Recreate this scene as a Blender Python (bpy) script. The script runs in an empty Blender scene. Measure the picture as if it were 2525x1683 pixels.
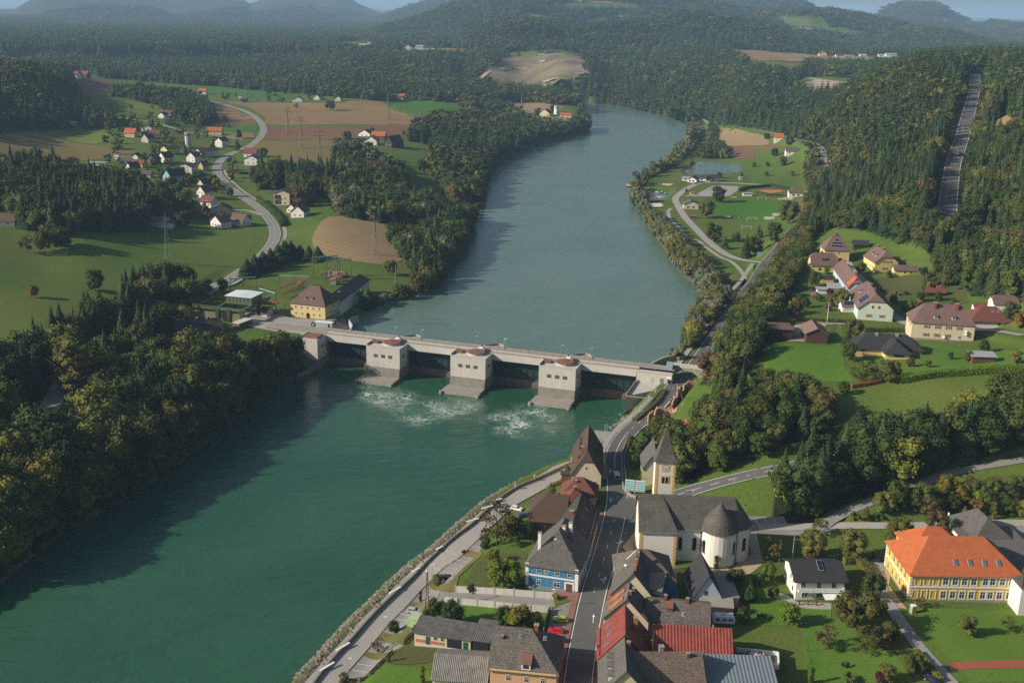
import bpy,bmesh,math,random
import numpy as np
from mathutils import Vector,Matrix
from mathutils.geometry import delaunay_2d_cdt
S=bpy.context.scene
COL=S.collection
rad=math.radians
# camera
CH=165.0;FPX=2700.0;PITCH=rad(16.72);ROLL=rad(1.0);PW,PH=2525.0,1683.0
cp,sp_=math.cos(PITCH),math.sin(PITCH)
_r0=Vector((1,0,0));_u0=Vector((0,sp_,cp));FWD=Vector((0,cp,-sp_))
RGT=_r0*math.cos(ROLL)+_u0*math.sin(ROLL);UPV=_u0*math.cos(ROLL)-_r0*math.sin(ROLL)
cam=bpy.data.cameras.new('camera');cam.sensor_width=36.0;cam.lens=FPX/PW*36.0
cam.clip_start=1.0;cam.clip_end=80000.0
co=bpy.data.objects.new('camera',cam);COL.objects.link(co)
m3=Matrix((RGT,UPV,-FWD)).transposed()
co.matrix_world=Matrix.Translation((0,0,CH))@m3.to_4x4()
S.camera=co
# sky, sun, exposure
SUN_EL=rad(27);SHX,SHY=math.cos(rad(14)),math.sin(rad(14))
W=bpy.data.worlds.new('World');S.world=W;W.use_nodes=True
wn=W.node_tree;bgn=wn.nodes['Background']
sky=wn.nodes.new('ShaderNodeTexSky');sky.sky_type='NISHITA';sky.sun_disc=False
sky.sun_elevation=SUN_EL;sky.sun_rotation=math.atan2(-SHX,-SHY);sky.altitude=400;sky.air_density=1.0;sky.dust_density=3.0;sky.ozone_density=.6
wn.links.new(sky.outputs[0],bgn.inputs[0]);bgn.inputs[1].default_value=0.066
sl=bpy.data.lights.new('sun','SUN');sl.energy=4.7;sl.angle=rad(0.53);sl.color=(1.0,0.90,0.76)
so=bpy.data.objects.new('sun',sl);COL.objects.link(so)
sd=Vector((SHX*math.cos(SUN_EL),SHY*math.cos(SUN_EL),-math.sin(SUN_EL)))
so.rotation_euler=sd.to_track_quat('-Z','Y').to_euler();so.location=(-200,-50,400)
S.view_settings.view_transform='Standard';S.view_settings.look='None';S.view_settings.gamma=1.0
S.view_settings.exposure=0.42
S.render.engine='CYCLES'
cy=S.cycles;cy.use_denoising=False;cy.max_bounces=5;cy.diffuse_bounces=2;cy.glossy_bounces=2
cy.transmission_bounces=2;cy.transparent_max_bounces=4;cy.volume_bounces=1;cy.caustics_reflective=False;cy.caustics_refractive=False
cy.use_adaptive_sampling=True;cy.adaptive_threshold=0.012
# picture frames -> ray helpers (only used to survey where things stand)
FR={'V':(0,0,.9315),'L':(0,0,2.768),'C':(840,0,2.768),'R':(1680,0,2.785),'LB':(0,550,2.768),'D':(700,640,4.278),
'E':(1200,780,4.278),'H':(1680,540,2.75),'A':(730,1340,4.128),'B':(1150,1050,4.278),'T':(1250,1340,4.278),
'K':(1500,1180,4.278),'S':(1980,1180,3.117),'G':(500,640,7.127),'M':(250,280,5.6),'Q':(1780,1560,6.36),'F':(1560,420,5.115)}
def fr(k,*pts):
 ox,oy,s=FR[k]
 return[(ox+x/s,oy+y/s)for x,y in pts]
def f1(k,x,y):return fr(k,(x,y))[0]
def raydir(px,py):
 v=FWD*FPX+RGT*(px-PW/2)-UPV*(py-PH/2)
 return v.normalized()
def atz(px,py,z):
 d=raydir(px,py);t=(z-CH)/d.z
 return Vector((d.x*t,d.y*t,z))
R3=np.array([list(RGT),list(UPV),list(FWD)])
def project(X,Y,Z):
 P=np.stack([X,Y,Z-CH],-1);q=P@R3.T
 w=np.maximum(q[...,2],1e-3)
 return PW/2+FPX*q[...,0]/w,PH/2-FPX*q[...,1]/w,q[...,2]
# noise
def _hash(ix,iy,s):
 n=(ix*374761393+iy*668265263+s*1442695041)&0xffffffff
 n=((n^(n>>13))*1274126177)&0xffffffff
 return((n^(n>>16))&0xffff)/65535.0
def vnoise(x,y,s=0):
 ix=np.floor(x).astype(np.int64);iy=np.floor(y).astype(np.int64);fx=x-ix;fy=y-iy
 fx=fx*fx*(3-2*fx);fy=fy*fy*(3-2*fy)
 a=_hash(ix,iy,s);b=_hash(ix+1,iy,s);c=_hash(ix,iy+1,s);d=_hash(ix+1,iy+1,s)
 return(a+(b-a)*fx)*(1-fy)+(c+(d-c)*fx)*fy
def fbm(x,y,o=4,s=0):
 r=0;a=.5
 for i in range(o):r=r+a*(vnoise(x,y,s+i)-.5);x=x*2.03;y=y*2.03;a*=.5
 return r*2
def smooth(t):t=np.clip(t,0,1);return t*t*(3-2*t)
# object helpers
def link(o,parent=None):
 COL.objects.link(o)
 if parent is not None:o.parent=parent
 return o
def tag(o,label=None,cat=None,group=None,kind=None):
 if label:o['label']=label
 if cat:o['category']=cat
 if group:o['group']=group
 if kind:o['kind']=kind
 return o
def empty(name,loc=(0,0,0),rz=0.0,label=None,cat=None,group=None):
 o=bpy.data.objects.new(name,None);o.location=loc;o.rotation_euler=(0,0,rz);o.empty_display_size=.5
 link(o);return tag(o,label,cat,group)
class MB:
 def __init__(s):s.v=[];s.f=[];s.m=[]
 def add(s,v,f,mi=0):
  n=len(s.v);s.v+=[tuple(p)for p in v];s.f+=[tuple(i+n for i in q)for q in f];s.m+=[mi]*len(f);return s
 def box(s,x0,x1,y0,y1,z0,z1,mi=0):
  return s.add([(x0,y0,z0),(x1,y0,z0),(x1,y1,z0),(x0,y1,z0),(x0,y0,z1),(x1,y0,z1),(x1,y1,z1),(x0,y1,z1)],
[(0,3,2,1),(4,5,6,7),(0,1,5,4),(1,2,6,5),(2,3,7,6),(3,0,4,7)],mi)
 def prism(s,poly,z0,z1,mi=0):
  n=len(poly);zt=z1 if isinstance(z1,(list,tuple))else[z1]*n;zb=z0 if isinstance(z0,(list,tuple))else[z0]*n
  a=sum(poly[i][0]*poly[(i+1)%n][1]-poly[(i+1)%n][0]*poly[i][1]for i in range(n))
  if a<0:poly=poly[::-1];zt=zt[::-1];zb=zb[::-1]
  v=[(p[0],p[1],zb[i])for i,p in enumerate(poly)]+[(p[0],p[1],zt[i])for i,p in enumerate(poly)]
  return s.add(v,[tuple(range(n))[::-1],tuple(range(n,2*n))]+[(i,(i+1)%n,n+(i+1)%n,n+i)for i in range(n)],mi)
 def tube(s,a,b,r0,r1=None,n=6,mi=0,cap=True):
  a=Vector(a);b=Vector(b);r1=r0 if r1 is None else r1;d=(b-a).normalized()
  u=d.orthogonal().normalized();w=d.cross(u);v=[]
  for k in range(n):
   t=2*math.pi*k/n;q=u*math.cos(t)+w*math.sin(t);v+=[a+q*r0,b+q*r1]
  f=[(2*k,2*((k+1)%n),2*((k+1)%n)+1,2*k+1)for k in range(n)]
  if cap:f+=[tuple(2*k for k in range(n))[::-1],tuple(2*k+1 for k in range(n))]
  return s.add(v,f,mi)
 def lathe(s,prof,n=16,c=(0,0),mi=0):
  v=[];f=[];m=len(prof)
  for k in range(n):
   t=2*math.pi*k/n
   for r,z in prof:v.append((c[0]+r*math.cos(t),c[1]+r*math.sin(t),z))
  for k in range(n):
   for i in range(m-1):f.append((k*m+i,((k+1)%n)*m+i,((k+1)%n)*m+i+1,k*m+i+1))
  if prof[-1][0]>.01:f.append(tuple(k*m+m-1 for k in range(n)))
  return s.add(v,f,mi)
 def ball(s,c,r,n=8,mi=0,sz=1.0):
  pr=[(r*math.sin(math.pi*i/5),-r*sz*math.cos(math.pi*i/5))for i in range(6)]
  return s.lathe([(a,c[2]+b)for a,b in pr],n,(c[0],c[1]),mi)
 def mesh(s,name,*mats):
  me=bpy.data.meshes.new(name);me.from_pydata(s.v,[],s.f)
  for m in mats:me.materials.append(m)
  if len(mats)>1:
   me.polygons.foreach_set('material_index',s.m)
  me.validate();me.update();return me
 def build(s,name,mats,parent=None,loc=None,rz=None):
  mats=mats if isinstance(mats,(list,tuple))else[mats]
  o=bpy.data.objects.new(name,s.mesh(name,*mats));link(o,parent)
  if loc is not None:o.location=loc
  if rz is not None:o.rotation_euler=(0,0,rz)
  return o
def inst(name,me,parent=None,loc=(0,0,0),rz=0.0,sc=None):
 o=bpy.data.objects.new(name,me);link(o,parent);o.location=loc;o.rotation_euler=(0,0,rz)
 if sc is not None:o.scale=sc if isinstance(sc,(tuple,list))else(sc,sc,sc)
 return o
def copy_tree(src,loc,rz=0.0,label=None,group=None,sc=None):
 r=src.copy();COL.objects.link(r);r.location=loc;r.rotation_euler=(0,0,rz)
 if sc is not None:r.scale=sc
 if label:r['label']=label
 if group:r['group']=group
 for ch in src.children:
  c=ch.copy();COL.objects.link(c);c.parent=r
  for g in ch.children:
   d=g.copy();COL.objects.link(d);d.parent=c
 return r
# materials
class NT:
 def __init__(s,name):
  s.m=bpy.data.materials.new(name);s.m.use_nodes=True;s.t=s.m.node_tree;s.b=s.t.nodes['Principled BSDF']
  s.b.inputs['Specular IOR Level'].default_value=.25
 def n(s,t,**kw):
  q=s.t.nodes.new(t)
  for k,v in kw.items():
   if k.startswith('i_'):
    key=k[2:].replace('_',' ');key=int(key)if key.isdigit()else key
    if hasattr(v,'links')or isinstance(v,bpy.types.NodeSocket):s.t.links.new(v,q.inputs[key])
    else:q.inputs[key].default_value=v
   else:setattr(q,k,v)
  return q
 def coord(s,kind='Object'):
  if kind=='World':return s.n('ShaderNodeNewGeometry').outputs['Position']
  return s.n('ShaderNodeTexCoord').outputs[kind]
 def noise(s,vec,scale,detail=3,rough=.55,dist=0):
  q=s.n('ShaderNodeTexNoise');s.t.links.new(vec,q.inputs['Vector'])
  q.inputs['Scale'].default_value=scale;q.inputs['Detail'].default_value=detail;q.inputs['Roughness'].default_value=rough;q.inputs['Distortion'].default_value=dist
  return q.outputs['Fac']
 def ramp(s,fac,*stops):
  q=s.n('ShaderNodeValToRGB');e=q.color_ramp.elements
  while len(e)<len(stops):e.new(.5)
  for i,(p,c)in enumerate(stops):e[i].position=p;e[i].color=c if len(c)==4 else(*c,1)
  s.t.links.new(fac,q.inputs[0]);return q.outputs[0]
 def mix(s,fac,a,b,mode='MIX'):
  q=s.n('ShaderNodeMix',data_type='RGBA',blend_type=mode)
  for sock,v in((q.inputs[0],fac),(q.inputs[6],a),(q.inputs[7],b)):
   if isinstance(v,bpy.types.NodeSocket):s.t.links.new(v,sock)
   elif isinstance(v,(int,float)):sock.default_value=v
   else:sock.default_value=(*v,1)if len(v)==3 else v
  return q.outputs[2]
 def math(s,op,a,b=0.0,clamp=False):
  q=s.n('ShaderNodeMath',operation=op,use_clamp=clamp)
  for i,v in enumerate((a,b)):
   if isinstance(v,bpy.types.NodeSocket):s.t.links.new(v,q.inputs[i])
   else:q.inputs[i].default_value=v
  return q.outputs[0]
 def sep(s,vec):
  q=s.n('ShaderNodeSeparateXYZ');s.t.links.new(vec,q.inputs[0]);return q.outputs
 def bump(s,h,strength=.4,dist=.1):
  q=s.n('ShaderNodeBump');s.t.links.new(h,q.inputs['Height']);q.inputs['Strength'].default_value=strength;q.inputs['Distance'].default_value=dist
  s.t.links.new(q.outputs[0],s.b.inputs['Normal'])
 def col(s,c):
  if isinstance(c,bpy.types.NodeSocket):s.t.links.new(c,s.b.inputs['Base Color'])
  else:s.b.inputs['Base Color'].default_value=(*c,1)
 def rough(s,r):s.b.inputs['Roughness'].default_value=r
def mul(c,k):return tuple(min(1,x*k)for x in c)
MATS={}
def mottled(name,c,amt=.35,scale=1.0,rough=.85,bump=0.0,coord='Object',c2=None,fine=8.0):
 if name in MATS:return MATS[name]
 t=NT(name);v=t.coord(coord);n1=t.noise(v,scale,4);n2=t.noise(v,scale*fine,3)
 c2=c2 or mul(c,1-amt)
 a=t.ramp(n1,(.3,c2),(.7,mul(c,1+amt*.4)));a2=t.mix(.5,a,t.ramp(n2,(.3,mul(c,1-amt)),(.7,mul(c,1+amt*.5))))
 t.col(a2);t.rough(rough)
 if bump:t.bump(n2,bump,.08)
 MATS[name]=t.m;return t.m
def plaster(name,c,stain=.18):return mottled(name,c,stain,.35,.9,.15)
def rooftile(name,c,c2=None,pitch=.35,amt=.4,axis=2):
 """courses of tiles: rows follow the object's height, joints staggered along the eaves"""
 if name in MATS:return MATS[name]
 t=NT(name);v=t.coord('Object');x,y,z=t.sep(v)[:3]
 n1=t.noise(v,.35,4);n2=t.noise(v,2.2,5,.75)
 base=t.mix(.55,t.ramp(n1,(.3,c2 or mul(c,1-amt)),(.68,mul(c,1+amt*.3))),t.ramp(n2,(.36,mul(c,max(.25,1-amt*1.5))),(.5,c),(.62,mul(c,1+amt*1.5))))
 row=t.math('FRACT',t.math('MULTIPLY',z,1/pitch));k=t.math('FRACT',t.math('MULTIPLY',t.math('ADD',x,y),1/(pitch*1.1)))
 j=t.math('MAXIMUM',t.math('GREATER_THAN',row,.86),t.math('GREATER_THAN',k,.9))
 t.col(t.mix(t.math('MULTIPLY',j,.45),base,mul(c,.35)));t.rough(.85)
 t.bump(t.math('ADD',row,t.math('MULTIPLY',n2,.6)),.5,.05);MATS[name]=t.m;return t.m
def corrugated(name,c,pitch=.5,axis='X',amt=.25,rough=.5,metal=0.0):
 if name in MATS:return MATS[name]
 t=NT(name);v=t.coord('Object');s3=t.sep(v);q=s3[{'X':0,'Y':1,'Z':2}[axis]]
 w=t.math('SINE',t.math('MULTIPLY',q,2*math.pi/pitch));n1=t.noise(v,.5,4)
 base=t.ramp(n1,(.3,mul(c,1-amt)),(.7,mul(c,1+amt*.4)))
 t.col(t.mix(t.math('MULTIPLY',t.math('GREATER_THAN',w,.6),.3),base,mul(c,.5)));t.rough(rough);t.b.inputs['Metallic'].default_value=metal
 t.bump(w,.6,.08);MATS[name]=t.m;return t.m
def plain(name,c,rough=.6,metal=0.0):
 if name in MATS:return MATS[name]
 t=NT(name);n=t.noise(t.coord('Object'),2.0,3);t.col(t.ramp(n,(.3,mul(c,.85)),(.7,mul(c,1.08))));t.rough(rough);t.b.inputs['Metallic'].default_value=metal
 MATS[name]=t.m;return t.m
GLASS=NT('window_glass');GLASS.col((.03,.035,.04));GLASS.rough(.12);GLASS.b.inputs['Specular IOR Level'].default_value=.6;GLASS=GLASS.m
# TERRAIN
LOWZ,UPZ=0.0,10.0
LOWER_PX=[(826,885),(740,925),(640,985),(500,1100),(350,1210),(150,1320),(0,1440),(-200,1600),(-300,1900),(600,1900),(735,1700),(800,1640),
(905,1530),(1010,1440),(1090,1350),(1170,1270),(1225,1215),(1280,1190),(1370,1160),(1440,1125),(1480,1090),(1515,1050),(1552,1000),(1556,960)]
UPPER_PX=[(812,822),(870,800),(905,768),(960,748),(1010,738),(1075,710),(1115,660),(1150,600),(1175,545),(1195,500),(1190,460),(1230,405),(1310,362),
(1400,338),(1455,325),(1462,300),(1440,280),(1400,262),(1370,254),(1400,248),(1490,257),(1560,270),(1640,285),(1690,308),(1700,335),
(1670,368),(1640,400),(1570,448),(1553,480),(1585,540),(1625,600),(1672,670),(1722,715),(1735,740),(1700,790),(1678,850),(1660,880),(1590,912)]
lower_w=[atz(x,y,LOWZ).xy[:]for x,y in LOWER_PX];upper_w=[atz(x,y,UPZ).xy[:]for x,y in UPPER_PX]
_dA=atz(903,851.5,15);_dB=atz(1420,911.4,15);_DU=(_dB-_dA).normalized();_DV=Vector((-_DU.y,_DU.x,0))
def _dw(u,v):return(_dA.x+_DU.x*u+_DV.x*v,_dA.y+_DU.y*u+_DV.y*v)
lower_w[0]=_dw(-25.6,13.5);lower_w[-1]=_dw(126.8,13.5);lower_w[-2]=_dw(126.5,-14);upper_w[0]=_dw(-26,18);upper_w[-1]=_dw(129,18)
POND_PX=fr('R',(20,1175),(90,1140),(120,1110),(250,1110),(370,1120),(410,1150),(400,1180),(330,1190),(250,1195),(150,1210),(60,1205))
MARINA_PX=fr('F',(115,262),(480,275),(460,310),(400,350),(350,382),(250,390),(130,362),(50,350),(125,340))
POND_Z=11.2
pond_w=[atz(x,y,POND_Z).xy[:]for x,y in POND_PX];marina_w=[atz(x,y,UPZ+.3).xy[:]for x,y in MARINA_PX]
CTRL="""300 1130 8;500 1000 10;100 1300 6;640 920 12;-50 1350 8;155 944 16;108 1030 15;750 790 14;640 800 14;700 740 13.6;600 700 13.5;850 690 13;950 700 12;530 800 14;450 830 13
520 720 15;640 640 17;690 570 20;640 480 24;560 420 27;545 390 28;620 340 30;650 310 30;600 260 32;500 245 33
300 650 23;100 650 27;0 700 28;0 600 33;200 580 31;400 600 22;-400 600 36;-400 800 26;450 680 18;100 800 23;0 900 20;250 760 20;380 740 17;50 1000 17;-50 1100 14;-100 900 20
380 520 27;450 450 30;350 400 34;450 350 33;300 330 38;500 330 31;200 560 32;200 450 38;0 450 44;0 550 36;-100 600 36;-100 400 45
0 370 42;100 330 41;150 290 44;250 250 45;0 300 50;0 240 66;0 170 88;100 205 76;200 265 48;150 180 68;300 270 43;400 260 40;-150 200 90;-150 300 58
300 180 38;500 200 36;400 150 36;600 130 40;300 110 34;0 100 34;700 100 42;150 130 40
700 270 31;900 260 31;800 340 30;900 400 27;800 420 28;950 360 28;1050 300 27;700 400 28;900 560 22;1000 600 16;800 560 24;820 470 25;1000 480 20;900 650 16;750 640 16;1080 560 14
1200 350 20;1350 290 18;1300 260 20;1150 240 30;1100 420 17;1150 500 13;800 220 36;1200 215 30;1440 300 15;1000 220 34
1640 430 13;1700 500 12.5;1800 560 12.5;1750 620 12.5;1884 649 14;1825 730 14;1771 816 13.5;1723 891 11;1690 925 10.3;1650 965 10.2;1589 1031 10.5;1530 1084 10.2;1524 1213 10;1480 1400 10;1440 1683 10.5;1600 520 12.5;1640 600 12.5;1580 460 12.5
1750 480 12.5;1900 480 13;1850 400 13;1800 330 14;1750 290 14;1950 420 18;1700 400 12.3;1600 440 12.2;1700 560 12.5;1860 560 13.5;1720 850 13
1400 1170 6.5;1300 1220 6;1180 1330 6;1050 1480 6;850 1683 6;1200 1420 7.2;1110 1500 7;1200 1560 8;1250 1450 8.5;1000 1683 7.5;1330 1683 9.5;1100 1620 7.5;1330 1330 9;1430 1180 8.5
1700 1350 12;1850 1300 12;1800 1250 12.5;1700 1210 12.5;1620 1200 11.5;1800 1190 16;1900 1160 20;1950 1280 13;2100 1250 16;2300 1200 20;2500 1130 26;2525 1300 16;2250 1450 13.5;2450 1600 12.5;2050 1500 12;1900 1550 11;2300 1683 12;1700 1550 10.5;1580 1400 10.5;1600 1683 10.5
1900 1020 27;2100 1000 30;2300 950 36;2500 900 40;1750 1080 20;1700 1000 18;2200 1080 26;2400 1050 32;2525 1050 34;1640 1080 15;1600 1130 13;1750 970 21;1800 930 26;1680 960 15
1900 880 31;2050 850 32;2300 850 34;2525 850 38;2000 750 32;2100 700 33;2300 700 36;2500 750 40;2050 650 33;2200 650 36;2400 640 42;2525 700 46
1800 880 23;1850 800 23;1920 700 25;1960 620 26;1980 560 27;1830 860 27;1880 780 30;1960 680 31
2100 590 40;2200 560 48;2350 560 55;2340 440 62;2370 340 75;2400 235 92;2500 400 74;2525 520 68;2200 450 52;2050 480 32;2010 420 20;2045 440 28;2150 350 62;2250 300 78;2050 350 40;2000 300 42;2450 190 108;2525 185 110;2500 300 93;2450 250 102;2350 165 112;2183 211 96;2129 239 85;2075 264 74;2039 289 65;2254 182 109;2525 160 114;2700 400 90;2700 200 112;2050 330 44
1800 150 75;2000 150 75;1900 200 64;1800 230 45;1950 240 42;1750 260 22;2000 200 60;1700 180 60
1300 215 20;1350 142 72;1200 148 70;1450 155 65;1550 200 40;1600 250 16;1500 240 15;1100 128 75;1300 133 76;1150 200 28;1700 240 26;900 140 62
2150 130 76;2100 190 66;2050 200 62;2150 160 72;2700 1000 40;2700 1500 14;-300 1100 20;2700 700 60""".replace('\n',';')
cx,cyy,cz=[],[],[]
for q in CTRL.split(';'):
 a,b,c=map(float,q.split());p=atz(a,b,c);cx.append(p.x);cyy.append(p.y);cz.append(c)
for x,y,z in((-2000,6000,30),(-400,6000,36),(2500,6000,70),(-5000,9000,30),(0,12000,40),(4000,9000,70),(-9000,20000,40),(9000,20000,60),(0,25000,60),(900,2600,75),(1500,2800,75),
(-700,1500,42),(-1000,2200,36),(-600,1900,40),(0,3300,60),(-60,100,2),(200,60,10),(-400,100,30)):
 cx.append(x);cyy.append(y);cz.append(z)
cx=np.array(cx);cyy=np.array(cyy);cz=np.array(cz)
def mapc(x,y):
 r=np.sqrt(x*x+y*y)+1;return FPX*np.arctan2(x,y),FPX*CH/r
CU,CV=mapc(cx,cyy)
_c2=35.0**2
def _phi(U,Vv):return np.sqrt((U[:,None]-CU)**2+((Vv[:,None]-CV)*1.5)**2+_c2)/100
_n=len(cz);_A=np.zeros((_n+1,_n+1));_A[:_n,:_n]=_phi(CU,CV)-.06*np.eye(_n);_A[_n,:_n]=1;_A[:_n,_n]=1
_w=np.linalg.solve(_A,np.append(cz,0))
def sdist(X,Y,poly,chunk=40000):
 """signed distance to a polygon, negative inside"""
 P=np.array(poly);Q=np.roll(P,-1,0);out=np.empty(X.shape)
 for i in range(0,X.size,chunk):
  x=X[i:i+chunk,None];y=Y[i:i+chunk,None]
  dx=Q[:,0]-P[:,0];dy=Q[:,1]-P[:,1];L=dx*dx+dy*dy+1e-9
  t=np.clip(((x-P[:,0])*dx+(y-P[:,1])*dy)/L,0,1)
  d=np.sqrt(((x-P[:,0]-t*dx)**2+(y-P[:,1]-t*dy)**2).min(1))
  c=((P[:,1]>y)!=(Q[:,1]>y))&(x<dx*(y-P[:,1])/(dy+1e-12)+P[:,0])
  out[i:i+chunk]=np.where(c.sum(1)%2==1,-d,d)
 return out
RIDGES=[
(2900,2450,40,fr('L',(1500,440),(1620,400),(1700,365),(1830,335),(2150,318),(2353,312))+fr('C',(200,335),(330,350))),
(4300,3800,32,fr('L',(-200,290),(200,282),(500,275),(800,300),(1100,305),(1400,320))),
(3300,2750,70,fr('C',(620,350),(700,335),(800,262),(940,160),(1060,118),(1200,105),(1450,122),(1700,155),(2000,120),(2353,62))+fr('R',(200,85),(400,108),(600,140),(700,195),(900,240),(1100,300),(1200,360))),
(4600,3500,70,fr('C',(-60,290),(120,235),(300,160),(500,110),(640,55),(780,0),(1000,-50),(1200,-60),(1500,-45),(2080,-30),(2353,-25))+fr('R',(100,-25),(300,10),(500,60),(700,52),(890,42),(1050,50),(1250,80),(1400,115),(1600,165),(1900,210),(2150,280),(2353,345))),
(6200,5200,70,fr('R',(-200,-30),(300,-25),(700,-12),(850,5),(890,35),(960,70),(1100,120))),
(7600,6300,80,fr('R',(1240,120),(1340,95),(1400,50),(1480,12),(1560,2),(1700,2),(1780,12),(1840,62),(1900,97),(1980,127),(2100,125),(2353,150),(2600,190))),
(9000,5300,40,fr('C',(-100,240),(60,190),(200,110),(330,66),(400,48),(520,12),(600,-8),(760,-10),(900,-25),(1200,10))),
(11500,5200,30,fr('L',(-200,60),(0,52),(100,50),(150,22),(200,2),(300,-60),(900,-110),(1400,-60),(1650,-5),(1710,32),(1760,12),(1830,-5),(2100,-30),(2353,-12))+fr('C',(80,2),(150,32),(230,62),(420,110))),
(21000,17000,60,[(300,20),(700,10),(850,8),(950,22),(1050,12),(1500,20),(2100,30),(2300,40),(2600,46)]),
]
ridge_tab=[]
for D,D0,zf,pts in RIDGES:
 az=[];el=[]
 for px,py in pts:
  d=raydir(px,py);az.append(math.atan2(d.x,d.y));el.append(d.z/math.hypot(d.x,d.y))
 ridge_tab.append((D,D0,zf,np.array(az),np.array(el)))
def base_h(X,Y,chunk=40000):
 sh=X.shape;X=X.ravel();Y=Y.ravel();U,Vv=mapc(X,Y);h=np.empty(X.size)
 for i in range(0,X.size,chunk):
  h[i:i+chunk]=_phi(U[i:i+chunk],Vv[i:i+chunk])@_w[:_n]+_w[_n]
 h=np.clip(h,1.5,135)
 R=np.hypot(X,Y);A=np.arctan2(X,Y)
 h+=fbm(X/90,Y/90,3,7)*np.clip((R-500)/1500,0,1)*7*np.clip((h-14)/30,0,1)
 for k,(D,D0,zf,az,el)in enumerate(ridge_tab):
  wob=1+.05*fbm(A*14,A*0+k,3,50+k)
  Dw=D*wob;zr=CH+Dw*np.interp(A,az,el)-17
  edge=smooth((A-az[0]+.03)/.05)*smooth((az[-1]+.03-A)/.05)
  t=(R-D0*wob)/(Dw-D0*wob);up=smooth(t);dn=1-.6*smooth((R-Dw)/(Dw-D0*wob))
  rel=(zr-zf)*.6*fbm(X/(D*.075),Y/(D*.075),4,90+k)*np.clip(4*t*(1-t),0,1)
  hr=zf+(zr-zf)*edge*np.where(t<1,up,dn)+rel*edge
  h=np.maximum(h,np.where(t>0,hr,-99))
 sl=sdist(X,Y,lower_w);su=sdist(X,Y,upper_w)
 for sgn,wl,bw,dep in((sl,LOWZ,9.0,4.0),(su,UPZ,7.0,4.0)):
  b=np.maximum(h,wl+1.6);hh=wl-.25+(b-wl+.25)*np.clip(sgn/bw,0,1)**.8
  h=np.where(sgn<0,wl-.25-np.minimum(dep,-sgn*.5),np.where(sgn<bw,hh,h))
 for pw,wl in((pond_w,POND_Z),(marina_w,UPZ+.3)):
  near=(X>60)&(X<420)&(Y>600)&(Y<1500);idx=np.nonzero(near)[0]
  s=sdist(X[idx],Y[idx],pw);b=np.maximum(h[idx],wl+.8)
  h[idx]=np.where(s<0,wl-.2-np.minimum(1.5,-s*.4),np.where(s<5,wl-.2+(b-wl+.2)*np.clip(s/5,0,1),h[idx]))
 du=(X-_dA.x)*_DU.x+(Y-_dA.y)*_DU.y;dv=(X-_dA.x)*_DV.x+(Y-_dA.y)*_DV.y
 h=np.where((du>-25)&(du<126)&(dv>-3)&(dv<27),-4.0,h);h=np.where((du>-50)&(du<-33)&(dv>9)&(dv<40)&(su>1),14.2,h)
 return h.reshape(sh)
azs=np.concatenate([np.linspace(-80,-32,40)[:-1],np.linspace(-32,32,430),np.linspace(32,80,40)[1:]])*math.pi/180
vs=np.concatenate([np.arange(FPX*CH/105,165,-4.0),np.arange(165,60,-1.3),np.arange(60,15.5,-.45)])
rs=FPX*CH/vs
GA,GR=np.meshgrid(azs,rs,indexing='ij');GX=GR*np.sin(GA);GY=GR*np.cos(GA)
GZ=base_h(GX,GY)
def hz(X,Y):
 X=np.asarray(X,float);Y=np.asarray(Y,float)
 A=np.arctan2(X,Y);R=np.hypot(X,Y)
 i=np.clip(np.searchsorted(azs,A)-1,0,len(azs)-2);j=np.clip(np.searchsorted(rs,R)-1,0,len(rs)-2)
 fa=np.clip((A-azs[i])/(azs[i+1]-azs[i]),0,1);fb=np.clip((R-rs[j])/(rs[j+1]-rs[j]),0,1)
 return(GZ[i,j]*(1-fa)+GZ[i+1,j]*fa)*(1-fb)+(GZ[i,j+1]*(1-fa)+GZ[i+1,j+1]*fa)*fb
def P(px,py,rmax=25000):
 """the point of the ground seen at a pixel of the photograph"""
 d=raydir(px,py);hh=math.hypot(d.x,d.y);g=rs[(rs>120)&(rs<rmax)]
 x=d.x/hh*g;y=d.y/hh*g;z=CH+d.z/hh*g;g0=z-hz(x,y)
 k=np.nonzero(g0<0)[0]
 if len(k)==0:return Vector((x[-1],y[-1],float(hz(x[-1],y[-1]))))
 k=max(int(k[0]),1);t=g0[k-1]/(g0[k-1]-g0[k]+1e-9);r=g[k-1]+(g[k]-g[k-1])*t
 X=d.x/hh*r;Y=d.y/hh*r;return Vector((X,Y,float(hz(X,Y))))
def catmull(pts,n=6):
 out=[];p=[pts[0]]+list(pts)+[pts[-1]]
 for i in range(1,len(p)-2):
  for k in range(n):
   t=k/n;a,b,c,d=[np.array(q)for q in p[i-1:i+3]]
   out.append(.5*(2*b+(c-a)*t+(2*a-5*b+4*c-d)*t*t+(3*b-3*c+d-a)*t**3))
 out.append(np.array(p[-2]));return np.array(out)
def rd(pts,n=6):
 w=[P(x,y)for x,y in pts];c=catmull([(q.x,q.y)for q in w],n)
 keep=[0]
 for i in range(1,len(c)):
  if np.hypot(*(c[i]-c[keep[-1]]))>1.5:keep.append(i)
 return c[keep]
ROADS={}
ROADS['left']=rd(fr('L',(1330,672),(1400,682),(1480,700),(1600,733),(1700,772),(1765,822),(1800,880),(1775,940),(1700,1000),(1600,1040),(1520,1085),(1483,1135),(1490,1190),(1540,1250),(1620,1320),(1720,1385),(1790,1440),(1850,1510))+
fr('LB',(1868,20),(1878,80),(1850,150),(1780,230),(1700,295),(1620,345),(1530,405),(1380,460))+fr('LB',(900,760),(600,960),(430,1090),(370,1200),(290,1330),(150,1480),(0,1640)))
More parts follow.
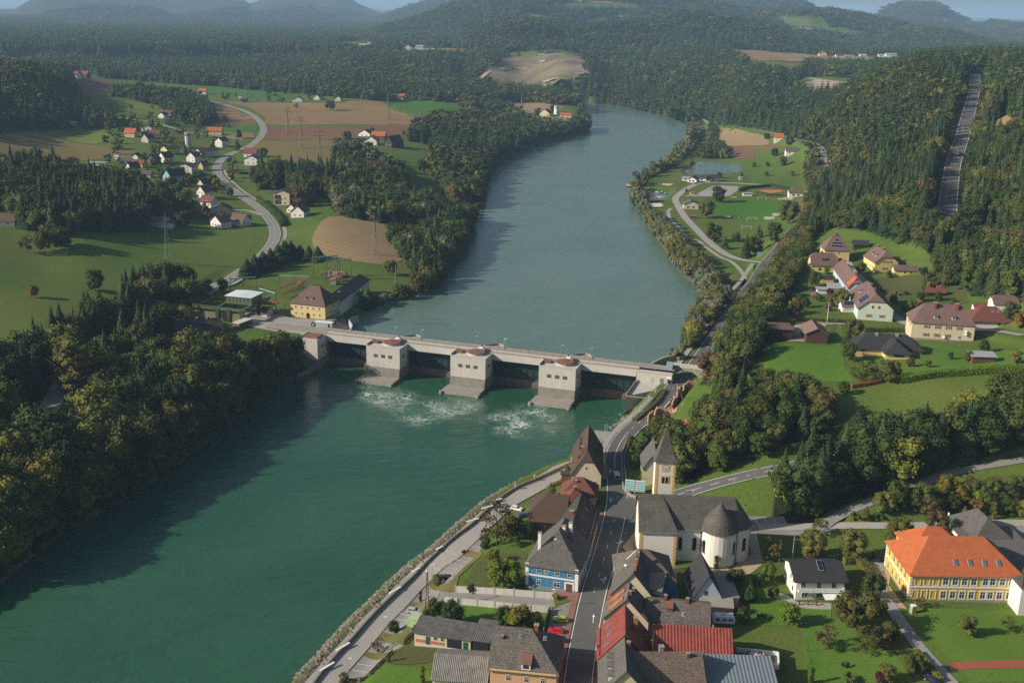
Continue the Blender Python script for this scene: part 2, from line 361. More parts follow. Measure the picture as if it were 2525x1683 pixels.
ROADS['town']=rd([(1960,560),(1925,605),(1886,655),(1858,695),(1825,735),(1771,818),(1723,891),(1690,925),(1650,966),(1600,1020),(1560,1055),(1530,1090),(1516,1130),(1520,1180),(1522,1230),(1512,1290),(1487,1385),(1462,1470),(1440,1580),(1425,1683),(1415,1800),(1410,2000)])
ROADS['branch']=rd([(1530,1275),(1560,1240),(1640,1228),(1720,1205),(1800,1182),(1880,1163),(1960,1150),(2060,1120),(2160,1100),(2240,1080),(2330,1040),(2420,1000)])
ROADS['high']=rd([(2335,560),(2338,500),(2345,440),(2352,400),(2372,340),(2388,280),(2402,225),(2405,180)])
ROADS['lane_school']=rd([(1870,1300),(1960,1300),(2080,1295),(2250,1295),(2400,1290),(2600,1280)])
ROADS['lane_up']=rd([(2030,1300),(2060,1275),(2130,1245),(2250,1200),(2350,1165),(2525,1125)])
ROADS['lane_yard']=rd(fr('S',(560,640),(580,760),(620,880),(700,1020),(790,1150),(870,1260),(960,1370),(1080,1500),(1200,1640)))
ROADS['leisure']=rd(fr('F',(1690,1155),(1500,1150),(1300,1110),(1130,1030),(960,900),(800,740),(660,590),(570,440),(540,360),(600,290),(720,210),(850,160),(1000,155),(1200,160),(1600,180),(1900,210),(2200,265)))
ROADS['cycle']=rd(fr('F',(1320,1520),(1390,1420),(1410,1340),(1340,1240),(1240,1150),(1100,1090),(940,980),(830,890),(690,850),(600,740),(480,620),(450,520),(490,480)))
ROADS['promenade']=rd([(1490,1070),(1452,1120)]+fr('B',(1000,470),(850,560),(620,690),(420,800),(300,900),(150,1030),(20,1150))+fr('A',(1560,90),(1380,230),(1180,420),(980,620),(800,800),(600,1030),(420,1230),(250,1420),(60,1650)))
ROADS['village_lane']=rd(fr('L',(640,975),(720,945),(800,940)))
ROADS['hill_lane']=rd(fr('L',(790,800),(900,815),(1060,840),(1180,875),(1300,905),(1480,930),(1660,950)))
ROADS['hamlet']=rd(fr('H',(1110,270),(1150,330),(1210,400),(1290,480),(1370,590),(1460,670),(1560,720),(1700,745),(2050,755),(2324,775)))
ROADS['river_road']=rd(fr('R',(80,790),(150,820),(200,860)))
ROADS['east_road']=rd(fr('R',(380,880),(550,900),(800,955),(930,990),(970,1030),(980,1110),(1000,1190),(1020,1250)))
ROADS['side']=rd(fr('L',(1600,1428),(1700,1440),(1790,1470)))
WID={'left':7.5,'town':7.4,'branch':7.4,'high':11.0,'lane_school':4.5,'lane_up':4,'lane_yard':3.6,'leisure':6.0,'cycle':3.0,'promenade':8.0,'village_lane':3.5,'hill_lane':4.5,'hamlet':5,
'river_road':6,'east_road':7,'side':4}
def zprofile(c,k=9):
 z=hz(c[:,0],c[:,1]);kk=np.ones(k)/k;zp=np.pad(z,k//2,mode='edge');return np.convolve(zp,kk,'valid')
ROADZ={n:zprofile(c)for n,c in ROADS.items()}
def seg_near(X,Y,c,chunk=20000):
 A=c[:-1];B=c[1:];d=B-A;L=(d**2).sum(1)+1e-9;best=np.empty(X.size);ti=np.empty(X.size)
 for i in range(0,X.size,chunk):
  x=X[i:i+chunk,None];y=Y[i:i+chunk,None]
  t=np.clip(((x-A[:,0])*d[:,0]+(y-A[:,1])*d[:,1])/L,0,1)
  dd=(x-A[:,0]-t*d[:,0])**2+(y-A[:,1]-t*d[:,1])**2
  k=dd.argmin(1);best[i:i+chunk]=np.sqrt(dd[np.arange(len(k)),k]);ti[i:i+chunk]=k+t[np.arange(len(k)),k]
 return best,ti
for n,c in ROADS.items():
 w=WID[n]/2;m=8 if n!='high' else 16
 sel=np.nonzero(((GX>c[:,0].min()-30)&(GX<c[:,0].max()+30)&(GY>c[:,1].min()-30)&(GY<c[:,1].max()+30)).ravel())[0]
 if len(sel)==0:continue
 X=GX.ravel()[sel];Y=GY.ravel()[sel];d,t=seg_near(X,Y,c);z=np.interp(t,np.arange(len(c)),ROADZ[n])-.12
 k=1-smooth((d-w-1.5)/m);g=GZ.ravel();g[sel]=g[sel]*(1-k)+z*k;GZ=g.reshape(GZ.shape)
for n,c in ROADS.items():
 w=WID[n]/2
 sel=np.nonzero(((GX>c[:,0].min()-30)&(GX<c[:,0].max()+30)&(GY>c[:,1].min()-30)&(GY<c[:,1].max()+30)).ravel())[0]
 X=GX.ravel()[sel];Y=GY.ravel()[sel];d,t=seg_near(X,Y,c);z=np.interp(t,np.arange(len(c)),ROADZ[n])-.12;g=GZ.ravel()
 g[sel]=np.where(d<w+1.8,np.minimum(g[sel],z),g[sel]);GZ=g.reshape(GZ.shape)
# land cover: where forest grows (outlines surveyed in the photograph)
FOREST=[
('bank',.12,[(-60,1135),(60,1125),(130,1115),(200,1080),(235,1010),(300,935),(430,900),(520,905),(600,905),(660,893),(720,880),(765,885),(775,905),(640,982),(500,1098),(350,1208),(150,1318),(0,1436),(-60,1490)]),
('belt',.42,[(40,925),(120,850),(270,785),(330,735),(430,705),(490,715),(500,745),(420,790),(400,840),(300,900),(200,990),(165,930),(110,960),(40,1060),(-40,1080),(-40,900)]),
('left_mid',.5,[(-60,440),(100,428),(150,440),(230,452),(330,455),(405,500),(412,545),(395,560),(300,572),(190,568),(150,585),(95,575),(30,560),(30,520),(-60,520)]),
('left_hill',.6,[(-60,150),(60,170),(150,195),(215,255),(222,285),(175,318),(60,322),(-60,335)]),
('knoll',.6,[(265,235),(330,230),(430,240),(500,252),(535,300),(500,312),(430,292),(395,262),(290,240)]),
('copse',.5,[(208,318),(288,318),(285,296),(222,290)]),
('peninsula',.5,fr('C',(455,965),(540,900),(620,850),(760,820),(950,820),(1250,830),(1400,880),(1560,895),(1690,850),(1700,900),(1550,950),(1350,1000),(1100,1090),(1010,1180),(960,1260),(930,1400),(780,1400),(700,1280),(620,1180),(600,1080),(670,1000),(560,980))),
('peninsula_back',.4,fr('C',(790,705),(1000,712),(1230,790),(1100,795),(900,770))),
('shore_wood',.25,fr('C',(80,1500),(-40,1440),(-40,1180),(0,1070),(240,1080),(250,1200),(300,1180),(420,1220),(430,1400),(640,1420),(700,1480),(1000,1530))+[(1160,590),(1130,650),(1105,700),(1080,712),(1030,712),(1000,640),(960,600),(1060,590),(1050,560)]),
('village_wood',.35,fr('L',(1750,1210),(1950,1230),(2100,1240),(2300,1250),(2353,1340),(2353,1400),(2150,1330),(2120,1400),(2040,1420),(2000,1290),(1760,1300))),
('village_east',.5,fr('L',(2270,1130),(2353,1080),(2353,1330),(2290,1290))),
('right_slope',.25,[(2060,330),(2045,440),(2010,480),(1990,530),(1965,570),(1935,625),(1898,690),(1850,760),(1795,850),(1745,920),(1722,950),(1790,950),(1838,895),(1880,850),(1905,780),(1945,715),(1990,655),(1990,600),(2040,560),(2150,500)]),
('right_hill',.62,[(1960,341),(2003,359),(2045,440),(2010,480),(1990,530),(1990,590),(2060,560),(2130,568),(2200,590),(2280,610),(2310,640),(2330,700),(2420,730),(2540,745),(2800,745),(2800,130),(2380,158),(2290,170),(2183,212),(2129,240),(2075,266),(2039,290),(1975,320),(1900,320)]),
('meadow_wood',.12,[(1575,1125),(1600,1090),(1690,1075),(1735,1020),(1760,970),(1780,962),(1830,975),(1900,950),(1990,965),(2040,1010),(2055,1060),(1990,1085),(1930,1100),(1860,1135),(1760,1165),(1680,1190),(1640,1200),(1590,1180)]),
('church_wood',.3,[(1900,1290),(1915,1200),(1990,1170),(2060,1145),(2200,1110),(2330,1060),(2430,1015),(2540,1010),(2800,1050),(2800,1100),(2540,1100),(2350,1145),(2230,1190),(2110,1235),(2040,1262),(2010,1290)]),
('right_bank',.08,[(1562,500),(1562,455),(1640,408),(1690,345),(1712,305),(1735,320),(1715,365),(1660,415),(1600,440),(1580,480),(1610,530),(1660,590),(1730,655),(1800,720),(1790,760),(1755,800),(1715,860),(1690,868),(1700,800),(1745,745),(1720,705),(1660,640),(1610,570)]),
('leisure_wood',.2,fr('R',(190,840),(240,850),(250,990),(330,1040),(330,1090),(180,1090),(110,1080),(200,1000))),
('east_bank',.3,fr('R',(880,1000),(960,1080),(1000,1230),(980,1300),(880,1310),(850,1200),(860,1080))),
]
FB=np.array([(-400,300),(0,200),(100,215),(190,192),(300,195),(480,212),(700,228),(840,240),(941,249),(1060,250),(1129,252),(1382,258),(1450,262),(1560,276),(1690,300),(1720,300),(1788,309),(1895,323),(1960,341),(2003,359),(2060,380),(3000,380)],float)
CLEAR=[fr('L',(500,535),(740,540),(800,640),(600,632)),fr('L',(1190,575),(1500,590),(1750,622),(2050,640),(2353,680),(2353,700),(1900,700),(1350,680),(1330,640)),
fr('L',(350,470),(620,500),(740,545),(500,535)),fr('C',(390,350),(600,325),(900,335),(930,360),(760,378),(400,378)),fr('C',(-30,290),(130,275),(290,340),(160,350),(-30,325)),
fr('C',(1090,372),(1200,345),(1500,345),(1690,370),(1690,395),(1130,398)),fr('C',(880,575),(1000,480),(1120,400),(1640,395),(1710,540),(1560,580),(1500,640),(1400,630),(1100,610)),
fr('C',(1160,95),(1280,88),(1430,112),(1440,140),(1300,135),(1180,115)),fr('C',(1450,25),(1700,8),(2000,25),(2100,52),(1900,62),(1450,62)),fr('C',(850,25),(930,30),(970,50),(880,55)),
fr('C',(2060,350),(2150,340),(2170,410),(2080,410)),fr('C',(2140,320),(2290,308),(2280,340),(2150,350)),
fr('R',(640,110),(940,105),(1010,150),(1010,185),(1230,215),(1300,225),(1150,255),(980,220),(760,200),(700,170)),
fr('R',(280,330),(500,345),(950,380),(1560,385),(1560,455),(1100,455),(850,450),(820,455),(880,490),(760,518),(430,472),(440,420),(300,350)),fr('R',(50,385),(240,395),(230,428),(50,420)),
fr('R',(830,520),(940,530),(1150,535),(1220,530),(1190,600),(980,655),(830,655),(810,590)),fr('R',(420,765),(780,762),(780,798),(520,795)),
fr('R',(2050,850),(2353,795),(2500,780),(2500,930),(2353,930),(2200,985),(2130,960),(2080,870)),fr('C',(1060,695),(1400,700),(1400,860),(1210,770)),
fr('L',(350,200),(-20,235),(-20,222),(300,215)),fr('L',(1000,395),(1500,405),(1600,425),(1500,432),(1000,412)),fr('L',(600,262),(780,265),(790,280),(640,282)),fr('R',(1720,310),(1830,315),(1760,335)),fr('R',(2220,285),(2353,290),(2353,320)),
fr('R',(1900,150),(2100,140),(2130,160),(1950,165))]
def inpoly(px,py,poly):
 P_=np.array(poly);Q=np.roll(P_,-1,0);c=np.zeros(px.shape,bool)
 x0,y0=P_.min(0);x1,y1=P_.max(0);i=np.nonzero((px>=x0)&(px<=x1)&(py>=y0)&(py<=y1))[0]
 if len(i)==0:return c
 x=px[i][:,None];y=py[i][:,None]
 r=((P_[:,1]>y)!=(Q[:,1]>y))&(x<(Q[:,0]-P_[:,0])*(y-P_[:,1])/(Q[:,1]-P_[:,1]+1e-12)+P_[:,0])
 c[i]=r.sum(1)%2==1;return c
def forest_id(X,Y,Z):
 """-1 open land, 0.. index into FOREST, 100 the far forests"""
 px,py,dep=project(X,Y,Z);out=np.full(X.shape,-1);R=np.hypot(X,Y)
 wob=fbm(X/25,Y/25,3,5)*6
 lim=np.interp(px,FB[:,0],FB[:,1]);out[(py+wob*.5<lim)&(R>900)]=100
 for i,(n,cf,poly)in enumerate(FOREST):out[inpoly(px,py,poly)]=i
 for poly in CLEAR:
  c=inpoly(px,py,poly);out[c&((out==100)|(out==12))]=-1
 return out
_fid=forest_id(GX.ravel(),GY.ravel(),GZ.ravel())
# ground materials
def groundmat(name,a,b,c,s1=.014,s2=.11,s3=1.1,attr=False,rough=.95,bump=.3):
 t=NT(name);v=t.coord('World');n1=t.noise(v,s1,4,.6,.3);n2=t.noise(v,s2,4);n3=t.noise(v,s3,3,.7)
 q=t.mix(t.ramp(n2,(.35,(0,0,0)),(.68,(1,1,1))),a,b);q=t.mix(t.ramp(n1,(.40,(0,0,0)),(.60,(1,1,1))),q,c)
 q=t.mix(.45,q,t.ramp(n3,(.32,mul(a,.45)),(.68,mul(b,1.4))))
 if attr:
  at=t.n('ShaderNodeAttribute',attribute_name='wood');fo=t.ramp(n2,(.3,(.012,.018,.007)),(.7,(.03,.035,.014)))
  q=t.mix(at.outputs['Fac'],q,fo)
  at2=t.n('ShaderNodeAttribute',attribute_name='bank');q=t.mix(at2.outputs['Fac'],q,t.ramp(n3,(.3,(.05,.045,.03)),(.7,(.16,.14,.1))))
 t.col(q);t.rough(rough);t.b.inputs['Specular IOR Level'].default_value=.1
 t.bump(n3,bump,.2);return t.m
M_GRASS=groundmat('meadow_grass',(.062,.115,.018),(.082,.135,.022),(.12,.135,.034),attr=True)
na,nr=GX.shape
me=bpy.data.meshes.new('ground');me.vertices.add(na*nr)
me.vertices.foreach_set('co',np.stack([GX,GY,GZ],-1).reshape(-1).astype(np.float32))
ii,jj=np.meshgrid(np.arange(na-1),np.arange(nr-1),indexing='ij');a0=(ii*nr+jj).ravel()
quad=np.stack([a0,a0+nr,a0+nr+1,a0+1],-1).astype(np.int32)[:,::1]
me.loops.add(quad.size);me.loops.foreach_set('vertex_index',quad.ravel());me.polygons.add(len(quad));me.polygons.foreach_set('loop_start',np.arange(0,quad.size,4,dtype=np.int32))
me.polygons.foreach_set('use_smooth',np.ones(len(quad),bool));me.update(calc_edges=True)
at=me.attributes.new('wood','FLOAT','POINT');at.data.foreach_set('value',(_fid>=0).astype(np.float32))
_bk=np.minimum(np.abs(sdist(GX.ravel(),GY.ravel(),lower_w)-2),np.abs(sdist(GX.ravel(),GY.ravel(),upper_w)-1));at=me.attributes.new('bank','FLOAT','POINT');at.data.foreach_set('value',np.clip(1.3-_bk/3,0,1).astype(np.float32))
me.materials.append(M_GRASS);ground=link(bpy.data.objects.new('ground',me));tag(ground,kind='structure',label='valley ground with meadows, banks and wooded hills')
# sheets draped on the ground
def drape(name,poly,mat,off=.12,step=None,parent=None,kind='structure',world=False,label=None,smoothn=0,lift=None,zfix=None):
 pts=[p[:2]for p in poly]if world else[P(x,y).xy[:]for x,y in poly]
 if smoothn:pts=[tuple(q)for q in catmull(pts+[pts[0]],smoothn)[:-1]]
 xs=[p[0]for p in pts];ys=[p[1]for p in pts];D=math.hypot(sum(xs)/len(xs),sum(ys)/len(ys));size=max(max(xs)-min(xs),max(ys)-min(ys))
 st=step or max(1.2,D*D/150000,size/70);bd=[]
 for i in range(len(pts)):
  a=pts[i];b=pts[(i+1)%len(pts)];L=math.hypot(b[0]-a[0],b[1]-a[1]);k=max(1,int(L/st))
  bd+=[(a[0]+(b[0]-a[0])*q/k,a[1]+(b[1]-a[1])*q/k)for q in range(k)]
 nb=len(bd);gx,gy=np.meshgrid(np.arange(min(xs),max(xs),st),np.arange(min(ys),max(ys),st));gx=gx.ravel();gy=gy.ravel()
 s=sdist(gx,gy,pts)if len(gx)else np.array([]);k=s<-st*.4
 vv=[Vector(p)for p in bd]+[Vector((a,b))for a,b in zip(gx[k],gy[k])]
 r=delaunay_2d_cdt(vv,[(i,(i+1)%nb)for i in range(nb)],[],1,1e-4)
 V2=np.array([tuple(p)for p in r[0]]);Z=hz(V2[:,0],V2[:,1])+off if zfix is None else np.full(len(V2),zfix)
 me=bpy.data.meshes.new(name);me.from_pydata([(a,b,c)for(a,b),c in zip(V2,Z)],[],[tuple(f)for f in r[2]]);me.materials.append(mat)
 me.polygons.foreach_set('use_smooth',np.ones(len(me.polygons),bool));me.update()
 if len(me.polygons)and me.polygons[0].normal.z<0:me.flip_normals()
 o=link(bpy.data.objects.new(name,me),parent);return tag(o,kind=kind,label=label)
def ribbon(name,c,w,mat,off=.1,shift=0.0,t0=0.0,t1=1.0,Z=None,parent=None,kind='structure',label=None):
 n=len(c);i0=int(t0*(n-1));i1=max(i0+1,int(t1*(n-1)));c=c[i0:i1+1];z=(Z[i0:i1+1]if Z is not None else hz(c[:,0],c[:,1]))
 d=np.gradient(c,axis=0);d/=np.linalg.norm(d,axis=1)[:,None]+1e-9;nrm=np.stack([-d[:,1],d[:,0]],-1)
 a=c+nrm*(shift+w/2);b=c+nrm*(shift-w/2);v=[(*p,q+off)for p,q in zip(a,z)]+[(*p,q+off)for p,q in zip(b,z)];m=len(c)
 me=bpy.data.meshes.new(name);me.from_pydata(v,[],[(i+m,i+1+m,i+1,i)for i in range(m-1)]);me.materials.append(mat);me.update()
 if me.polygons[0].normal.z<0:me.flip_normals()
 o=link(bpy.data.objects.new(name,me),parent);return tag(o,kind=kind,label=label)
def furrows(name,a,b,pitch,ang,amt=.5,patch=.012):
 t=NT(name);v=t.coord('World');x,y,z=t.sep(v)[:3];q=t.math('ADD',t.math('MULTIPLY',x,math.cos(ang)),t.math('MULTIPLY',y,math.sin(ang)))
 wob=t.noise(v,.03,2);s=t.math('SINE',t.math('ADD',t.math('MULTIPLY',q,2*math.pi/pitch),t.math('MULTIPLY',wob,5)))
 s2=t.math('SINE',t.math('MULTIPLY',q,2*math.pi/(pitch*6.3)));n1=t.noise(v,patch,5,.65,.6);n2=t.noise(v,.6,4,.7)
 c=t.mix(t.ramp(n1,(.38,(0,0,0)),(.64,(1,1,1))),a,b);c=t.mix(t.math('MULTIPLY',t.math('ADD',s,1),amt*.22),c,mul(a,.5))
 c=t.mix(t.math('MULTIPLY',t.math('ADD',s2,1),amt*.16),c,mul(b,.7));c=t.mix(.3,c,t.ramp(n2,(.3,mul(a,.55)),(.7,mul(b,1.25))))
 t.col(c);t.rough(1);t.b.inputs['Specular IOR Level'].default_value=.05;t.bump(s,.3,.15);return t.m
BR1=furrows('harvested_field_soil',(.20,.13,.062),(.27,.185,.09),4,.3);BR2=furrows('ploughed_red_soil',(.17,.095,.055),(.20,.115,.065),3,1.6,.7)
BR3=furrows('stubble_ochre',(.25,.185,.10),(.29,.21,.115),5,.9,.6);OL=furrows('olive_stubble',(.145,.125,.045),(.19,.15,.06),5,2.2,.5);GR2=furrows('bright_crop',(.05,.13,.022),(.065,.16,.03),5,.5,.35)
YG=furrows('yellow_green_meadow',(.115,.15,.03),(.15,.18,.04),6,.2,.3);GY_=groundmat('quarry_scrub',(.10,.095,.055),(.17,.145,.09),(.32,.25,.17),.012,.06,.4)
GRAVEL=groundmat('bare_gravel',(.33,.27,.2),(.42,.35,.27),(.25,.2,.15),.03,.2,1.0);MOWN=groundmat('mown_lawn',(.070,.150,.018),(.085,.17,.022),(.12,.175,.03),.02,.15,2.0)
FIELDS=[('harvested_field',BR1,fr('L',(1395,690),(1480,712),(1600,748),(1690,790),(1740,815),(1480,808),(1440,760))),('harvested_field',BR2,fr('L',(1470,812),(1740,818),(1755,852),(1480,855))),
('crop_field',GR2,fr('L',(1480,858),(1757,855),(1762,880),(1735,905),(1560,902))),('harvested_field',BR1,fr('L',(1560,905),(1735,908),(1735,940),(1560,940))),
('harvested_field',BR1,fr('L',(1480,696),(1750,700),(2353,705))+fr('C',(20,697),(280,697),(540,845),(180,850),(-60,850))+fr('L',(1830,853),(1815,810),(1740,755),(1640,720))),
('ploughed_field',BR2,fr('L',(1833,868),(2353,870))+fr('C',(180,866),(190,850),(490,848),(470,918),(60,922),(0,925))+fr('L',(2320,958),(1830,952),(1815,930))),
('stubble_field',OL,fr('L',(1790,962),(2320,962),(2353,990),(2353,1050),(2260,1180),(2180,1175),(2080,1120),(1840,1110),(1830,1040),(1730,1020),(1670,1030))),
('crop_field',GR2,fr('C',(282,692),(430,690),(780,710),(895,760),(780,775),(440,785))),('harvested_field',BR2,fr('C',(450,788),(590,780),(630,810),(560,850))),('stubble_field',BR3,fr('C',(590,780),(780,772),(720,800),(640,812))),
('stubble_field',BR3,fr('C',(1060,702),(1250,705),(1480,722),(1500,740),(1330,770),(1215,765))),('stubble_field',BR3,fr('C',(1400,798),(1560,800),(1640,830),(1560,860),(1480,880),(1420,850))),
('wheat_field',BR3,[(768,590),(810,535),(900,545),(985,553),(1062,572),(1060,610),(1020,628),(960,652),(880,645),(790,628)]),
('stubble_field',OL,fr('L',(-40,895),(200,900),(440,960),(640,995),(960,1040),(970,1085),(700,1085),(400,1110),(-40,1105))),('meadow',YG,fr('L',(330,920),(480,885),(780,910),(800,930),(650,985),(440,950))),
('meadow',YG,fr('L',(600,640),(780,645),(870,660),(740,720),(600,720))),('meadow',YG,fr('L',(760,720),(880,672),(1110,675),(1150,700),(1140,765),(1010,795),(800,745))),('harvested_field',BR2,fr('L',(500,537),(740,542),(785,632),(600,630))),
('crop_field',GR2,fr('L',(1260,582),(1500,592),(1750,624),(2050,645),(2060,655),(1900,668),(1450,640))),('hay_field',BR3,fr('R',(250,878),(400,890),(560,930),(600,992),(440,1000),(300,1000),(250,960))),
('cut_maize_field',BR2,fr('R',(310,1005),(640,1000),(690,1010),(640,1025),(500,1030),(500,1085),(340,1082))),('plateau_field',BR1,fr('R',(305,335),(500,350),(600,360),(720,425),(440,425),(380,360))),('plateau_field',BR3,fr('R',(620,365),(950,385),(1490,395),(1480,418),(720,425))),
('stubble_field',OL,fr('R',(440,430),(820,430),(880,490),(760,515),(440,470))),('gravel_pit',GRAVEL,fr('R',(850,530),(930,540),(1150,560),(1210,545),(1185,600),(980,650),(830,650),(820,590))),('plateau_field',BR2,fr('R',(70,390),(230,400),(225,420),(70,415))),
('stubble_field',BR3,fr('R',(470,768),(770,768),(772,792),(540,792))),('stubble_field',BR3,fr('R',(2060,855),(2353,802),(2500,780),(2500,900),(2353,925),(2200,975),(2135,955))),
('quarry_slope',GY_,fr('C',(915,570),(1000,490),(1120,405),(1640,402),(1700,540),(1550,580),(1400,615),(1100,600))),('plateau_field',BR2,fr('C',(1150,378),(1500,375),(1680,372),(1685,388),(1300,388))),
('plateau_field',BR1,fr('C',(560,345),(720,330),(900,345),(700,370))),('hilltop_field',GR2,fr('C',(1450,28),(1600,25),(1700,40),(1700,58),(1450,58))),('hilltop_field',BR2,fr('C',(1690,8),(1950,18),(2090,48),(1900,35),(1700,20))),
('hilltop_field',GR2,fr('C',(1710,25),(1900,38),(2090,52),(1900,60),(1710,55))),('hilltop_field',YG,fr('C',(1165,97),(1280,90),(1430,115),(1435,138),(1300,132))),('hilltop_field',GR2,fr('R',(645,112),(940,108),(1005,150),(1005,185),(1230,215),(1290,225),(1150,250),(980,215),(760,195))),
('far_field',BR3,fr('L',(-20,222),(280,234),(250,245),(-20,236))),('far_field',GRAVEL,fr('L',(1000,400),(1250,405),(1280,415),(1010,410))),('far_field',GR2,fr('L',(1290,415),(1500,420),(1500,430),(1300,425))),('far_field',BR3,fr('L',(620,266),(770,268),(785,278),(650,280)))]
SOILP=[('sand_scar',fr('C',(1080,478),(1170,470),(1180,490),(1100,495))),('sand_scar',fr('C',(1180,470),(1280,475),(1260,490),(1190,492))),('sand_scar',fr('C',(1600,470),(1640,455),(1660,490),(1700,520),(1620,525),(1590,500))),('sand_scar',fr('C',(1385,570),(1530,560),(1560,570),(1400,580))),('sand_scar',fr('C',(960,540),(1020,500),(1030,505),(970,550))),('sand_scar',fr('C',(920,578),(1060,588),(1400,612),(1300,622),(1000,600))),('sand_scar',fr('C',(1310,430),(1400,425),(1380,440),(1320,440)))]
for n,m,pl in FIELDS:drape(n,pl,m,4.5 if 'quarry' in n else 1.2 if 'hill' in n or 'far' in n or 'plateau' in n or 'quarry' in n else.2,smoothn=0 if len(pl)<6 else 3)
for n,pl in SOILP:drape(n,pl,GRAVEL,5,smoothn=3)
# water
def watermat(name,deep,shallow,foam=False,rough=.12):
 t=NT(name);v=t.coord('World');n1=t.noise(v,.012,4,.6,.5);n2=t.noise(v,.05,3)
 mp=t.n('ShaderNodeMapping');t.t.links.new(v,mp.inputs[0]);mp.inputs['Scale'].default_value=(.55,1.0,1);mp.inputs['Rotation'].default_value=(0,0,.35);mv=mp.outputs[0]
 c=t.ramp(n1,(.35,deep),(.68,shallow));w1=t.noise(mv,.9,3,.6);w2=t.noise(mv,.22,3,.5,.6);h=t.math('ADD',t.math('MULTIPLY',w1,.35),t.math('MULTIPLY',w2,1.0))
 if foam:
  at=t.n('ShaderNodeAttribute',attribute_name='foam').outputs['Fac']
  wp=t.n('ShaderNodeTexNoise');t.t.links.new(v,wp.inputs['Vector']);wp.inputs['Scale'].default_value=.16;wp.inputs['Detail'].default_value=2
  vv=t.n('ShaderNodeVectorMath',operation='MULTIPLY_ADD');t.t.links.new(wp.outputs['Color'],vv.inputs[0]);vv.inputs[1].default_value=(9,9,0);t.t.links.new(v,vv.inputs[2])
  f1_=t.noise(vv.outputs[0],.30,6,.62,1.4);r1=t.math('SUBTRACT',1.0,t.math('MULTIPLY',t.math('ABSOLUTE',t.math('SUBTRACT',f1_,.5)),11),True)
  f2_=t.noise(vv.outputs[0],.10,3,.5);patch=t.ramp(f2_,(.40,(0,0,0)),(.60,(1,1,1)))
  fo=t.math('MULTIPLY',t.math('MULTIPLY',r1,at,True),t.math('ADD',patch,.12),True)
  green=t.mix(t.math('MULTIPLY',at,.6),c,(.016,.125,.06));c=t.mix(t.math('MULTIPLY',fo,1.0,True),green,(.78,.84,.80));h=t.math('ADD',h,t.math('MULTIPLY',fo,.5))
 t.col(c);t.rough(rough);t.b.inputs['Specular IOR Level'].default_value=.5;t.b.inputs['IOR'].default_value=1.33
 t.bump(h,.75,.55);return t.m
W_LOW=watermat('river_water_lower',(.015,.070,.038),(.028,.096,.055),True);W_UP=watermat('river_water_upper',(.085,.148,.122),(.110,.178,.148))
FOAMC=[(905,965,30,13),(975,985,42,14),(1100,1005,45,16),(1040,1020,40,16),(1170,1000,14,9),(1320,1020,34,14),(1255,1035,40,12),(1290,1050,50,16)]
def watersheet(name,poly,z,mat,grow,foam=False,step=None):
 c=np.array(poly);n=len(c);a=c-np.roll(c,1,0);b=np.roll(c,-1,0)-c;ar=(c[:,0]*np.roll(c[:,1],-1)-np.roll(c[:,0],-1)*c[:,1]).sum()
 a/=np.linalg.norm(a,axis=1)[:,None];b/=np.linalg.norm(b,axis=1)[:,None];nn=np.stack([a[:,1]+b[:,1],-a[:,0]-b[:,0]],-1)*(1 if ar>0 else-1);nn/=np.linalg.norm(nn,axis=1)[:,None]+1e-6
 g=np.array([grow]*n if not hasattr(grow,'__len__')else grow)[:,None]
 o=drape(name,[tuple(p)for p in c+nn*g],mat,world=True,step=step,zfix=z)
 if foam:
  me=o.data;V=np.empty(len(me.vertices)*3);me.vertices.foreach_get('co',V);V=V.reshape(-1,3);f=np.zeros(len(V))
  for px,py,rx,ry in FOAMC:
   q=atz(px,py,0);e=atz(px+rx,py,0).x-q.x;e2=atz(px,py-ry,0).y-q.y
   f=np.maximum(f,np.clip(1.25-np.sqrt(((V[:,0]-q.x)/(e*1.5))**2+((V[:,1]-q.y)/(e2*1.7))**2),0,1))
  me.attributes.new('foam','FLOAT','POINT').data.foreach_set('value',f.astype(np.float32))
 return o
watersheet('river_water',lower_w,LOWZ,W_LOW,3.5,True,4.0)['label']='green river water below the dam with foam streaks'
gu=[2.5]*len(upper_w);watersheet('reservoir_water',upper_w,UPZ,W_UP,gu,step=14)['label']='grey green reservoir water above the dam'
watersheet('pond_water',pond_w,POND_Z,W_UP,1.5);watersheet('marina_water',marina_w,UPZ+.3,W_UP,1.0)
# roads and markings
def asphalt(name,c,c2):
 t=NT(name);v=t.coord('World');n1=t.noise(v,.05,4,.6);n2=t.noise(v,1.5,4,.7)
 t.col(t.mix(.4,t.ramp(n1,(.35,c),(.65,c2)),t.ramp(n2,(.3,mul(c,.75)),(.7,mul(c2,1.2)))));t.rough(.85);t.bump(n2,.15,.03);return t.m
AS_D=asphalt('asphalt_dark',(.095,.095,.095),(.125,.123,.12));AS_L=asphalt('asphalt_pale',(.19,.185,.175),(.25,.24,.225));CONC_P=asphalt('concrete_path',(.27,.26,.235),(.34,.325,.30));LANE=asphalt('lane_grey',(.29,.275,.25),(.35,.335,.305))
PAINT=plain('road_paint',(.75,.75,.72),.7)
for n,nm,m in(('left','country_road',AS_L),('town','main_road',AS_D),('branch','branch_road',AS_D),('high','hill_road',AS_D),('lane_school','lane',LANE),('lane_up','lane',AS_L),('lane_yard','lane',CONC_P),('leisure','leisure_road',LANE),
('cycle','cycle_path',LANE),('promenade','river_promenade',LANE),('village_lane','lane',LANE),('hill_lane','lane',CONC_P),('hamlet','lane',LANE),('river_road','lane',CONC_P),('east_road','lane',AS_L),('side','lane',CONC_P)):
 ribbon(nm,ROADS[n],WID[n],m,.10,Z=ROADZ[n])
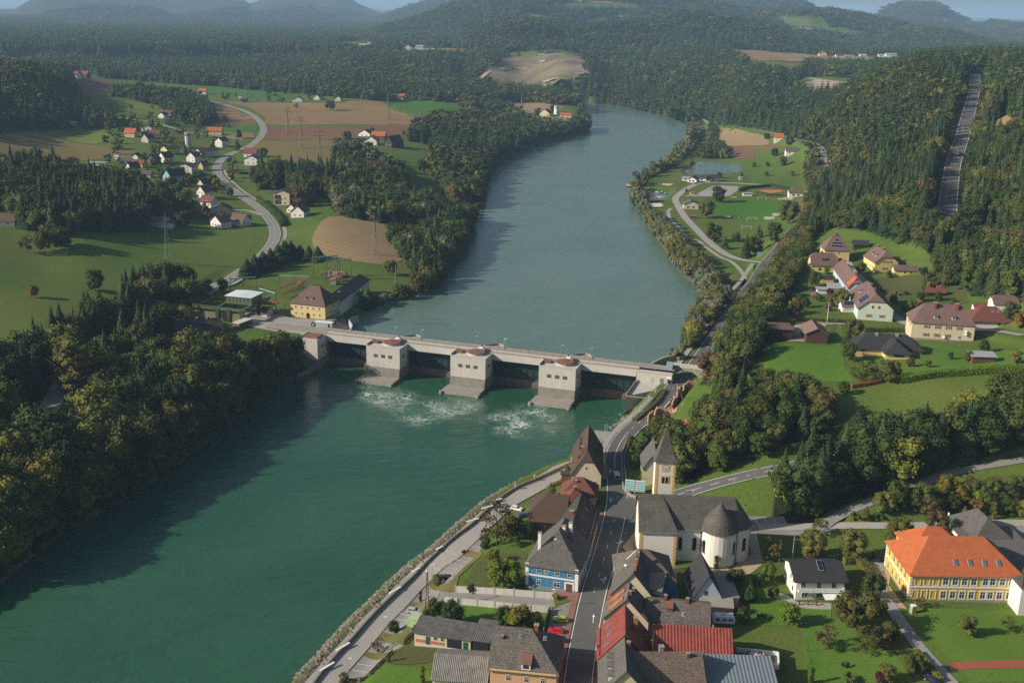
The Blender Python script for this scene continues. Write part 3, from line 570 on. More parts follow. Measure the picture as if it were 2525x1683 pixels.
def line(road,sh,w=.14,dash=None,t0=0,t1=1,name='road_marking'):
 c=ROADS[road];z=ROADZ[road];n=len(c);i0=int(t0*(n-1));i1=int(t1*(n-1));s=np.concatenate([[0],np.cumsum(np.linalg.norm(np.diff(c,axis=0),axis=1))]);mb=MB()
 d=np.gradient(c,axis=0);d/=np.linalg.norm(d,axis=1)[:,None];nr_=np.stack([-d[:,1],d[:,0]],-1);L0,L1=s[i0],s[i1];q=L0
 def at(x,o):
  return(np.interp(x,s,c[:,0])+np.interp(x,s,nr_[:,0])*o,np.interp(x,s,c[:,1])+np.interp(x,s,nr_[:,1])*o,np.interp(x,s,z)+.115)
 while q<L1:
  e=min(L1,q+(dash[0]if dash else 6));k=max(1,int((e-q)/3))
  for j in range(k):
   a=q+(e-q)*j/k;b=q+(e-q)*(j+1)/k;mb.add([at(a,sh-w/2),at(b,sh-w/2),at(b,sh+w/2),at(a,sh+w/2)],[(0,1,2,3)])
  q=e+(dash[1]if dash else 0)
 o=mb.build(name,PAINT);return tag(o,kind='structure')
line('town',3.35,.18);line('town',-3.35,.18);line('town',0,.15,(2.5,4),0,.5);line('town',0,.18,None,.5,.60);line('town',0.0,.13,(3,6),.66,.82)
line('branch',3.3,.18,None,.12);line('branch',-3.3,.18,None,.12);line('branch',0,.2,(3,3),.2);line('left',3.5,.16);line('left',-3.5,.16);line('left',0,.18,(4,5));line('high',5,.22);line('high',-5,.22);line('high',1.2,.18,(5,9))
drape('road_junction',fr('B',(1640,560),(1660,660),(1700,720),(1800,785),(1900,780),(1815,1080),(1700,1190),(1560,1400),(1480,1540),(1400,1540),(1440,1200),(1470,900),(1465,640)),AS_D,.11)
ribbon('footpath',ROADS['left'],2.4,CONC_P,.12,6.6,.36,.82,ROADZ['left'])
# TREE SHAPES
def leafmat(name,c,var=.3):
 c=mul(c,1.08)
 t=NT(name);oi=t.n('ShaderNodeObjectInfo').outputs['Random'];v=t.coord('Object');n=t.noise(v,5.0,3,.7);n2=t.noise(v,1.6,2)
 a=t.ramp(n,(.3,mul(c,.62)),(.7,mul(c,1.4)));a=t.mix(t.ramp(n2,(.4,(0,0,0)),(.6,(.35,.35,.35))),a,(c[0]*1.5,c[1]*1.15,c[2]*.8))
 h=t.n('ShaderNodeHueSaturation');t.t.links.new(a,h.inputs['Color']);t.t.links.new(t.math('ADD',t.math('MULTIPLY',oi,.05),.475),h.inputs['Hue'])
 r2=t.math('FRACT',t.math('MULTIPLY',oi,17.3));t.t.links.new(t.math('ADD',t.math('MULTIPLY',r2,var*2),1-var),h.inputs['Value'])
 t.t.links.new(h.outputs[0],t.b.inputs['Base Color']);t.rough(.8);t.b.inputs['Specular IOR Level'].default_value=.12;return t.m
LEAF={'dark':leafmat('leaves_dark_green',(.034,.052,.013)),'mid':leafmat('leaves_green',(.052,.078,.016)),'olive':leafmat('leaves_olive',(.082,.088,.022)),'yellow':leafmat('leaves_yellow_green',(.135,.135,.022)),
'orange':leafmat('leaves_orange',(.17,.09,.022)),'brown':leafmat('leaves_brown',(.095,.068,.028)),'silver':leafmat('leaves_silver_grey',(.125,.142,.082)),'purple':leafmat('leaves_purple',(.05,.02,.022)),
'fresh':leafmat('leaves_fresh_green',(.075,.13,.014)),'spruce':leafmat('needles_dark',(.020,.036,.013)),'spruce2':leafmat('needles_green',(.033,.052,.018)),'pink':leafmat('blossom_pink',(.35,.10,.22))}
BARK=mottled('bark',(.09,.07,.05),.4,3.0);BARKP=mottled('bark_pale',(.35,.32,.27),.4,3.0)
def lobes_crown(seed,n,lob,quad,prof='round',core=.72):
 """crown of unit height: lobes on an ovoid, leaf-clump quads on the lobes, dark core inside"""
 rg=np.random.default_rng(seed);L=[]
 for k in range(lob):
  u=rg.uniform(-1,1);th=rg.uniform(0,2*math.pi);z=.5+.36*u
  if prof=='round':rr=.30*math.sqrt(max(0,1-u*u*.85));s=rg.uniform(.15,.23)
  elif prof=='column':rr=.07*(1-.5*max(u,0));z=.5+.42*u;s=rg.uniform(.07,.11)
  elif prof=='wide':rr=.42*math.sqrt(max(0,1-u*u*.8));z=.5+.30*u;s=rg.uniform(.15,.25)
  elif prof=='cone':rr=.22*(1-(u+1)/2)+.02;z=.5+.40*u;s=.16*(1-(u+1)/2.6)+.03
  elif prof=='sparse':rr=.34*math.sqrt(max(0,1-u*u*.8));s=rg.uniform(.09,.15)
  L.append((rr*math.cos(th),rr*math.sin(th),z,s))
 V=[];F=[]
 ico=[(0,0,1),(.894,0,.447),(.276,.851,.447),(-.724,.526,.447),(-.724,-.526,.447),(.276,-.851,.447),(.724,.526,-.447),(-.276,.851,-.447),(-.894,0,-.447),(-.276,-.851,-.447),(.724,-.526,-.447),(0,0,-1)]
 fc=[(0,1,2),(0,2,3),(0,3,4),(0,4,5),(0,5,1),(1,6,2),(2,7,3),(3,8,4),(4,9,5),(5,10,1),(6,7,2),(7,8,3),(8,9,4),(9,10,5),(10,6,1),(11,7,6),(11,8,7),(11,9,8),(11,10,9),(11,6,10)]
 if core>0:
  for x,y,z,s in L:
   b=len(V);V+=[(x+a*s*core,y+q*s*core,z+c*s*core)for a,q,c in ico];F+=[tuple(i+b for i in f)for f in fc]
 w=np.array([l[3]**2 for l in L]);w/=w.sum();idx=rg.choice(len(L),n,p=w)
 for k in idx:
  x,y,z,s=L[k];d=rg.normal(size=3);d[2]=abs(d[2])*.9+d[2]*.3;d/=np.linalg.norm(d);c=np.array((x,y,z))+d*s*rg.uniform(.75,1.12)
  nn=d+rg.normal(size=3)*.55;nn/=np.linalg.norm(nn);a=np.cross(nn,rg.normal(size=3));a/=np.linalg.norm(a)+1e-9;e=np.cross(nn,a);q=quad*rg.uniform(.6,1.3)
  b=len(V);V+=[tuple(c+a*q),tuple(c+e*q*.7),tuple(c-a*q),tuple(c-e*q*.7)];F.append((b,b+1,b+2,b+3))
 return V,F
def spruce_crown(seed,lv,br,droop=.35,wid=.2):
 rg=np.random.default_rng(seed);V=[];F=[]
 for i in range(lv):
  t=i/(lv-1);z=.10+.88*t;R=wid*(1-t)**.85+.012;m=max(4,int(br*(1-t*.7)))
  for k in range(m):
   th=2*math.pi*(k+rg.uniform(-.35,.35))/m+i;r=R*rg.uniform(.75,1.15);w=r*.45;dz=r*droop+.01
   c,s=math.cos(th),math.sin(th);b=len(V)
   V+=[(0,0,z+.035),(c*r*.6-s*w,s*r*.6+c*w,z-dz*.45),(c*r,s*r,z-dz),(c*r*.6+s*w,s*r*.6-c*w,z-dz*.45),(c*r*.65,s*r*.65,z-dz*.25+.015)]
   F+=[(b,b+1,b+4),(b+1,b+2,b+4),(b+2,b+3,b+4),(b+3,b,b+4)]
 return V,F
def crown_mesh(name,VF,trunk=None,mat='mid'):
 me=bpy.data.meshes.new(name);me.from_pydata(VF[0],[],VF[1]);me.materials.append(LEAF[mat]);me.update();return me
def trunk_mesh(name,limbs=5,r=.022,h=.62,seed=0,mat=None):
 rg=random.Random(seed);mb=MB();mb.tube((0,0,-.04),(0,0,h*.5),r,r*.75,7);mb.tube((0,0,h*.5),(0.01,0.0,h),r*.75,r*.3,6)
 for k in range(limbs):
  th=2*math.pi*k/limbs+rg.uniform(-.4,.4);z=h*rg.uniform(.4,.75);mb.tube((0,0,z),(.22*math.cos(th),.22*math.sin(th),z+rg.uniform(.12,.25)),r*.42,r*.15,5)
 return mb.mesh(name,mat or BARK)
SH={}
for i in range(4):SH['round%d'%i]=crown_mesh('broadleaf_crown',lobes_crown(10+i,1500,22,.030))
for i in range(2):SH['wide%d'%i]=crown_mesh('wide_crown',lobes_crown(30+i,1500,20,.030,'wide'))
SH['sparse0']=crown_mesh('sparse_crown',lobes_crown(40,1500,26,.027,'sparse',0));SH['column0']=crown_mesh('column_crown',lobes_crown(50,1000,30,.017,'column'));SH['cone0']=crown_mesh('cone_crown',lobes_crown(55,1300,30,.024,'cone'))
for i in range(3):SH['spruce%d'%i]=crown_mesh('spruce_crown',spruce_crown(60+i,17,13,.4,.21+.02*i))
for i in range(3):SH['lround%d'%i]=crown_mesh('far_broadleaf_crown',lobes_crown(70+i,260,9,.06,'round',.85))
for i in range(2):SH['lspruce%d'%i]=crown_mesh('far_spruce_crown',spruce_crown(80+i,8,7,.5,.24))
SH['bush0']=crown_mesh('bush_crown',lobes_crown(90,700,12,.045,'wide'))
TR={'b':trunk_mesh('tree_trunk',6,.022,.62,1),'s':trunk_mesh('spruce_trunk',0,.014,.9,2),'bare':trunk_mesh('bare_trunk',11,.02,.85,3),'p':trunk_mesh('pale_trunk',5,.016,.7,4,BARKP)}
def tree(kind,leaf,x,y,h,label=None,group=None,z=None,wid=1.0,name=None,cat=None,shape=None,rz=None):
 """one tree as a thing with trunk and crown"""
 sp=kind=='spruce';key=shape or{'spruce':'spruce%d'%random.randrange(3),'round':'round%d'%random.randrange(4),'wide':'wide%d'%random.randrange(2),'sparse':'sparse0','column':'column0','cone':'cone0','bush':'bush0'}[kind]
 z=float(hz(x,y))if z is None else z
 nm=name or{'spruce':'spruce_tree','column':'poplar_tree','bush':'garden_bush'}.get(kind,'broadleaf_tree')
 e=empty(nm,(x,y,z-.1),random.uniform(0,6.28)if rz is None else rz,label,cat or('bush' if kind=='bush' else 'tree'),group);e.scale=(h*wid,h*wid,h)
 c=inst('crown',SH[key],e,(0,0,{'bush':-.12,'spruce':-.03,'column':-.02}.get(kind,.04)));c.material_slots[0].link='OBJECT';c.material_slots[0].material=LEAF[leaf]
 inst('trunk',TR['s' if sp else('bare' if kind=='sparse' else 'b')],e)
 return e
KEEP=[]
# BUILDINGS KIT
CONC=NT('dam_concrete');v_=CONC.coord('Object');n1_=CONC.noise(v_,.25,4,.7);n2_=CONC.noise(v_,2.5,4,.7)
mp_=CONC.n('ShaderNodeMapping');CONC.t.links.new(v_,mp_.inputs[0]);mp_.inputs['Scale'].default_value=(1.2,1.2,.08);n3_=CONC.noise(mp_.outputs[0],1.0,3)
CONC.col(CONC.mix(.45,CONC.ramp(n1_,(.3,(.42,.40,.36)),(.7,(.54,.52,.48))),CONC.mix(.5,CONC.ramp(n2_,(.3,(.33,.31,.28)),(.7,(.55,.53,.49))),CONC.ramp(n3_,(.35,(.28,.27,.24)),(.6,(.52,.5,.46))))));CONC.rough(.9);CONC.bump(n2_,.2,.05);CONC=CONC.m
CONC_D=mottled('wet_concrete',(.20,.19,.165),.4,.4,.85,.2);CONC_W=mottled('weathered_concrete',(.30,.275,.24),.35,.5,.9,.2);RUST=mottled('rusty_iron',(.23,.105,.08),.35,.8,.8,.1);BLACKW=plain('dark_opening',(.02,.024,.028),.5)
GATE=mottled('gate_steel_dark',(.022,.045,.045),.5,.3,.5);RAIL=plain('railing_steel',(.25,.25,.24),.5,.3);WHITE=plain('white_paint',(.74,.74,.72),.6);BRICK=mottled('chimney_brick',(.24,.085,.045),.3,3.0,.9);STONE=mottled('rough_stone',(.27,.24,.19),.5,1.2,.95,.6);ROCKM=mottled('riprap_stone',(.22,.195,.15),.65,.6,.95,.6)
DARKW=plain('dark_wood',(.045,.03,.02),.8);WOOD=mottled('brown_wood',(.14,.075,.035),.35,2.0,.8);GREENM=mottled('crane_green',(.10,.135,.07),.3,.6,.6);TIN=plain('grey_tin',(.42,.44,.46),.4,.3);SKYG=plain('skylight_glass',(.10,.13,.17),.15)
_wc={}
def win_mesh(w,h,style='w',frame=None):
 key=(round(w,2),round(h,2),style,(frame or WHITE).name)
 if key not in _wc:
  fr_=MB();t=.09;fr_.box(-w/2,w/2,-.06,.04,0,t);fr_.box(-w/2,w/2,-.06,.04,h-t,h);fr_.box(-w/2,-w/2+t,-.06,.04,t,h-t);fr_.box(w/2-t,w/2,-.06,.04,t,h-t)
  if w>.8:fr_.box(-.035,.035,-.055,.03,t,h-t)
  if style=='c':fr_.box(-w/2+t,w/2-t,-.05,.03,h*.62,h*.62+.06)
  if style=='s' or style=='o':
   for s in(-1,1):fr_.box(min(s*(w/2+.02),s*(w/2+.6)),max(s*(w/2+.02),s*(w/2+.6)),-.07,-.01,0,h,1)
  pa=MB();pa.box(-w/2+t,w/2-t,-.02,.03,t,h-t)
  sh={'s':plain('shutter_brown',(.22,.09,.035),.7),'o':plain('shutter_orange',(.45,.20,.03),.7)}.get(style,WHITE)
  _wc[key]=(fr_.mesh('window',frame or WHITE,sh),pa.mesh('pane',GLASS))
 return _wc[key]
FACE={'f':(0,0),'r':(1,math.pi/2),'b':(2,math.pi),'l':(3,-math.pi/2)}
class House:
 def __init__(s,name,label,NL=None,NR=None,depth=10,z0=None,he=6,hr=10,axis='x',cut=(0,0),wall=None,roof=None,ov=.5,cat='house',world=None,group=None,base=None,thick=.22,mono=None,dip=2.5,keep=True,hipk=1.0):
  if world is None:
   g=P(*NL)if z0 is None else None;z0=g.z if z0 is None else z0
   a=atz(*NL,z0+he);b=atz(*NR,z0+he);w=(b-a).to_2d().length-2*ov;ang=math.atan2(b.y-a.y,b.x-a.x);m=(a+b)/2;nrm=Vector((-math.sin(ang),math.cos(ang),0));o=Vector((m.x,m.y,z0))+nrm*ov
  else:o=Vector((world[0],world[1],world[2]if len(world)>4 else float(hz(world[0],world[1]))));w,ang=world[-2],world[-1];z0=o.z
  s.w,s.d,s.he,s.hr,s.z0,s.ov,s.ang,s.axis,s.cut,s.o=w,depth,he,hr,z0,ov,ang,axis,cut,o
  s.e=empty(name,o,ang,label,cat,group);s.nw=0
  if keep:
   for fx in(-.33,0,.33):
    for fy in(.15,.5,.85):q=s.W(fx*w,fy*depth);KEEP.append((q.x,q.y,max(w/3,depth/3)*.62+3.0))
  W2=w/2;d=depth;X=W2+ov;Y0,Y1=-ov,d+ov;mb=MB()
  if mono is not None:
   hf,hb=(he,hr)if mono=='b' else(hr,he);sl=(hb-hf)/d;zs=[hf,hf,hb,hb];mb.prism([(-W2,0),(W2,0),(W2,d),(-W2,d)],-dip,zs)
   top=[[(-X,Y0,hf-sl*ov),(X,Y0,hf-sl*ov),(X,Y1,hb+sl*ov),(-X,Y1,hb+sl*ov)]];s.sl=sl
  else:
   half=(W2 if axis=='y' else d/2);sl=(hr-he)/half;s.sl=sl;ze=he-sl*ov;HX=half+ov;L0,L1=(Y0,Y1)if axis=='y' else(-X,X);s.half=half
   mb.prism([(-W2,0),(W2,0),(W2,d),(-W2,d)],-dip,he)
   for c,l0,sg in((cut[0],(0 if axis=='y' else-W2),1),(cut[1],(d if axis=='y' else W2),-1)):
    if c>=.99:continue
    zc=hr-c*(hr-he)-.06;xc=half*c;th=.3
    pr=[(-half,he),(half,he),(xc,zc),(-xc,zc)]if c>.01 else[(-half,he),(half,he),(0,zc)]
    if axis=='y':A_=[(x,l0,z)for x,z in pr];B_=[(x,l0+sg*th,z)for x,z in pr]
    else:A_=[(l0,d/2+x,z)for x,z in pr];B_=[(l0+sg*th,d/2+x,z)for x,z in pr]
    n=len(pr);fs=[tuple(range(n)),tuple(range(n,2*n))[::-1]]+[(i,i+n,(i+1)%n+n,(i+1)%n)for i in range(n)];mb.add(A_+B_,fs)
   def q(x,l,z):return(x,l,z)if axis=='y' else(l,d/2+x,z)
   c0,c1=cut;i0,i1=c0*HX*hipk,c1*HX*hipk;z0c,z1c=hr-c0*(hr-ze),hr-c1*(hr-ze);x0c,x1c=HX*c0,HX*c1
   def dd(l):
    o_=[]
    for p in l:
     if not o_ or max(abs(a-b)for a,b in zip(p,o_[-1]))>.01:o_.append(p)
    if max(abs(a-b)for a,b in zip(o_[0],o_[-1]))<.01:o_.pop()
    return o_
   top=[dd([q(-HX,L0,ze),q(-x0c,L0,z0c),q(0,L0+i0,hr),q(0,L1-i1,hr),q(-x1c,L1,z1c),q(-HX,L1,ze)]),dd([q(HX,L1,ze),q(x1c,L1,z1c),q(0,L1-i1,hr),q(0,L0+i0,hr),q(x0c,L0,z0c),q(HX,L0,ze)])]
   if c0>.01:top.append([q(-x0c,L0,z0c),q(x0c,L0,z0c),q(0,L0+i0,hr)])
   if c1>.01:top.append([q(x1c,L1,z1c),q(-x1c,L1,z1c),q(0,L1-i1,hr)])
  s.wall=mb.build('wall',wall,s.e)
  vv=[];ff=[];idx={}
  def vi(p):
   k=tuple(round(c,3)for c in p)
   if k not in idx:idx[k]=len(vv);vv.append(p)
   return idx[k]
  polys=[[vi(p)for p in t_]for t_ in top];ec={}
  for k in range(len(polys)):
   p=polys[k];a,b,c=[Vector(vv[i])for i in p[:3]];
   nz=sum((vv[p[i]][0]*vv[p[(i+1)%len(p)]][1]-vv[p[(i+1)%len(p)]][0]*vv[p[i]][1])for i in range(len(p)))
   if nz<0:polys[k]=p[::-1]
  for p in polys:
   for i in range(len(p)):ec[(p[i],p[(i+1)%len(p)])]=1
  n=len(vv);vv2=[(x,y,z-thick)for x,y,z in vv];ff=[tuple(p)for p in polys]+[tuple(i+n for i in p[::-1])for p in polys]
  ff+=[(a,a+n,b+n,b)for(a,b)in ec if(b,a)not in ec]
  r=MB();r.add([(x,y,z+thick*.6)for x,y,z in vv]+[(x,y,z+thick*.6)for x,y,z in vv2],ff);s.roof=r.build('roof',roof,s.e)
 def W(s,x,y,z=0):c,n=math.cos(s.ang),math.sin(s.ang);return Vector((s.o.x+x*c-y*n,s.o.y+x*n+y*c,s.o.z+z))
 def fpt(s,face,t,z,out=0.0):
  w,d=s.w,s.d
  return{'f':(t*w/2,-out,z),'b':(-t*w/2,d+out,z),'l':(-w/2-out,d/2-t*d/2,z),'r':(w/2+out,d/2+t*d/2,z)}[face],FACE[face][1]
 def win(s,face,ts,z,w=1.1,h=1.4,style='w',frame=None,fine=True):
  a,b=win_mesh(w,h,style,frame)
  for t in ts:
   p,r=s.fpt(face,t,z,.02);o=inst('window',a,s.e,p,r);inst('pane',b,o)
  return s
 def part(s,name,face,t,z,mb_or_box,mat,out=.02):
  p,r=s.fpt(face,t,z,out)
  mb=mb_or_box if isinstance(mb_or_box,MB)else MB().box(*mb_or_box);return mb.build(name,mat,s.e,p,r)
 def door(s,face,t,w=1.1,h=2.1,mat=None,z=0.0):return s.part('door',face,t,z,(-w/2,w/2,-.07,.05,0,h),mat or WOOD)
 def rz(s,x,y):
  if s.axis=='y':return s.hr-s.sl*abs(x)
  return s.hr-s.sl*abs(y-s.d/2)
 def chim(s,*pts,w=.75,h=1.3,mat=None,cap=None):
  for fx,fy in pts:
   x,y=fx*s.w/2,fy*s.d;z=s.rz(x,y);mb=MB();mb.box(x-w/2,x+w/2,y-w/2,y+w/2,z-.6,max(z+h,s.hr+.3 if h>.9 else z+h));t=max(z+h,s.hr+.3 if h>.9 else z+h);mb.box(x-w*.62,x+w*.62,y-w*.62,y+w*.62,t,t+.14,1);mb.build('chimney',[mat or BRICK,cap or CONC_W],s.roof)
  return s
 def _slope(s,side):return{'f':(0,math.atan(s.sl)),'b':(math.pi,math.atan(s.sl)),'l':(-math.pi/2,math.atan(s.sl)),'r':(math.pi/2,math.atan(s.sl))}[side]
 def _onroof(s,side,a,u):
  """a along the eaves -1..1, u up the slope 0..1"""
  if side in 'fb':y=u*s.half;y=y if side=='f' else s.d-y;x=a*s.w/2
  else:x=-s.w/2+u*s.half;x=x if side=='l' else-x;y=s.d/2+a*s.d/2
  return Vector((x,y,s.rz(x,y)+.14))
 def flat(s,name,side,pts,w,l,mat,th=.09,lift=.03,tilt=0.0,frame=None):
  r,sl=s._slope(side)
  for a,u in pts:
   mb=MB().box(-w/2,w/2,0,l,0,th);
   if frame:mb.box(-w/2-.08,w/2+.08,-.1,l+.08,-.02,th*.5,1)
   o=mb.build(name,[mat,frame]if frame else mat,s.roof);o.location=s._onroof(side,a,u)+Vector((0,0,lift));o.rotation_euler=Matrix.Rotation(r,3,'Z').to_4x4().to_3x3().__matmul__(Matrix.Rotation(sl+tilt,3,'X')).to_euler()
  return s
 def dormer(s,side,pts,w=1.5,h=1.2,mat=None,roof=None,win=True,pitch=.25):
  r,sl=s._slope(side);t=math.tan(sl);L=(h)/max(t-pitch,.15)+.3
  for a,u in pts:
   mb=MB();mb.add([(-w/2,0,-.3),(w/2,0,-.3),(w/2,0,h),(-w/2,0,h),(-w/2,L,L*t-.3),(w/2,L,L*t-.3),(w/2,L,h+L*pitch),(-w/2,L,h+L*pitch)],[(0,1,2,3),(1,5,6,2),(4,0,3,7)])
   k=.18;mb.add([(-w/2-k,-.3,h+.02),(w/2+k,-.3,h+.02),(w/2+k,L,h+L*pitch+.1),(-w/2-k,L,h+L*pitch+.1),(-w/2-k,-.3,h+.14),(w/2+k,-.3,h+.14),(w/2+k,L,h+L*pitch+.22),(-w/2-k,L,h+L*pitch+.22)],[(0,3,2,1),(4,5,6,7),(0,1,5,4),(1,2,6,5),(3,0,4,7)],1)
   if win:mb.box(-w*.32,w*.32,-.03,0,h*.2,h*.85,2)
   mb.build('dormer',[mat or WHITE,roof or s.roof.data.materials[0],GLASS],s.roof,s._onroof(side,a,u),r)
  return s
def boxthing(name,label,cat,mat,px=None,world=None,size=(1,1,1),rz=0.0,group=None,z=None):
 p=P(*px)if px else Vector((world[0],world[1],float(hz(world[0],world[1]))));z=p.z if z is None else z
 o=MB().box(-size[0]/2,size[0]/2,0,size[1],0,size[2]).build(name,mat,None,(p.x,p.y,z),rz);return tag(o,label,cat,group)
def poles(pts,r,mb,n=6,mi=0):
 for a,b in pts:mb.tube(a,b,r,r,n,mi)
# THE DAM
dA=atz(903,851.5,15);dB=atz(1420,911.4,15);DU=(dB-dA).normalized();DV=Vector((-DU.y,DU.x,0));DANG=math.atan2(DU.y,DU.x)
def dloc(px,py,z):p=atz(px,py,z)-dA;return p.dot(DU),p.dot(DV)
def dw(u,v,z=0):return Vector((dA.x+DU.x*u+DV.x*v,dA.y+DU.y*u+DV.y*v,z))
dam=empty('river_dam',(dA.x,dA.y,0),DANG,'long concrete river dam with three window pierced piers and dark steel gates','dam')
hatch=MB();hatch.lathe([(4.25,0),(4.25,.85)],28);hm=hatch.mesh('hatch_ring',CONC);lid=MB();lid.lathe([(4.35,.85),(4.35,1.15),(3.9,1.32),(.3,1.5),(.3,1.8),(.01,1.8)],28);lid.tube((-1.2,0,1.6),(1.2,0,1.6),.12);lm=lid.mesh('hatch_lid',RUST)
vw=MB().box(-1.0,1.0,-.05,.1,0,1.55,0);[vw.box(-1.0,1.0,-.12,-.05,.1+k*.3,.2+k*.3,1)for k in range(5)];vwm=vw.mesh('louvre_window',BLACKW,CONC_D)
PW_=16.9
for k in range(3):
 u0=42.1*k;u1=u0+PW_;mb=MB()
 mb.add([(u0,0,5.2),(u1,0,5.2),(u1,9,5.2),(u0,9,5.2),(u0,0,14.9),(u1,0,14.9),(u1,9,14.9),(u0,9,14.9)],[(0,1,5,4),(1,2,6,5),(3,0,4,7),(4,5,6,7)])
 mb.box(u0-.15,u1+.15,-.15,9,14.9,15.15);pr=mb.build('pier',CONC,dam)
 lo=MB();lo.add([(u0+.0,-1.2,1.4),(u1,-1.2,1.4),(u1+.0,12,-4),(u0,12,-4),(u0+.12,.12,5.2),(u1-.12,.12,5.2),(u1-.12,12,5.2),(u0+.12,12,5.2),(u0,-1.2,-4),(u1,-1.2,-4)],[(0,1,5,4),(1,9,2,6,5),(3,8,0,4,7),(4,5,6,7),(8,9,1,0)]);lo.box(u0+.1,u1-.1,9,12,5.2,14.8);lo.build('pier_base',CONC_D,dam)
 sb=MB();sb.box(u0-.8,u1+.3,-10.2,-1.0,-3,1.35);sb.tube((u0-.6,-10.2,-3),(u0-.6,-10.2,1.3),.9,n=10);sb.tube((u1+.1,-10.2,-3),(u1+.1,-10.2,1.3),.9,n=10);sb.box(u0+7,u0+8.4,-1.6,-1.05,1.35,1.42,1);sb.build('outlet_slab',[CONC_W,RUST],dam)
 inst('hatch_ring',hm,pr,(u0+10.4,6.2,15.1));inst('hatch_lid',lm,pr,(u0+10.4,6.2,15.1))
 for fx in(.28,.5,.715):inst('louvre_window',vwm,pr,(u0+fx*PW_,0,9.9))
 inst('louvre_window',vwm,pr,(u1,4.4,9.9),math.pi/2)
 s2=MB();s2.box(u0+.2,u0+.5,.2,8.8,15.15,16.0);s2.build('parapet',CONC_W,pr);s3=MB().box(u0+1.2,u0+4.0,4.2,7.6,15.15,15.75);s3.box(u0+1.0,u0+4.2,4.0,7.8,15.75,15.95);s3.build('small_hatch',RUST,pr)
 ld=MB();[ld.tube((u0-.25,y,1),(u0-.25,y,5.6),.05)for y in(.4,.9)];[ld.box(u0-.3,u0-.2,.4,.9,z,z+.06)for z in np.arange(1.2,5.4,.45)];ld.build('ladder',RAIL,pr)
 ns=MB();cxu=u0+14.2;pts_=[(u0+8.0,18.5),(u0+14.8,24.6),(u0+16.4,24.2),(u0+18.6,22.0),(u0+19.8,18.5)];ns.prism(pts_,3,14.6);ns.build('upstream_nose',CONC_W,dam)
 for q in range(4):a,b=pts_[q],pts_[q+1];MB().prism([a,b,(b[0]*.97+cxu*.03,b[1]-.45),(a[0]*.97+cxu*.03,a[1]-.45)],14.6,15.5).build('nose_parapet',CONC_W,dam)
 vt=MB();[vt.add([(u0+12+q*1.5,11.2,15.3),(u0+13.3+q*1.5,11.2,15.3),(u0+13.3+q*1.5,12.8,15.3),(u0+12+q*1.5,12.8,15.3),(u0+12.6+q*1.5,12,16.4)],[(0,1,4),(1,2,4),(2,3,4),(3,0,4)])for q in(0,1)];vt.build('roof_light',GATE,dam)
 MB().box(u0+8.8,u0+11.2,12.4,14.8,15.2,15.9).box(u0+9.1,u0+10.9,12.7,14.5,15.9,16.1).build('shaft_cover',WHITE,dam)
ab=MB();ab.box(-33.4,-25.5,0,9,5.0,14.9);abt=ab.build('left_abutment',CONC,dam);lo=MB();lo.add([(-33.4,-.6,-3),(-25.2,-.6,-3),(-25.0,12,-3),(-33.4,12,-3),(-33.4,.1,5),(-25.6,.1,5),(-25.6,12,5),(-33.4,12,5)],[(0,1,5,4),(1,2,6,5),(3,0,4,7),(4,5,6,7)]);lo.box(-27,-25.4,9,12,5,14.8);lo.build('abutment_base',CONC_D,dam)
MB().box(-33,-26.2,1.2,7.6,14.9,15.7).build('hatch_lid',RUST,abt)
for y in(4.4,6.2):inst('louvre_window',vwm,abt,(-25.5,y,9.9),math.pi/2,(.5,1,1))
for k in range(4):
 u0=-25.4+42.1*k+(.0 if k else 0);u1=u0+25.3
 MB().box(u0,u1,9.2,11.2,12.0,14.75).build('girder',CONC,dam)
 gt=MB();gt.box(u0,u1,12.9,13.3,3.2,11.9);[gt.box(u0+q*25.3/8-.12,u0+q*25.3/8+.12,12.6,12.9,3.4,11.8)for q in range(1,8)];[gt.box(u0,u1,12.55,12.9,z,z+.25)for z in(5.2,8.2)];gt.build('gate',GATE,dam)
 sl_=MB();sl_.add([(u0,11.2,-3),(u1,11.2,-3),(u1,11.6,2.0),(u0,11.6,2.0),(u1,12.6,3.2),(u0,12.6,3.2),(u1,13.4,3.2),(u0,13.4,3.2)],[(0,1,2,3),(3,2,4,5),(5,4,6,7)]);sl_.build('weir_sill',mottled('weir_sill_concrete',(.13,.10,.085),.5,.5),dam)
MB().box(-60,142.2,11.2,19,14.5,15.0).build('deck',CONC_W,dam);MB().box(-26,127,13.4,18.9,-4,14.5).build('dam_core',CONC_D,dam)
MB().box(-26,127,9.2,9.5,14.75,15.15).box(-26,127,12.4,12.7,15.0,15.7).build('walkway_curb',CONC,dam);MB().box(-55,142,13.6,13.8,15.0,15.12).box(-55,142,16.8,17.0,15.0,15.12).box(-33,142,18.7,19.0,15.0,15.5).build('crane_rail',CONC_W,dam)
for k in range(4):
 u0=-25.2+42.1*k;rl=MB();[rl.box(u0+q*2.5-.04,u0+q*2.5+.04,9.3,9.38,15.1,16.2)for q in range(11)];rl.box(u0,u0+25,9.3,9.38,16.15,16.22);rl.box(u0,u0+25,9.3,9.38,15.6,15.65);rl.build('railing',RAIL,dam)
for q in range(52):pass
sl2=MB();[sl2.box(-55+q*3.8,-54.88+q*3.8,13.9,18.6,15.0,15.03)for q in range(52)];sl2.build('deck_joint',CONC_D,dam)
tu0=126.6;tz=10.2;c1=dloc(*f1('E',1780,775),tz);c2=dloc(*f1('E',1950,700),tz);rb=MB();rb.prism([(tu0,-12.5),(c1[0],c1[1]),(c1[0]+1,9),(tu0,9)],3.6,tz);rb.build('terrace_block',CONC,dam)
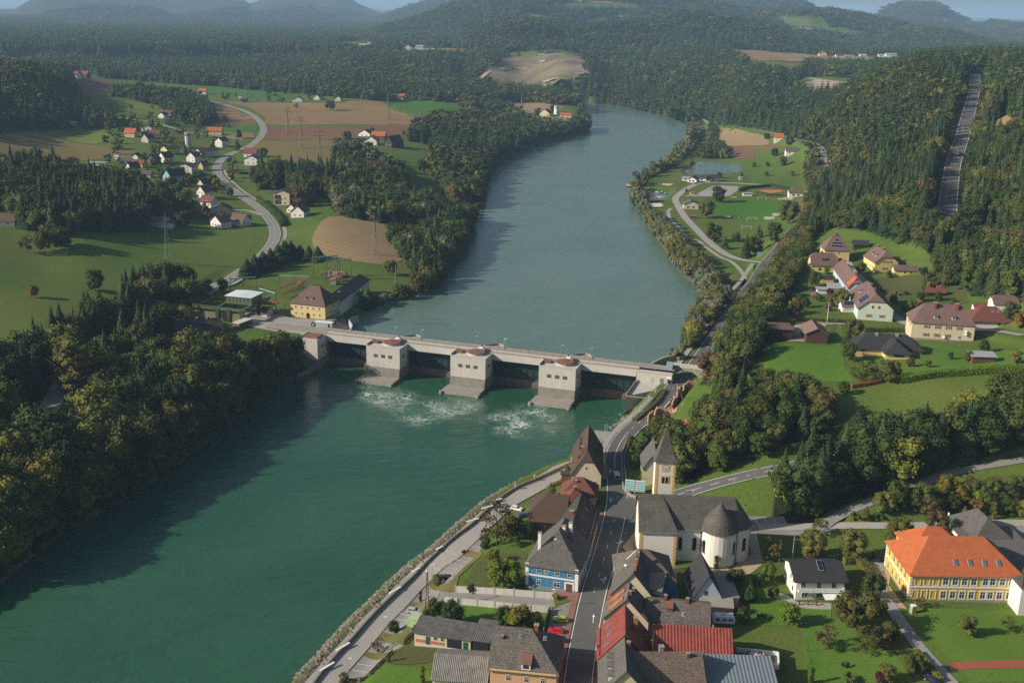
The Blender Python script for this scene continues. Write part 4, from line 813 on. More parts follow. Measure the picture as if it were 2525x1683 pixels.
rb2=MB();rb2.prism([(tu0,-13),(c1[0]+.5,c1[1]-.3),(c1[0]+1,14),(tu0,14)],-3,3.6);rb2.build('terrace_base',CONC_D,dam);MB().box(tu0,tu0+.4,-12.5,8,tz,tz+1.0).box(tu0,c1[0]+.2,-12.9,-12.5,tz,tz+.35).build('terrace_parapet',CONC_W,dam)
gh=MB();gh.box(126.6,142.2,8.4,13.6,10.0,15.0);gh.box(126.4,142.4,8.2,8.5,14.7,15.2);ghp=gh.build('gate_house',CONC,dam)
MB().box(-.7,.7,-.1,.05,0,2.3).build('door',TIN,ghp,(133.6,8.4,10.3));MB().box(-.8,.8,-.1,.05,0,2.4).build('door',BLACKW,ghp,(141.2,8.4,10.2));MB().box(-.75,.75,-.12,0,0,2.2).build('notice_board',CONC_D,ghp,(137.8,8.4,10.6));MB().box(-1.1,1.1,-.12,0,0,1.1).build('sign_panel',WHITE,ghp,(141.0,8.4,12.9))
sp=MB();sp.add([(138,15,15),(141,15,15),(141,18.8,15),(138,18.8,15),(138,18.8,17.6),(141,18.8,17.6)],[(0,1,5,4),(1,2,5),(0,4,3),(2,3,4,5)]);sp.build('glazed_stair_hood',plain('hood_glass',(.2,.25,.28),.25),dam)
bp=[atz(*f1('E',*q),15.4)for q in((1930,505),(2290,545))];
def ldam(p):q=p-dA;return Vector((q.dot(DU),q.dot(DV),p.z))
b0,b1=ldam(bp[0]),ldam(bp[1]);br=empty('foot_bridge',(bp[0].x,bp[0].y,0),math.atan2(bp[1].y-bp[0].y,bp[1].x-bp[0].x),'narrow concrete arch bridge crossing the main road from the dam deck','bridge');BL=(bp[1]-bp[0]).to_2d().length
am=MB();n=14;xs=[BL*i/n for i in range(n+1)];lo_=[9.6+4.2*math.sqrt(max(0,1-((x-BL/2)/(BL*.40))**2))if abs(x-BL/2)<BL*.40 else 8.0 for x in xs]
for i in range(n):am.add([(xs[i],-1.6,lo_[i]),(xs[i+1],-1.6,lo_[i+1]),(xs[i+1],-1.6,15),(xs[i],-1.6,15),(xs[i],1.6,lo_[i]),(xs[i+1],1.6,lo_[i+1]),(xs[i+1],1.6,15),(xs[i],1.6,15)],[(0,1,2,3),(5,4,7,6),(3,2,6,7),(1,0,4,5)])
am.build('arch',CONC_W,br);MB().box(0,BL,-1.75,-1.5,15,15.9).build('parapet',CONC,br);MB().box(0,BL,1.5,1.75,15,15.9).build('parapet',CONC,br)
def curved_wall(name,label,pts,z0,z1,th=.6,mat=None,frm=None,cat='wall',smoothn=4):
 w=[atz(x,y,z1)for x,y in pts];c=catmull([(p.x,p.y)for p in w],smoothn);d=np.gradient(c,axis=0);d/=np.linalg.norm(d,axis=1)[:,None];nn=np.stack([-d[:,1],d[:,0]],-1)*th/2
 mb=MB();m=len(c);v=[(*p,z0)for p in c+nn]+[(*p,z0)for p in c-nn]+[(*p,z1)for p in c+nn]+[(*p,z1)for p in c-nn]
 f=[];
 for i in range(m-1):f+=[(i,i+1,2*m+i+1,2*m+i),(m+i+1,m+i,3*m+i,3*m+i+1),(2*m+i,2*m+i+1,3*m+i+1,3*m+i)]
 f+=[(0,2*m,3*m,m),(m-1,2*m-1,4*m-1,3*m-1)];mb.add(v,f);o=mb.build(name,mat or CONC);return tag(o,label,cat)
curved_wall('quay_wall','curved concrete quay wall beside the yellow powerhouse lawn',fr('D',(785,590),(690,625),(718,690),(690,750)),6,13.6)
curved_wall('quay_wall','curved concrete quay wall at the right end of the dam on the reservoir side',fr('E',(1720,508),(1790,465),(1900,420),(2030,405),(2090,400)),6,13.4)
def lamp(p,label,h=7,rz=0.0,group=None,arm=1.2,name='street_lamp'):
 e=empty(name,p,rz,label,'street lamp',group);MB().tube((0,0,0),(0,0,h),.09,.06).tube((0,0,h),(arm,0,h+.1),.05).build('pole',TIN,e);MB().box(arm-.1,arm+.7,-.18,.18,h,h+.18).build('lamp_head',WHITE,e);return e
for i,(x,y)in enumerate([f1('D',1177,800),f1('D',1453,830),f1('D',2026,900),f1('D',2322,935),f1('E',182,325),f1('E',784,395),f1('E',1094,425)]):
 p=atz(x,y,15);lamp((p.x,p.y,15),'white lamp on the reservoir side of the dam deck, %s'%['by the first pier','right of its nose','left of second nose','right of second nose','beside second pier','left of third nose','right of third nose'][i],4.2,arm=.3)
# POWER STATION YARD, LEFT BANK
YARD=drape('yard_concrete',fr('D',(-420,545),(0,590),(60,615),(440,645),(640,620),(700,740),(500,735),(480,800),(200,800),(-100,760),(-420,700)),CONC_P,.25)
PLY=plaster('plaster_yellow',(.60,.48,.23));PCR=plaster('plaster_cream',(.58,.50,.36));PWH=plaster('plaster_white',(.68,.66,.61),.12);RBR=rooftile('roof_brown_tiles',(.135,.085,.07),(.10,.07,.06));RDK=rooftile('roof_dark_slate',(.055,.052,.05),(.04,.038,.036));RRD=rooftile('roof_orange_tiles',(.42,.118,.042),(.34,.09,.035),amt=.25)
RGY=rooftile('roof_grey_slate',(.105,.10,.092),(.075,.07,.065));RRB=rooftile('roof_red_brown',(.17,.062,.045),(.13,.05,.04))
h=House('power_office','yellow two storey powerhouse building with steep brown hipped roof beside the dam deck',f1('D',55,450),f1('D',437,490),16.5,14,7.6,15.2,'x',(1,1),PLY,RBR,.5,'building',hipk=.85)
h.win('f',(-.7,-.36,-.02,.32,.66),4.8,1.0,1.5);h.win('f',(-.7,-.34,.34,.68),1.6,1.0,1.4);h.part('arched_door','f',0,.2,MB().box(-.9,.9,-.1,.05,0,1.9).tube((0,-.1,1.9),(0,.05,1.9),.9,n=16),BLACKW);h.win('r',(-.6,.75),4.8,1.0,1.4);h.win('r',(-.12,.1,.3),4.8,1.1,1.7);h.win('r',(-.2,.02,.24,.44),1.6,1.1,1.8)
h.part('grey_plinth','r',0,-2.2,(-h.d/2-.1,h.d/2+.1,-.12,.05,0,3.2),CONC_W);h.dormer('f',[(-.22,.22),(.16,.22)],.9,.8);MB().tube((0,0,-1),(0,0,7),.12,.05).build('antenna_mast',GREENM,h.roof,(-1,h.d/2,h.hr))
_a,_b=atz(*f1('D',585,390),19.6),atz(*f1('D',885,172),19.6);AXA=math.atan2(_b.y-_a.y,_b.x-_a.x)-math.pi/2;AXL=(_b-_a).length+2;h2=House('power_annex','long white annex with dark roof running back behind the yellow powerhouse',world=(*(h.W(h.w/2-4.9,h.d+.2)).xy,14,8.6,AXA),depth=AXL,he=5.6,hr=9.4,axis='y',cut=(0,.9),wall=PWH,roof=RBR,cat='building')
h2.win('r',(-.85,-.62,-.45,-.28,-.1,.1,.3,.5,.7),1.2,.9,2.9);h2.chim((.4,.15),w=1.2,h=.9)
bus=empty('trailer',P(*f1('D',415,735)),DANG+.05,'long grey trailer cabin parked on the yard before the yellow powerhouse','trailer');bm=MB();bm.box(-4.6,4.6,0,2.8,.8,3.4);bm.box(-4.7,4.7,-.08,2.88,3.4,3.55,1);[bm.box(-4.6+k*.92,-4.55+k*.92,-.04,0,.9,3.4,1)for k in range(11)];bm.build('body',[plain('trailer_grey',(.36,.38,.36),.5),WHITE],bus)
for x in(-2.4,-1.4,2.2):MB().tube((x,-.02,.45),(x,.3,.45),.45,n=12).build('wheel',BLACKW,bus)
MB().box(2.6,3.6,-.05,.02,.9,3.0).build('door',GLASS,bus)
q=P(*f1('D',310,710));ty=empty('cable_reel',q,DANG,'large black reel standing left of the grey trailer','reel');MB().tube((0,0,1.25),(0,.9,1.25),1.25,n=20).build('drum',BLACKW,ty);MB().tube((0,-.03,1.25),(0,0,1.25),.55,n=14).build('hub',TIN,ty)
cr=atz(*f1('G',400,628),25);cR=atz(*f1('G',855,670),25);cang=math.atan2(cR.y-cr.y,cR.x-cr.x);CWd=(cR-cr).to_2d().length
crane=empty('gantry_crane',(cr.x,cr.y,14.5),cang,'green steel gantry crane with white roofed cabin at the left end of the dam','crane');D_=12
MB().add([(-.4,-.4,10.3),(CWd+.4,-.4,10.3),(CWd+.4,D_,10.3),(-.4,D_,10.3),(CWd/2,-.4,11.0),(CWd/2,D_,11.0),(-.4,-.4,10.6),(CWd+.4,-.4,10.6),(CWd+.4,D_,10.6),(-.4,D_,10.6)],[(0,1,7,4,6),(2,3,9,5,8),(6,4,5,9),(4,7,8,5),(1,2,8,7),(3,0,6,9)]).build('cabin_roof',plain('roof_pale',(.62,.68,.74),.5),crane)
cb=MB();cb.box(0,CWd,0,D_-.6,7.2,10.3);[cb.box(k*CWd/7-.12,k*CWd/7+.12,-.1,0,7.8,10.3,1)for k in range(8)];cb.box(-.2,CWd+.2,-.6,0,6.6,7.4);cb.build('cabin',[GREENM,DARKW],crane)
gd=MB();gd.box(-14,CWd+1,-9,-7.6,5.2,6.4);gd.box(-14,CWd+14,8,9.4,5.2,6.4);gd.box(CWd-1.2,CWd,-9,20,4.8,6.6);gd.box(-1,.2,-9,20,4.8,6.6);gd.box(-14,-12.8,-9,8,5.2,6.2);[gd.tube((-13+k*2.2,-9,5.4),(-12+k*2.2,-9,7.0),.1)for k in range(6)];[gd.tube((-12+k*2.2,-9,7.0),(-10.8+k*2.2,-9,5.4),.1)for k in range(6)];gd.box(-14,0,-9.1,-8.9,7.0,7.2);gd.build('girder',GREENM,crane)
for x,y in((CWd-1,-8.5),(CWd-1,8.5),(0,-8.5),(0,8.5),(CWd/2-1,-8.5)):MB().add([(x-1.3,y-.8,6),(x+1.3,y-.8,6),(x+1.3,y+.8,6),(x-1.3,y+.8,6),(x-.5,y-.6,-1),(x+.5,y-.6,-1),(x+.5,y+.6,-1),(x-.5,y+.6,-1)],[(0,1,5,4),(1,2,6,5),(2,3,7,6),(3,0,4,7)]).build('leg',plain('crane_green_dark',(.045,.065,.04),.6),crane)
MB().tube((CWd*.3,-9.0,2.2),(CWd*.3,-8.2,2.2),2.2,n=20).build('winch_drum',BLACKW,crane);rr=MB();[rr.box(-11+k*1.6,-10.2+k*1.6,7.6,8.0,6.4,7.2)for k in range(5)];[rr.box(CWd+1+k*1.6,CWd+1.9+k*1.6,7.6,8.0,6.4,7.3)for k in range(6)];rr.box(-12,-2,7.2,7.4,6.4,6.6);rr.build('red_rail',plain('signal_red',(.40,.05,.03),.6),crane)
tr_=MB();tr_.box(-16,CWd*.9,-8.6,-8.0,0,3.8);tr_.build('lattice_wall',mottled('olive_concrete',(.19,.18,.11),.3,.4),crane);KEEP.append((cr.x+5,cr.y,20));q=P(720,800);KEEP.append((q.x,q.y,12));q=P(650,800);KEEP.append((q.x,q.y,12))
h=House('machine_house','long low house with almost black roof half hidden by trees left of the crane',f1('LB',1200,760),f1('LB',1530,725),11,11,5,9.5,'x',(.3,.3),PCR,RDK,.6,'house');h.chim((-.6,.5),(.0,.5),(.5,.5),w=1.0,h=1.0)
h=House('flat_roof_shed','flat roofed brown shed with white patched roof below the crane',f1('G',510,1105),f1('G',640,1130),9,13,3.6,3.9,wall=mottled('wall_brown',(.16,.10,.06),.3,1),roof=mottled('roof_white_patched',(.55,.55,.54),.5,.8),mono='b',ov=.3,cat='shed');h=House('gatekeeper_hut','small cream hut with brown roof between crane and substation wall',f1('G',985,905),f1('G',1120,930),5,14,2.6,4.6,'x',(0,0),PCR,RBR,.4,'hut');h.win('f',(.3,),.9,.6,.7)
curved_wall('garden_wall','low grey wall behind the yard between the hut and the powerhouse',fr('G',(1160,890),(1280,905),(1420,915)),12,15.6,.35,CONC_W,smoothn=1);curved_wall('garden_wall','weathered quay wall below the left bank trees at the dam foot',fr('LB',(2170,960),(2070,1010),(1900,1080),(1780,1170)),-2,2.2,.8,CONC_D)
INS=plain('insulator_brown',(.36,.14,.04),.4)
def gantry(pa,pb,H,label,cols=2):
 a=P(*pa);b=P(*pb);a=Vector((a.x,a.y,13.4));L=(b-a).to_2d().length;e=empty('substation_gantry',a,math.atan2(b.y-a.y,b.x-a.x),label,'gantry')
 for k in range(cols):x=L*k/(cols-1);MB().tube((x,0,-.5),(x,0,H+(1.5 if k==0 else.5)),.28,.2).build('post',plain('gantry_steel',(.10,.11,.09),.6),e)
 MB().box(0,L,-.25,.25,H-.3,H+.2).build('beam',plain('gantry_beam',(.24,.33,.33),.6),e);i=MB();[i.tube((L*(k+.5)/9,0,H-.3),(L*(k+.5)/9,0,H-1.6),.16)for k in range(9)];i.build('insulator',plain('insulator_teal',(.18,.32,.34),.4),e);return e
gantry(f1('G',490,620),f1('G',945,600),9.5,'grey gantry with two white transformers behind the green crane',3);gantry(f1('G',1010,800),f1('G',1290,880),9.5,'dark gantry at the near corner of the substation lawn',2)
gantry(f1('G',1360,610),f1('G',1880,640),11,'middle dark gantry of the substation left of the powerhouse roof',3);gantry(f1('D',315,200),f1('D',565,180),13,'tall gantry with teal beam at the far side of the substation',3);gantry(f1('D',465,220),f1('D',710,205),12,'rear right gantry of the substation above the annex roof',3)
gi=0
for(pa,pb,nn_)in((f1('G',1375,575),f1('G',1600,480),7),(f1('G',1380,690),f1('G',1520,630),5),(f1('G',1640,580),f1('G',1790,440),8),(f1('D',385,190),f1('D',600,170),9),(f1('D',430,240),f1('D',680,215),10),(f1('D',480,290),f1('D',620,240),7),(f1('D',150,330),f1('D',230,270),6),(f1('G',750,560),f1('G',1080,560),8)):
 a=P(*pa);b=P(*pb);e=empty('insulator_row',(a.x,a.y,13.5),math.atan2(b.y-a.y,b.x-a.x),'row of orange brown insulators on a low steel rack, '+['near left rack of the substation','second near rack of the substation','rack left of the powerhouse roof','rearmost rack of the substation','rack between the rear gantries','rack just behind the powerhouse roof','rack by the left lawn edge','rack beside the crane'][gi],'insulators');gi+=1;L=(b-a).to_2d().length
 f=MB();f.box(0,L,-.2,.2,2.3,2.6);[f.box(L*(k+.3)/nn_-.1,L*(k+.3)/nn_+.1,-.1,.1,-.5,2.4)for k in range(nn_)];f.build('rack',plain('gantry_steel',(.10,.11,.09),.6),e)
 for k in range(nn_):MB().tube((L*(k+.5)/nn_,0,2.6),(L*(k+.5)/nn_,0,4.6),.2,.13).tube((L*(k+.5)/nn_,.9,2.4),(L*(k+.5)/nn_,.9,4.2),.2,.13).build('insulator',INS,e)
for i,(x,y)in enumerate((f1('D',455,190),f1('D',540,200),f1('D',600,195),f1('D',520,265))):
 p=P(x,y);boxthing('transformer','pale grey transformer among the insulators, '+['leftmost of the rear three','middle of the rear three','rightmost of the rear three','nearest one behind the powerhouse roof'][i],'transformer',TIN,world=(p.x,p.y),size=(3,3,3.5))
# TOWN
def LE(near,far,z,width,side='l',ov=.5):
 """footprint of a house from its left (or right) eaves edge"""
 a=atz(*near,z);b=atz(*far,z);d=(b-a).to_2d();L=d.length;ang=math.atan2(d.y,d.x)-math.pi/2;u=Vector((math.cos(ang),math.sin(ang)));sg=1 if side=='l' else-1
 m=a.to_2d()+u*sg*(width/2+ov)+d.normalized()*ov;return dict(world=(m.x,m.y,0,width,ang),depth=L-2*ov)
def HL(name,label,le,z0,**k):
 le['world']=(le['world'][0],le['world'][1],z0,le['world'][3],le['world'][4]);k.setdefault('cat','house');return House(name,label,z0=z0,**le,**k)
R_BROWN=rooftile('roof_chocolate_tiles',(.085,.055,.042),(.065,.042,.032),amt=.2);R_REDP=rooftile('roof_red_plain_tiles',(.155,.058,.045),(.12,.045,.035),.5,.35)
R_MOT=rooftile('roof_mottled_slate',(.13,.115,.10),(.075,.065,.058),.45,.55);R_MOSS=rooftile('roof_church_slate',(.075,.068,.060),(.16,.15,.13),.35,.5);R_ANT=rooftile('roof_anthracite',(.038,.038,.042),(.032,.032,.035),.35,.2)
R_RMET=corrugated('roof_red_metal',(.24,.055,.042),.55,'Y');R_RMETX=corrugated('roof_red_metal_wing',(.26,.06,.045),.8,'X');R_CORR=corrugated('roof_fibre_corrugated',(.22,.21,.195),.45,'X',.35,.9);R_CORRD=corrugated('roof_fibre_corrugated_dark',(.13,.125,.12),.45,'X',.4,.9);R_BLUE=corrugated('roof_blue_grey_sheet',(.17,.21,.24),.9,'X',.12,.4);R_TAN=corrugated('roof_tan_sheet',(.25,.215,.155),.6,'X',.1,.7)
BLUEW=plaster('plaster_blue',(.055,.20,.36),.25);LBLUE=plaster('plaster_pale_blue',(.42,.52,.60),.12);PEACH=plaster('plaster_peach',(.60,.36,.21),.15);SCHY=plaster('plaster_school_yellow',(.66,.43,.065),.12);OCH=plain('ochre_trim',(.62,.42,.17),.8);CHW=plaster('plaster_church',(.70,.66,.60),.12)
def streetlamps():pass
h=HL('gabled_house','tall house with steep chocolate brown half hipped roof beside the street above the promenade',LE(f1('B',1437,520),f1('B',1445,200),14.5,10.0,'r'),9.6,he=4.9,hr=13,axis='y',cut=(.38,.3),wall=PCR,roof=R_BROWN)
h.win('f',(-.05,),6.6,.8,1.0).win('f',(.55,),1.2,1.0,1.3).chim((-.35,.15),w=.8,h=1.6).dormer('l',[(.62,.42),(.3,.42),(-.02,.42),(-.62,.38)],1.7,1.0,DARKW,R_BROWN);h.win('r',(-.7,-.3,.2,.6),1.4,1.0,1.3)
h=House('porch_roof','low brown lean-to roof against the left side of the steep brown house',world=(*h.W(-6.6,3).xy,7.5,4,h.ang),depth=7,he=3.4,hr=5.2,mono='r',wall=WOOD,roof=R_BROWN,cat='lean-to')
h=House('hipped_house','house with red brown plain tiled hipped roof between the brown house and the barn',f1('B',985,718),f1('B',1385,745),9.5,9.3,4.2,8.4,'x',(1,1),PCR,R_REDP,.6);h.win('r',(-.3,.3),1.2,.9,1.2);h.chim((-.2,.35),h=.7)
h2=House('hipped_wing','front wing with red brown hipped roof and a chimney, joining the taller tiled roof',f1('B',1012,840),f1('B',1325,828),8.5,9.3,3.6,7.6,'x',(1,1),PCR,R_REDP,.5);h2.chim((0,.45),h=1.0,w=.9);h2.door('r',.2)
h=House('barn','wide barn with dark brown roof and open loft beside the bare tree',f1('B',640,990),f1('B',1060,1018),13.5,8.6,6.2,12.2,'x',(.75,0),WOOD,R_BROWN,.6,'barn')
h.part('loft_opening','f',-.32,3.2,(-3.6,3.6,-.05,.2,0,2.2),BLACKW);pm=MB();[pm.box(x-.12,x+.12,-.15,0,3.2,5.4)for x in(-3.6,-1.2,1.2,3.6)];h.part('post','f',-.32,0,pm,WOOD);h.part('balustrade','f',-.32,2.3,(-3.8,3.8,-.2,-.05,0,.9),WOOD)
h=HL('street_house','long dark slate roofed house along the street behind the blue inn',LE(f1('B',1275,1395),f1('B',1410,878),16.2,10.5,'r'),9.7,he=6.3,hr=12.4,axis='y',cut=(0,.9),wall=plaster('plaster_green_grey',(.30,.36,.30)),roof=RDK,hipk=.6)
h.win('r',(-.8,-.55,-.3,-.05,.2,.45,.7),3.9,1.0,1.5).win('r',(-.65,-.1,.5),.9,1.2,1.7);h.flat('skylight','r',[(-.75,.25),(-.3,.35),(.15,.55),(.55,.5)],.8,1.1,SKYG,frame=TIN);h.flat('snow_guard','r',[(0,.07)],h.d*.9,.12,TIN,.25);h.chim((-.25,.52),w=1.2,h=1.5)
h=House('blue_inn','bright blue two storey house with white corner stones and steep grey hipped roof',f1('B',605,1452),f1('B',1195,1537),16.5,9.8,7.0,14.6,'y',(1,.12),BLUEW,RGY,.55,hipk=1.05)
h.win('f',(-.50,.21,.69),4.55,1.35,1.75,'c').win('f',(-.23,),4.6,.9,1.2).win('f',(-.49,),1.0,1.35,1.6,'c').win('f',(.20,),1.0,2.0,1.6,'c').win('r',(-.75,-.4,0,.4,.75),4.5,1.1,1.7,'c').win('r',(-.6,-.1,.4),1.0,1.2,1.7,'c')
h.part('string_course','f',0,3.55,(-h.w/2+.9,h.w/2-.9,-.10,.05,0,.45),WHITE);h.part('string_course','r',0,3.55,(-h.d/2,h.d/2,-.10,.05,0,.45),WHITE);h.part('plinth','f',0,-1.5,(-h.w/2,h.w/2,-.12,.05,0,2.1),plaster('plaster_grey_blue',(.20,.25,.30)))
for t in(-.955,.955):
 qm=MB();[qm.box(-.45-.08*(k%2),.45+.08*(k%2),-.09,.05,k*.48,k*.48+.44)for k in range(14)];h.part('corner_stones','f',t,.6,qm,WHITE)
h.part('door_surround','f',.68,.1,(-1.35,1.35,-.1,.05,0,2.9),WHITE);h.part('door','f',.68,.1,(-.9,.9,-.14,-.02,0,2.5),plain('door_glazed',(.12,.07,.04),.3));h.chim((-.62,.25),w=.9,h=2.4,mat=WHITE);h.chim((.12,.62),(.32,.78),w=1.0,h=1.2,mat=WHITE);h.flat('skylight','r',[(-.55,.35)],.8,1.0,SKYG,frame=TIN);h.flat('roof_hatch','f',[(.05,.22)],.7,.6,TIN,.4)
INN=h
h=House('corner_house','broad grey hipped roof house between the church and the white edged gable roof',f1('T',1150,400),f1('T',1785,412),15,10.2,6.4,12.2,'x',(.9,.9),LBLUE,R_MOT,.5);h.part('blue_wall_panel','f',.8,-1,(-2.6,2.4,-.2,.04,0,7.2),BLUEW);h.win('f',(.75,),2.6,1.1,1.4);h.chim((-.25,.3),w=.3,h=.4)
h=HL('gable_house','grey gable roof with white verges, satellite dish and three brick chimneys',LE(f1('T',1075,530),f1('T',1130,265),15.8,11.5),10.3,he=5.5,hr=12.4,axis='y',cut=(0,0),wall=PCR,roof=RGY)
h.chim((.08,.75),(.06,.42),(.04,.12),w=.7,h=1.7,mat=plain('brick_orange',(.42,.12,.04),.8));sd_=MB().ball((0,0,.9),.6,10,sz=.35).tube((0,0,0),(0,0,.9),.06);o=sd_.build('satellite_dish',WHITE,h.roof,h._onroof('l',.15,.55));h.flat('skylight','l',[(-.35,.5),(.3,.35)],.3,.9,SKYG);h.flat('white_verge','l',[(.985,0)],.25,8.6,WHITE,.16);h.win('l',(-.6,-.2,.2,.6),2.8,1.0,1.4)
h=House('tan_flat_extension','nearly flat tan sheet roof extension behind the brick chimneys',f1('T',1335,455),f1('T',1640,500),8.5,10.3,7.2,8.0,wall=LBLUE,roof=R_TAN,mono='b',ov=.4,cat='extension',keep=False);h.win('f',(.3,.7),3.8,1.1,1.8,frame=DARKW)
h=HL('rusty_house','old house with mottled roof and two big rusty tin patches',LE(f1('T',1000,775),f1('T',1040,590),15.6,11.5),10.4,he=5.2,hr=11.2,axis='y',cut=(0,0),wall=PCR,roof=R_MOT)
h.flat('rusty_patch','l',[(-.62,.18),(.42,.18)],2.1,5.4,corrugated('rust_tin',(.42,.17,.09),.5,'X',.5),.25);h.chim((.22,.65),(.1,.3),w=.7,h=1.5);h.flat('rusty_patch','r',[(-.8,.1)],2.4,1.8,RUST,.4);h.flat('ridge_tin','l',[(.97,0)],.3,8.0,RUST,.2)
h=House('slate_wing','long weathered slate roof wing with rusty dormer box and three chimneys',f1('T',1452,832),f1('T',2150,890),10,10.5,4.3,8.6,'x',(0,0),plaster('plaster_dirty',(.42,.39,.33)),R_MOT,.5);h.chim((-.42,.48),(.3,.45),w=.75,h=1.4);h.part('rusty_dormer_wall','f',-.3,3.9,(-.1,.1,0,.1,0,.1),RUST);h.dormer('f',[(-.28,.45)],1.6,1.2,RUST,RUST,False);h.flat('skylight','f',[(.18,.35)],.55,.8,SKYG,.12,frame=WHITE);h.win('f',(-.55,-.2),1.3,1.2,1.6,frame=DARKW);h.part('white_garage_wall','f',.4,0,(-4.6,4.4,-.1,.05,.3,3.0),WHITE);h.flat('ridge_cap','f',[(0,.97)],h.w,.3,WOOD,.1)
h=HL('red_house','street house with dark red sheet metal gable roof and three skylights',LE(f1('T',940,1215),f1('T',950,890),15.6,12.5),10.4,he=5.2,hr=12.4,axis='y',cut=(0,0),wall=plaster('plaster_red',(.45,.2,.15)),roof=R_RMET)
h.flat('skylight','l',[(.62,.3),(.0,.32),(-.55,.22)],.9,1.5,SKYG,.16,frame=TIN);h.chim((.42,.55),w=1.0,h=1.4,mat=plain('brick_ochre',(.30,.16,.06),.8));h.flat('skylight','r',[(.3,.55),(-.25,.35)],.8,1.1,plain('skylight_pink',(.3,.12,.12),.3),.1);h.flat('snow_guard','l',[(0,.06)],12.5,.1,DARKW,.2)
q_=atz(*f1('T',1548,1178),15.4);q2=atz(1809,1626,15.4);h=House('red_wing','long wing with bright red corrugated metal roof and cream wall',f1('T',1548,1178),(1809,1627),12.5,10.5,5.0,9.6,'x',(0,0),PCR,R_RMETX,.5);h.win('f',(-.3,-.05,.25,.5,.75),2.0,1.0,1.3,frame=DARKW);h.chim((.55,.5),w=.3,h=.6,mat=TIN)
h=HL('dormer_house','grey roofed street house at the bottom edge with three white cheeked dormers',LE((1474.5,1712),f1('T',955,1217),15.6,11.5),10.5,he=5.1,hr=11.6,axis='y',cut=(0,0),wall=PCR,roof=RGY);h.dormer('l',[(.52,.32),(.0,.32),(-.55,.32)],2.4,1.3,WHITE,R_MOT,True,.1);h.chim((.15,.85),w=.8,h=1.2,mat=BRICK)
h=House('brown_slate_wing','wing with brown mottled slate roof and a tall square chimney at the bottom edge',(1560,1702),(1745,1700),15,10.5,4.6,9.8,'x',(0,0),PCR,rooftile('roof_brown_mottled',(.15,.115,.095),(.10,.075,.06),.4,.5),.4);h.chim((-.08,.62),w=1.1,h=1.6,mat=CONC_W);h.chim((.62,.42),w=.7,h=1.1)
h=House('sheet_roof_hall','low hall with blue grey standing seam roof below the terrace',(1748,1722),(1930,1728),14.5,10.5,3.4,5.6,wall=PWH,roof=R_BLUE,mono='b',ov=.3,cat='hall')
tq=[atz(*f1('Q',*p),12.2)for p in((165,465),(225,285),(600,320),(880,350),(890,560))];KEEP.append((tq[2].x,tq[2].y,8));ter=empty('roof_terrace',(tq[0].x,tq[0].y,0),0,'grey roof terrace with white parapet walls between the red wing and the sheet roof hall','terrace');off=tq[0]
tp=[(p.x-off.x,p.y-off.y)for p in tq];MB().prism(tp,8,12.1).build('floor_slab',mottled('terrace_planks',(.10,.095,.09),.3,.8),ter)
for k in range(1,5):
 a,b=Vector(tp[k]),Vector(tp[(k+1)%5]);n=Vector((a.y-b.y,b.x-a.x)).normalized()*.15
 MB().prism([tuple(a-n),tuple(b-n),tuple(b+n),tuple(a+n)],12.1,13.3 if k<4 else 12.6).build('parapet_wall',WHITE,ter)
def parasol(p,label,col,closed,h=2.4,stripe=None):
 e=empty('parasol',p,.3,label,'parasol');MB().tube((0,0,0),(0,0,h),.05).build('pole',WHITE,e)
 if closed:MB().lathe([(.06,.9),(.2,1.0),(.16,1.8),(.02,h)],8).build('canopy',col,e)
 else:
  m=MB();r=1.6
  for k in range(10):a,b=2*math.pi*k/10,2*math.pi*(k+1)/10;m.add([(0,0,h),(r*math.cos(a),r*math.sin(a),h-.5),(r*math.cos(b),r*math.sin(b),h-.5),(r*math.cos(a),r*math.sin(a),h-.7),(r*math.cos(b),r*math.sin(b),h-.7)],[(0,1,2),(1,3,4,2)],k%2)
  m.build('canopy',[col,stripe or WHITE],e)
YEL=plain('parasol_yellow',(.70,.50,.03),.7);PNK=plain('parasol_pink',(.60,.20,.25),.7)
for(x,y),lb,c,cl in((f1('Q',345,430),'closed yellow parasol on the left of the roof terrace',YEL,True),(f1('Q',645,430),'closed yellow parasol on the right of the roof terrace',YEL,True),(f1('Q',520,450),'open pink and white striped parasol in the middle of the roof terrace',PNK,False)):p=atz(x,y,12.12);parasol(p,lb,c,cl)
p=atz(*f1('Q',515,340),12.12);gt_=empty('garden_table',p,0,'grey garden table with pink chairs by the terrace back wall','table set');MB().box(-.9,.9,-.4,.4,.7,.78).box(-.8,-.7,-.3,.3,0,.7).box(.7,.8,-.3,.3,0,.7).build('table_top',WHITE,gt_)
for x in(-1.5,1.5):MB().box(x-.25,x+.25,-.25,.25,.4,.48).box(x-.25,x+.25,.2,.28,.48,1.0).box(x-.2,x+.2,-.2,.2,0,.4).build('chair',PNK,gt_)
h=House('dark_gable_house','narrow house with steep black brown roof and pale blue gable beside the church apse',f1('K',890,1242),f1('K',1212,1245),13.5,10.6,3.6,9.8,'y',(0,0),LBLUE,R_ANT,.4);h.win('f',(-.15,),3.9,.8,1.3,frame=WOOD)
FK=h;House('flat_roof_annex','grey flat roofed annex along the right side of the dark gable house',world=(*h.W(h.w/2+2.6,.5).xy,10.6,4.6,h.ang),depth=14.5,he=3.0,hr=3.1,mono='b',wall=PCR,roof=mottled('flat_roof_gravel',(.30,.28,.24),.15,.6),ov=.2,cat='annex')
cpo=House('carport','flat beige carport roof in front of the pale blue gable',f1('K',960,1335),f1('K',1328,1365),5.2,10.6,2.9,3.0,mono='b',wall=DARKW,roof=MATS['flat_roof_gravel'],ov=.1,cat='carport')
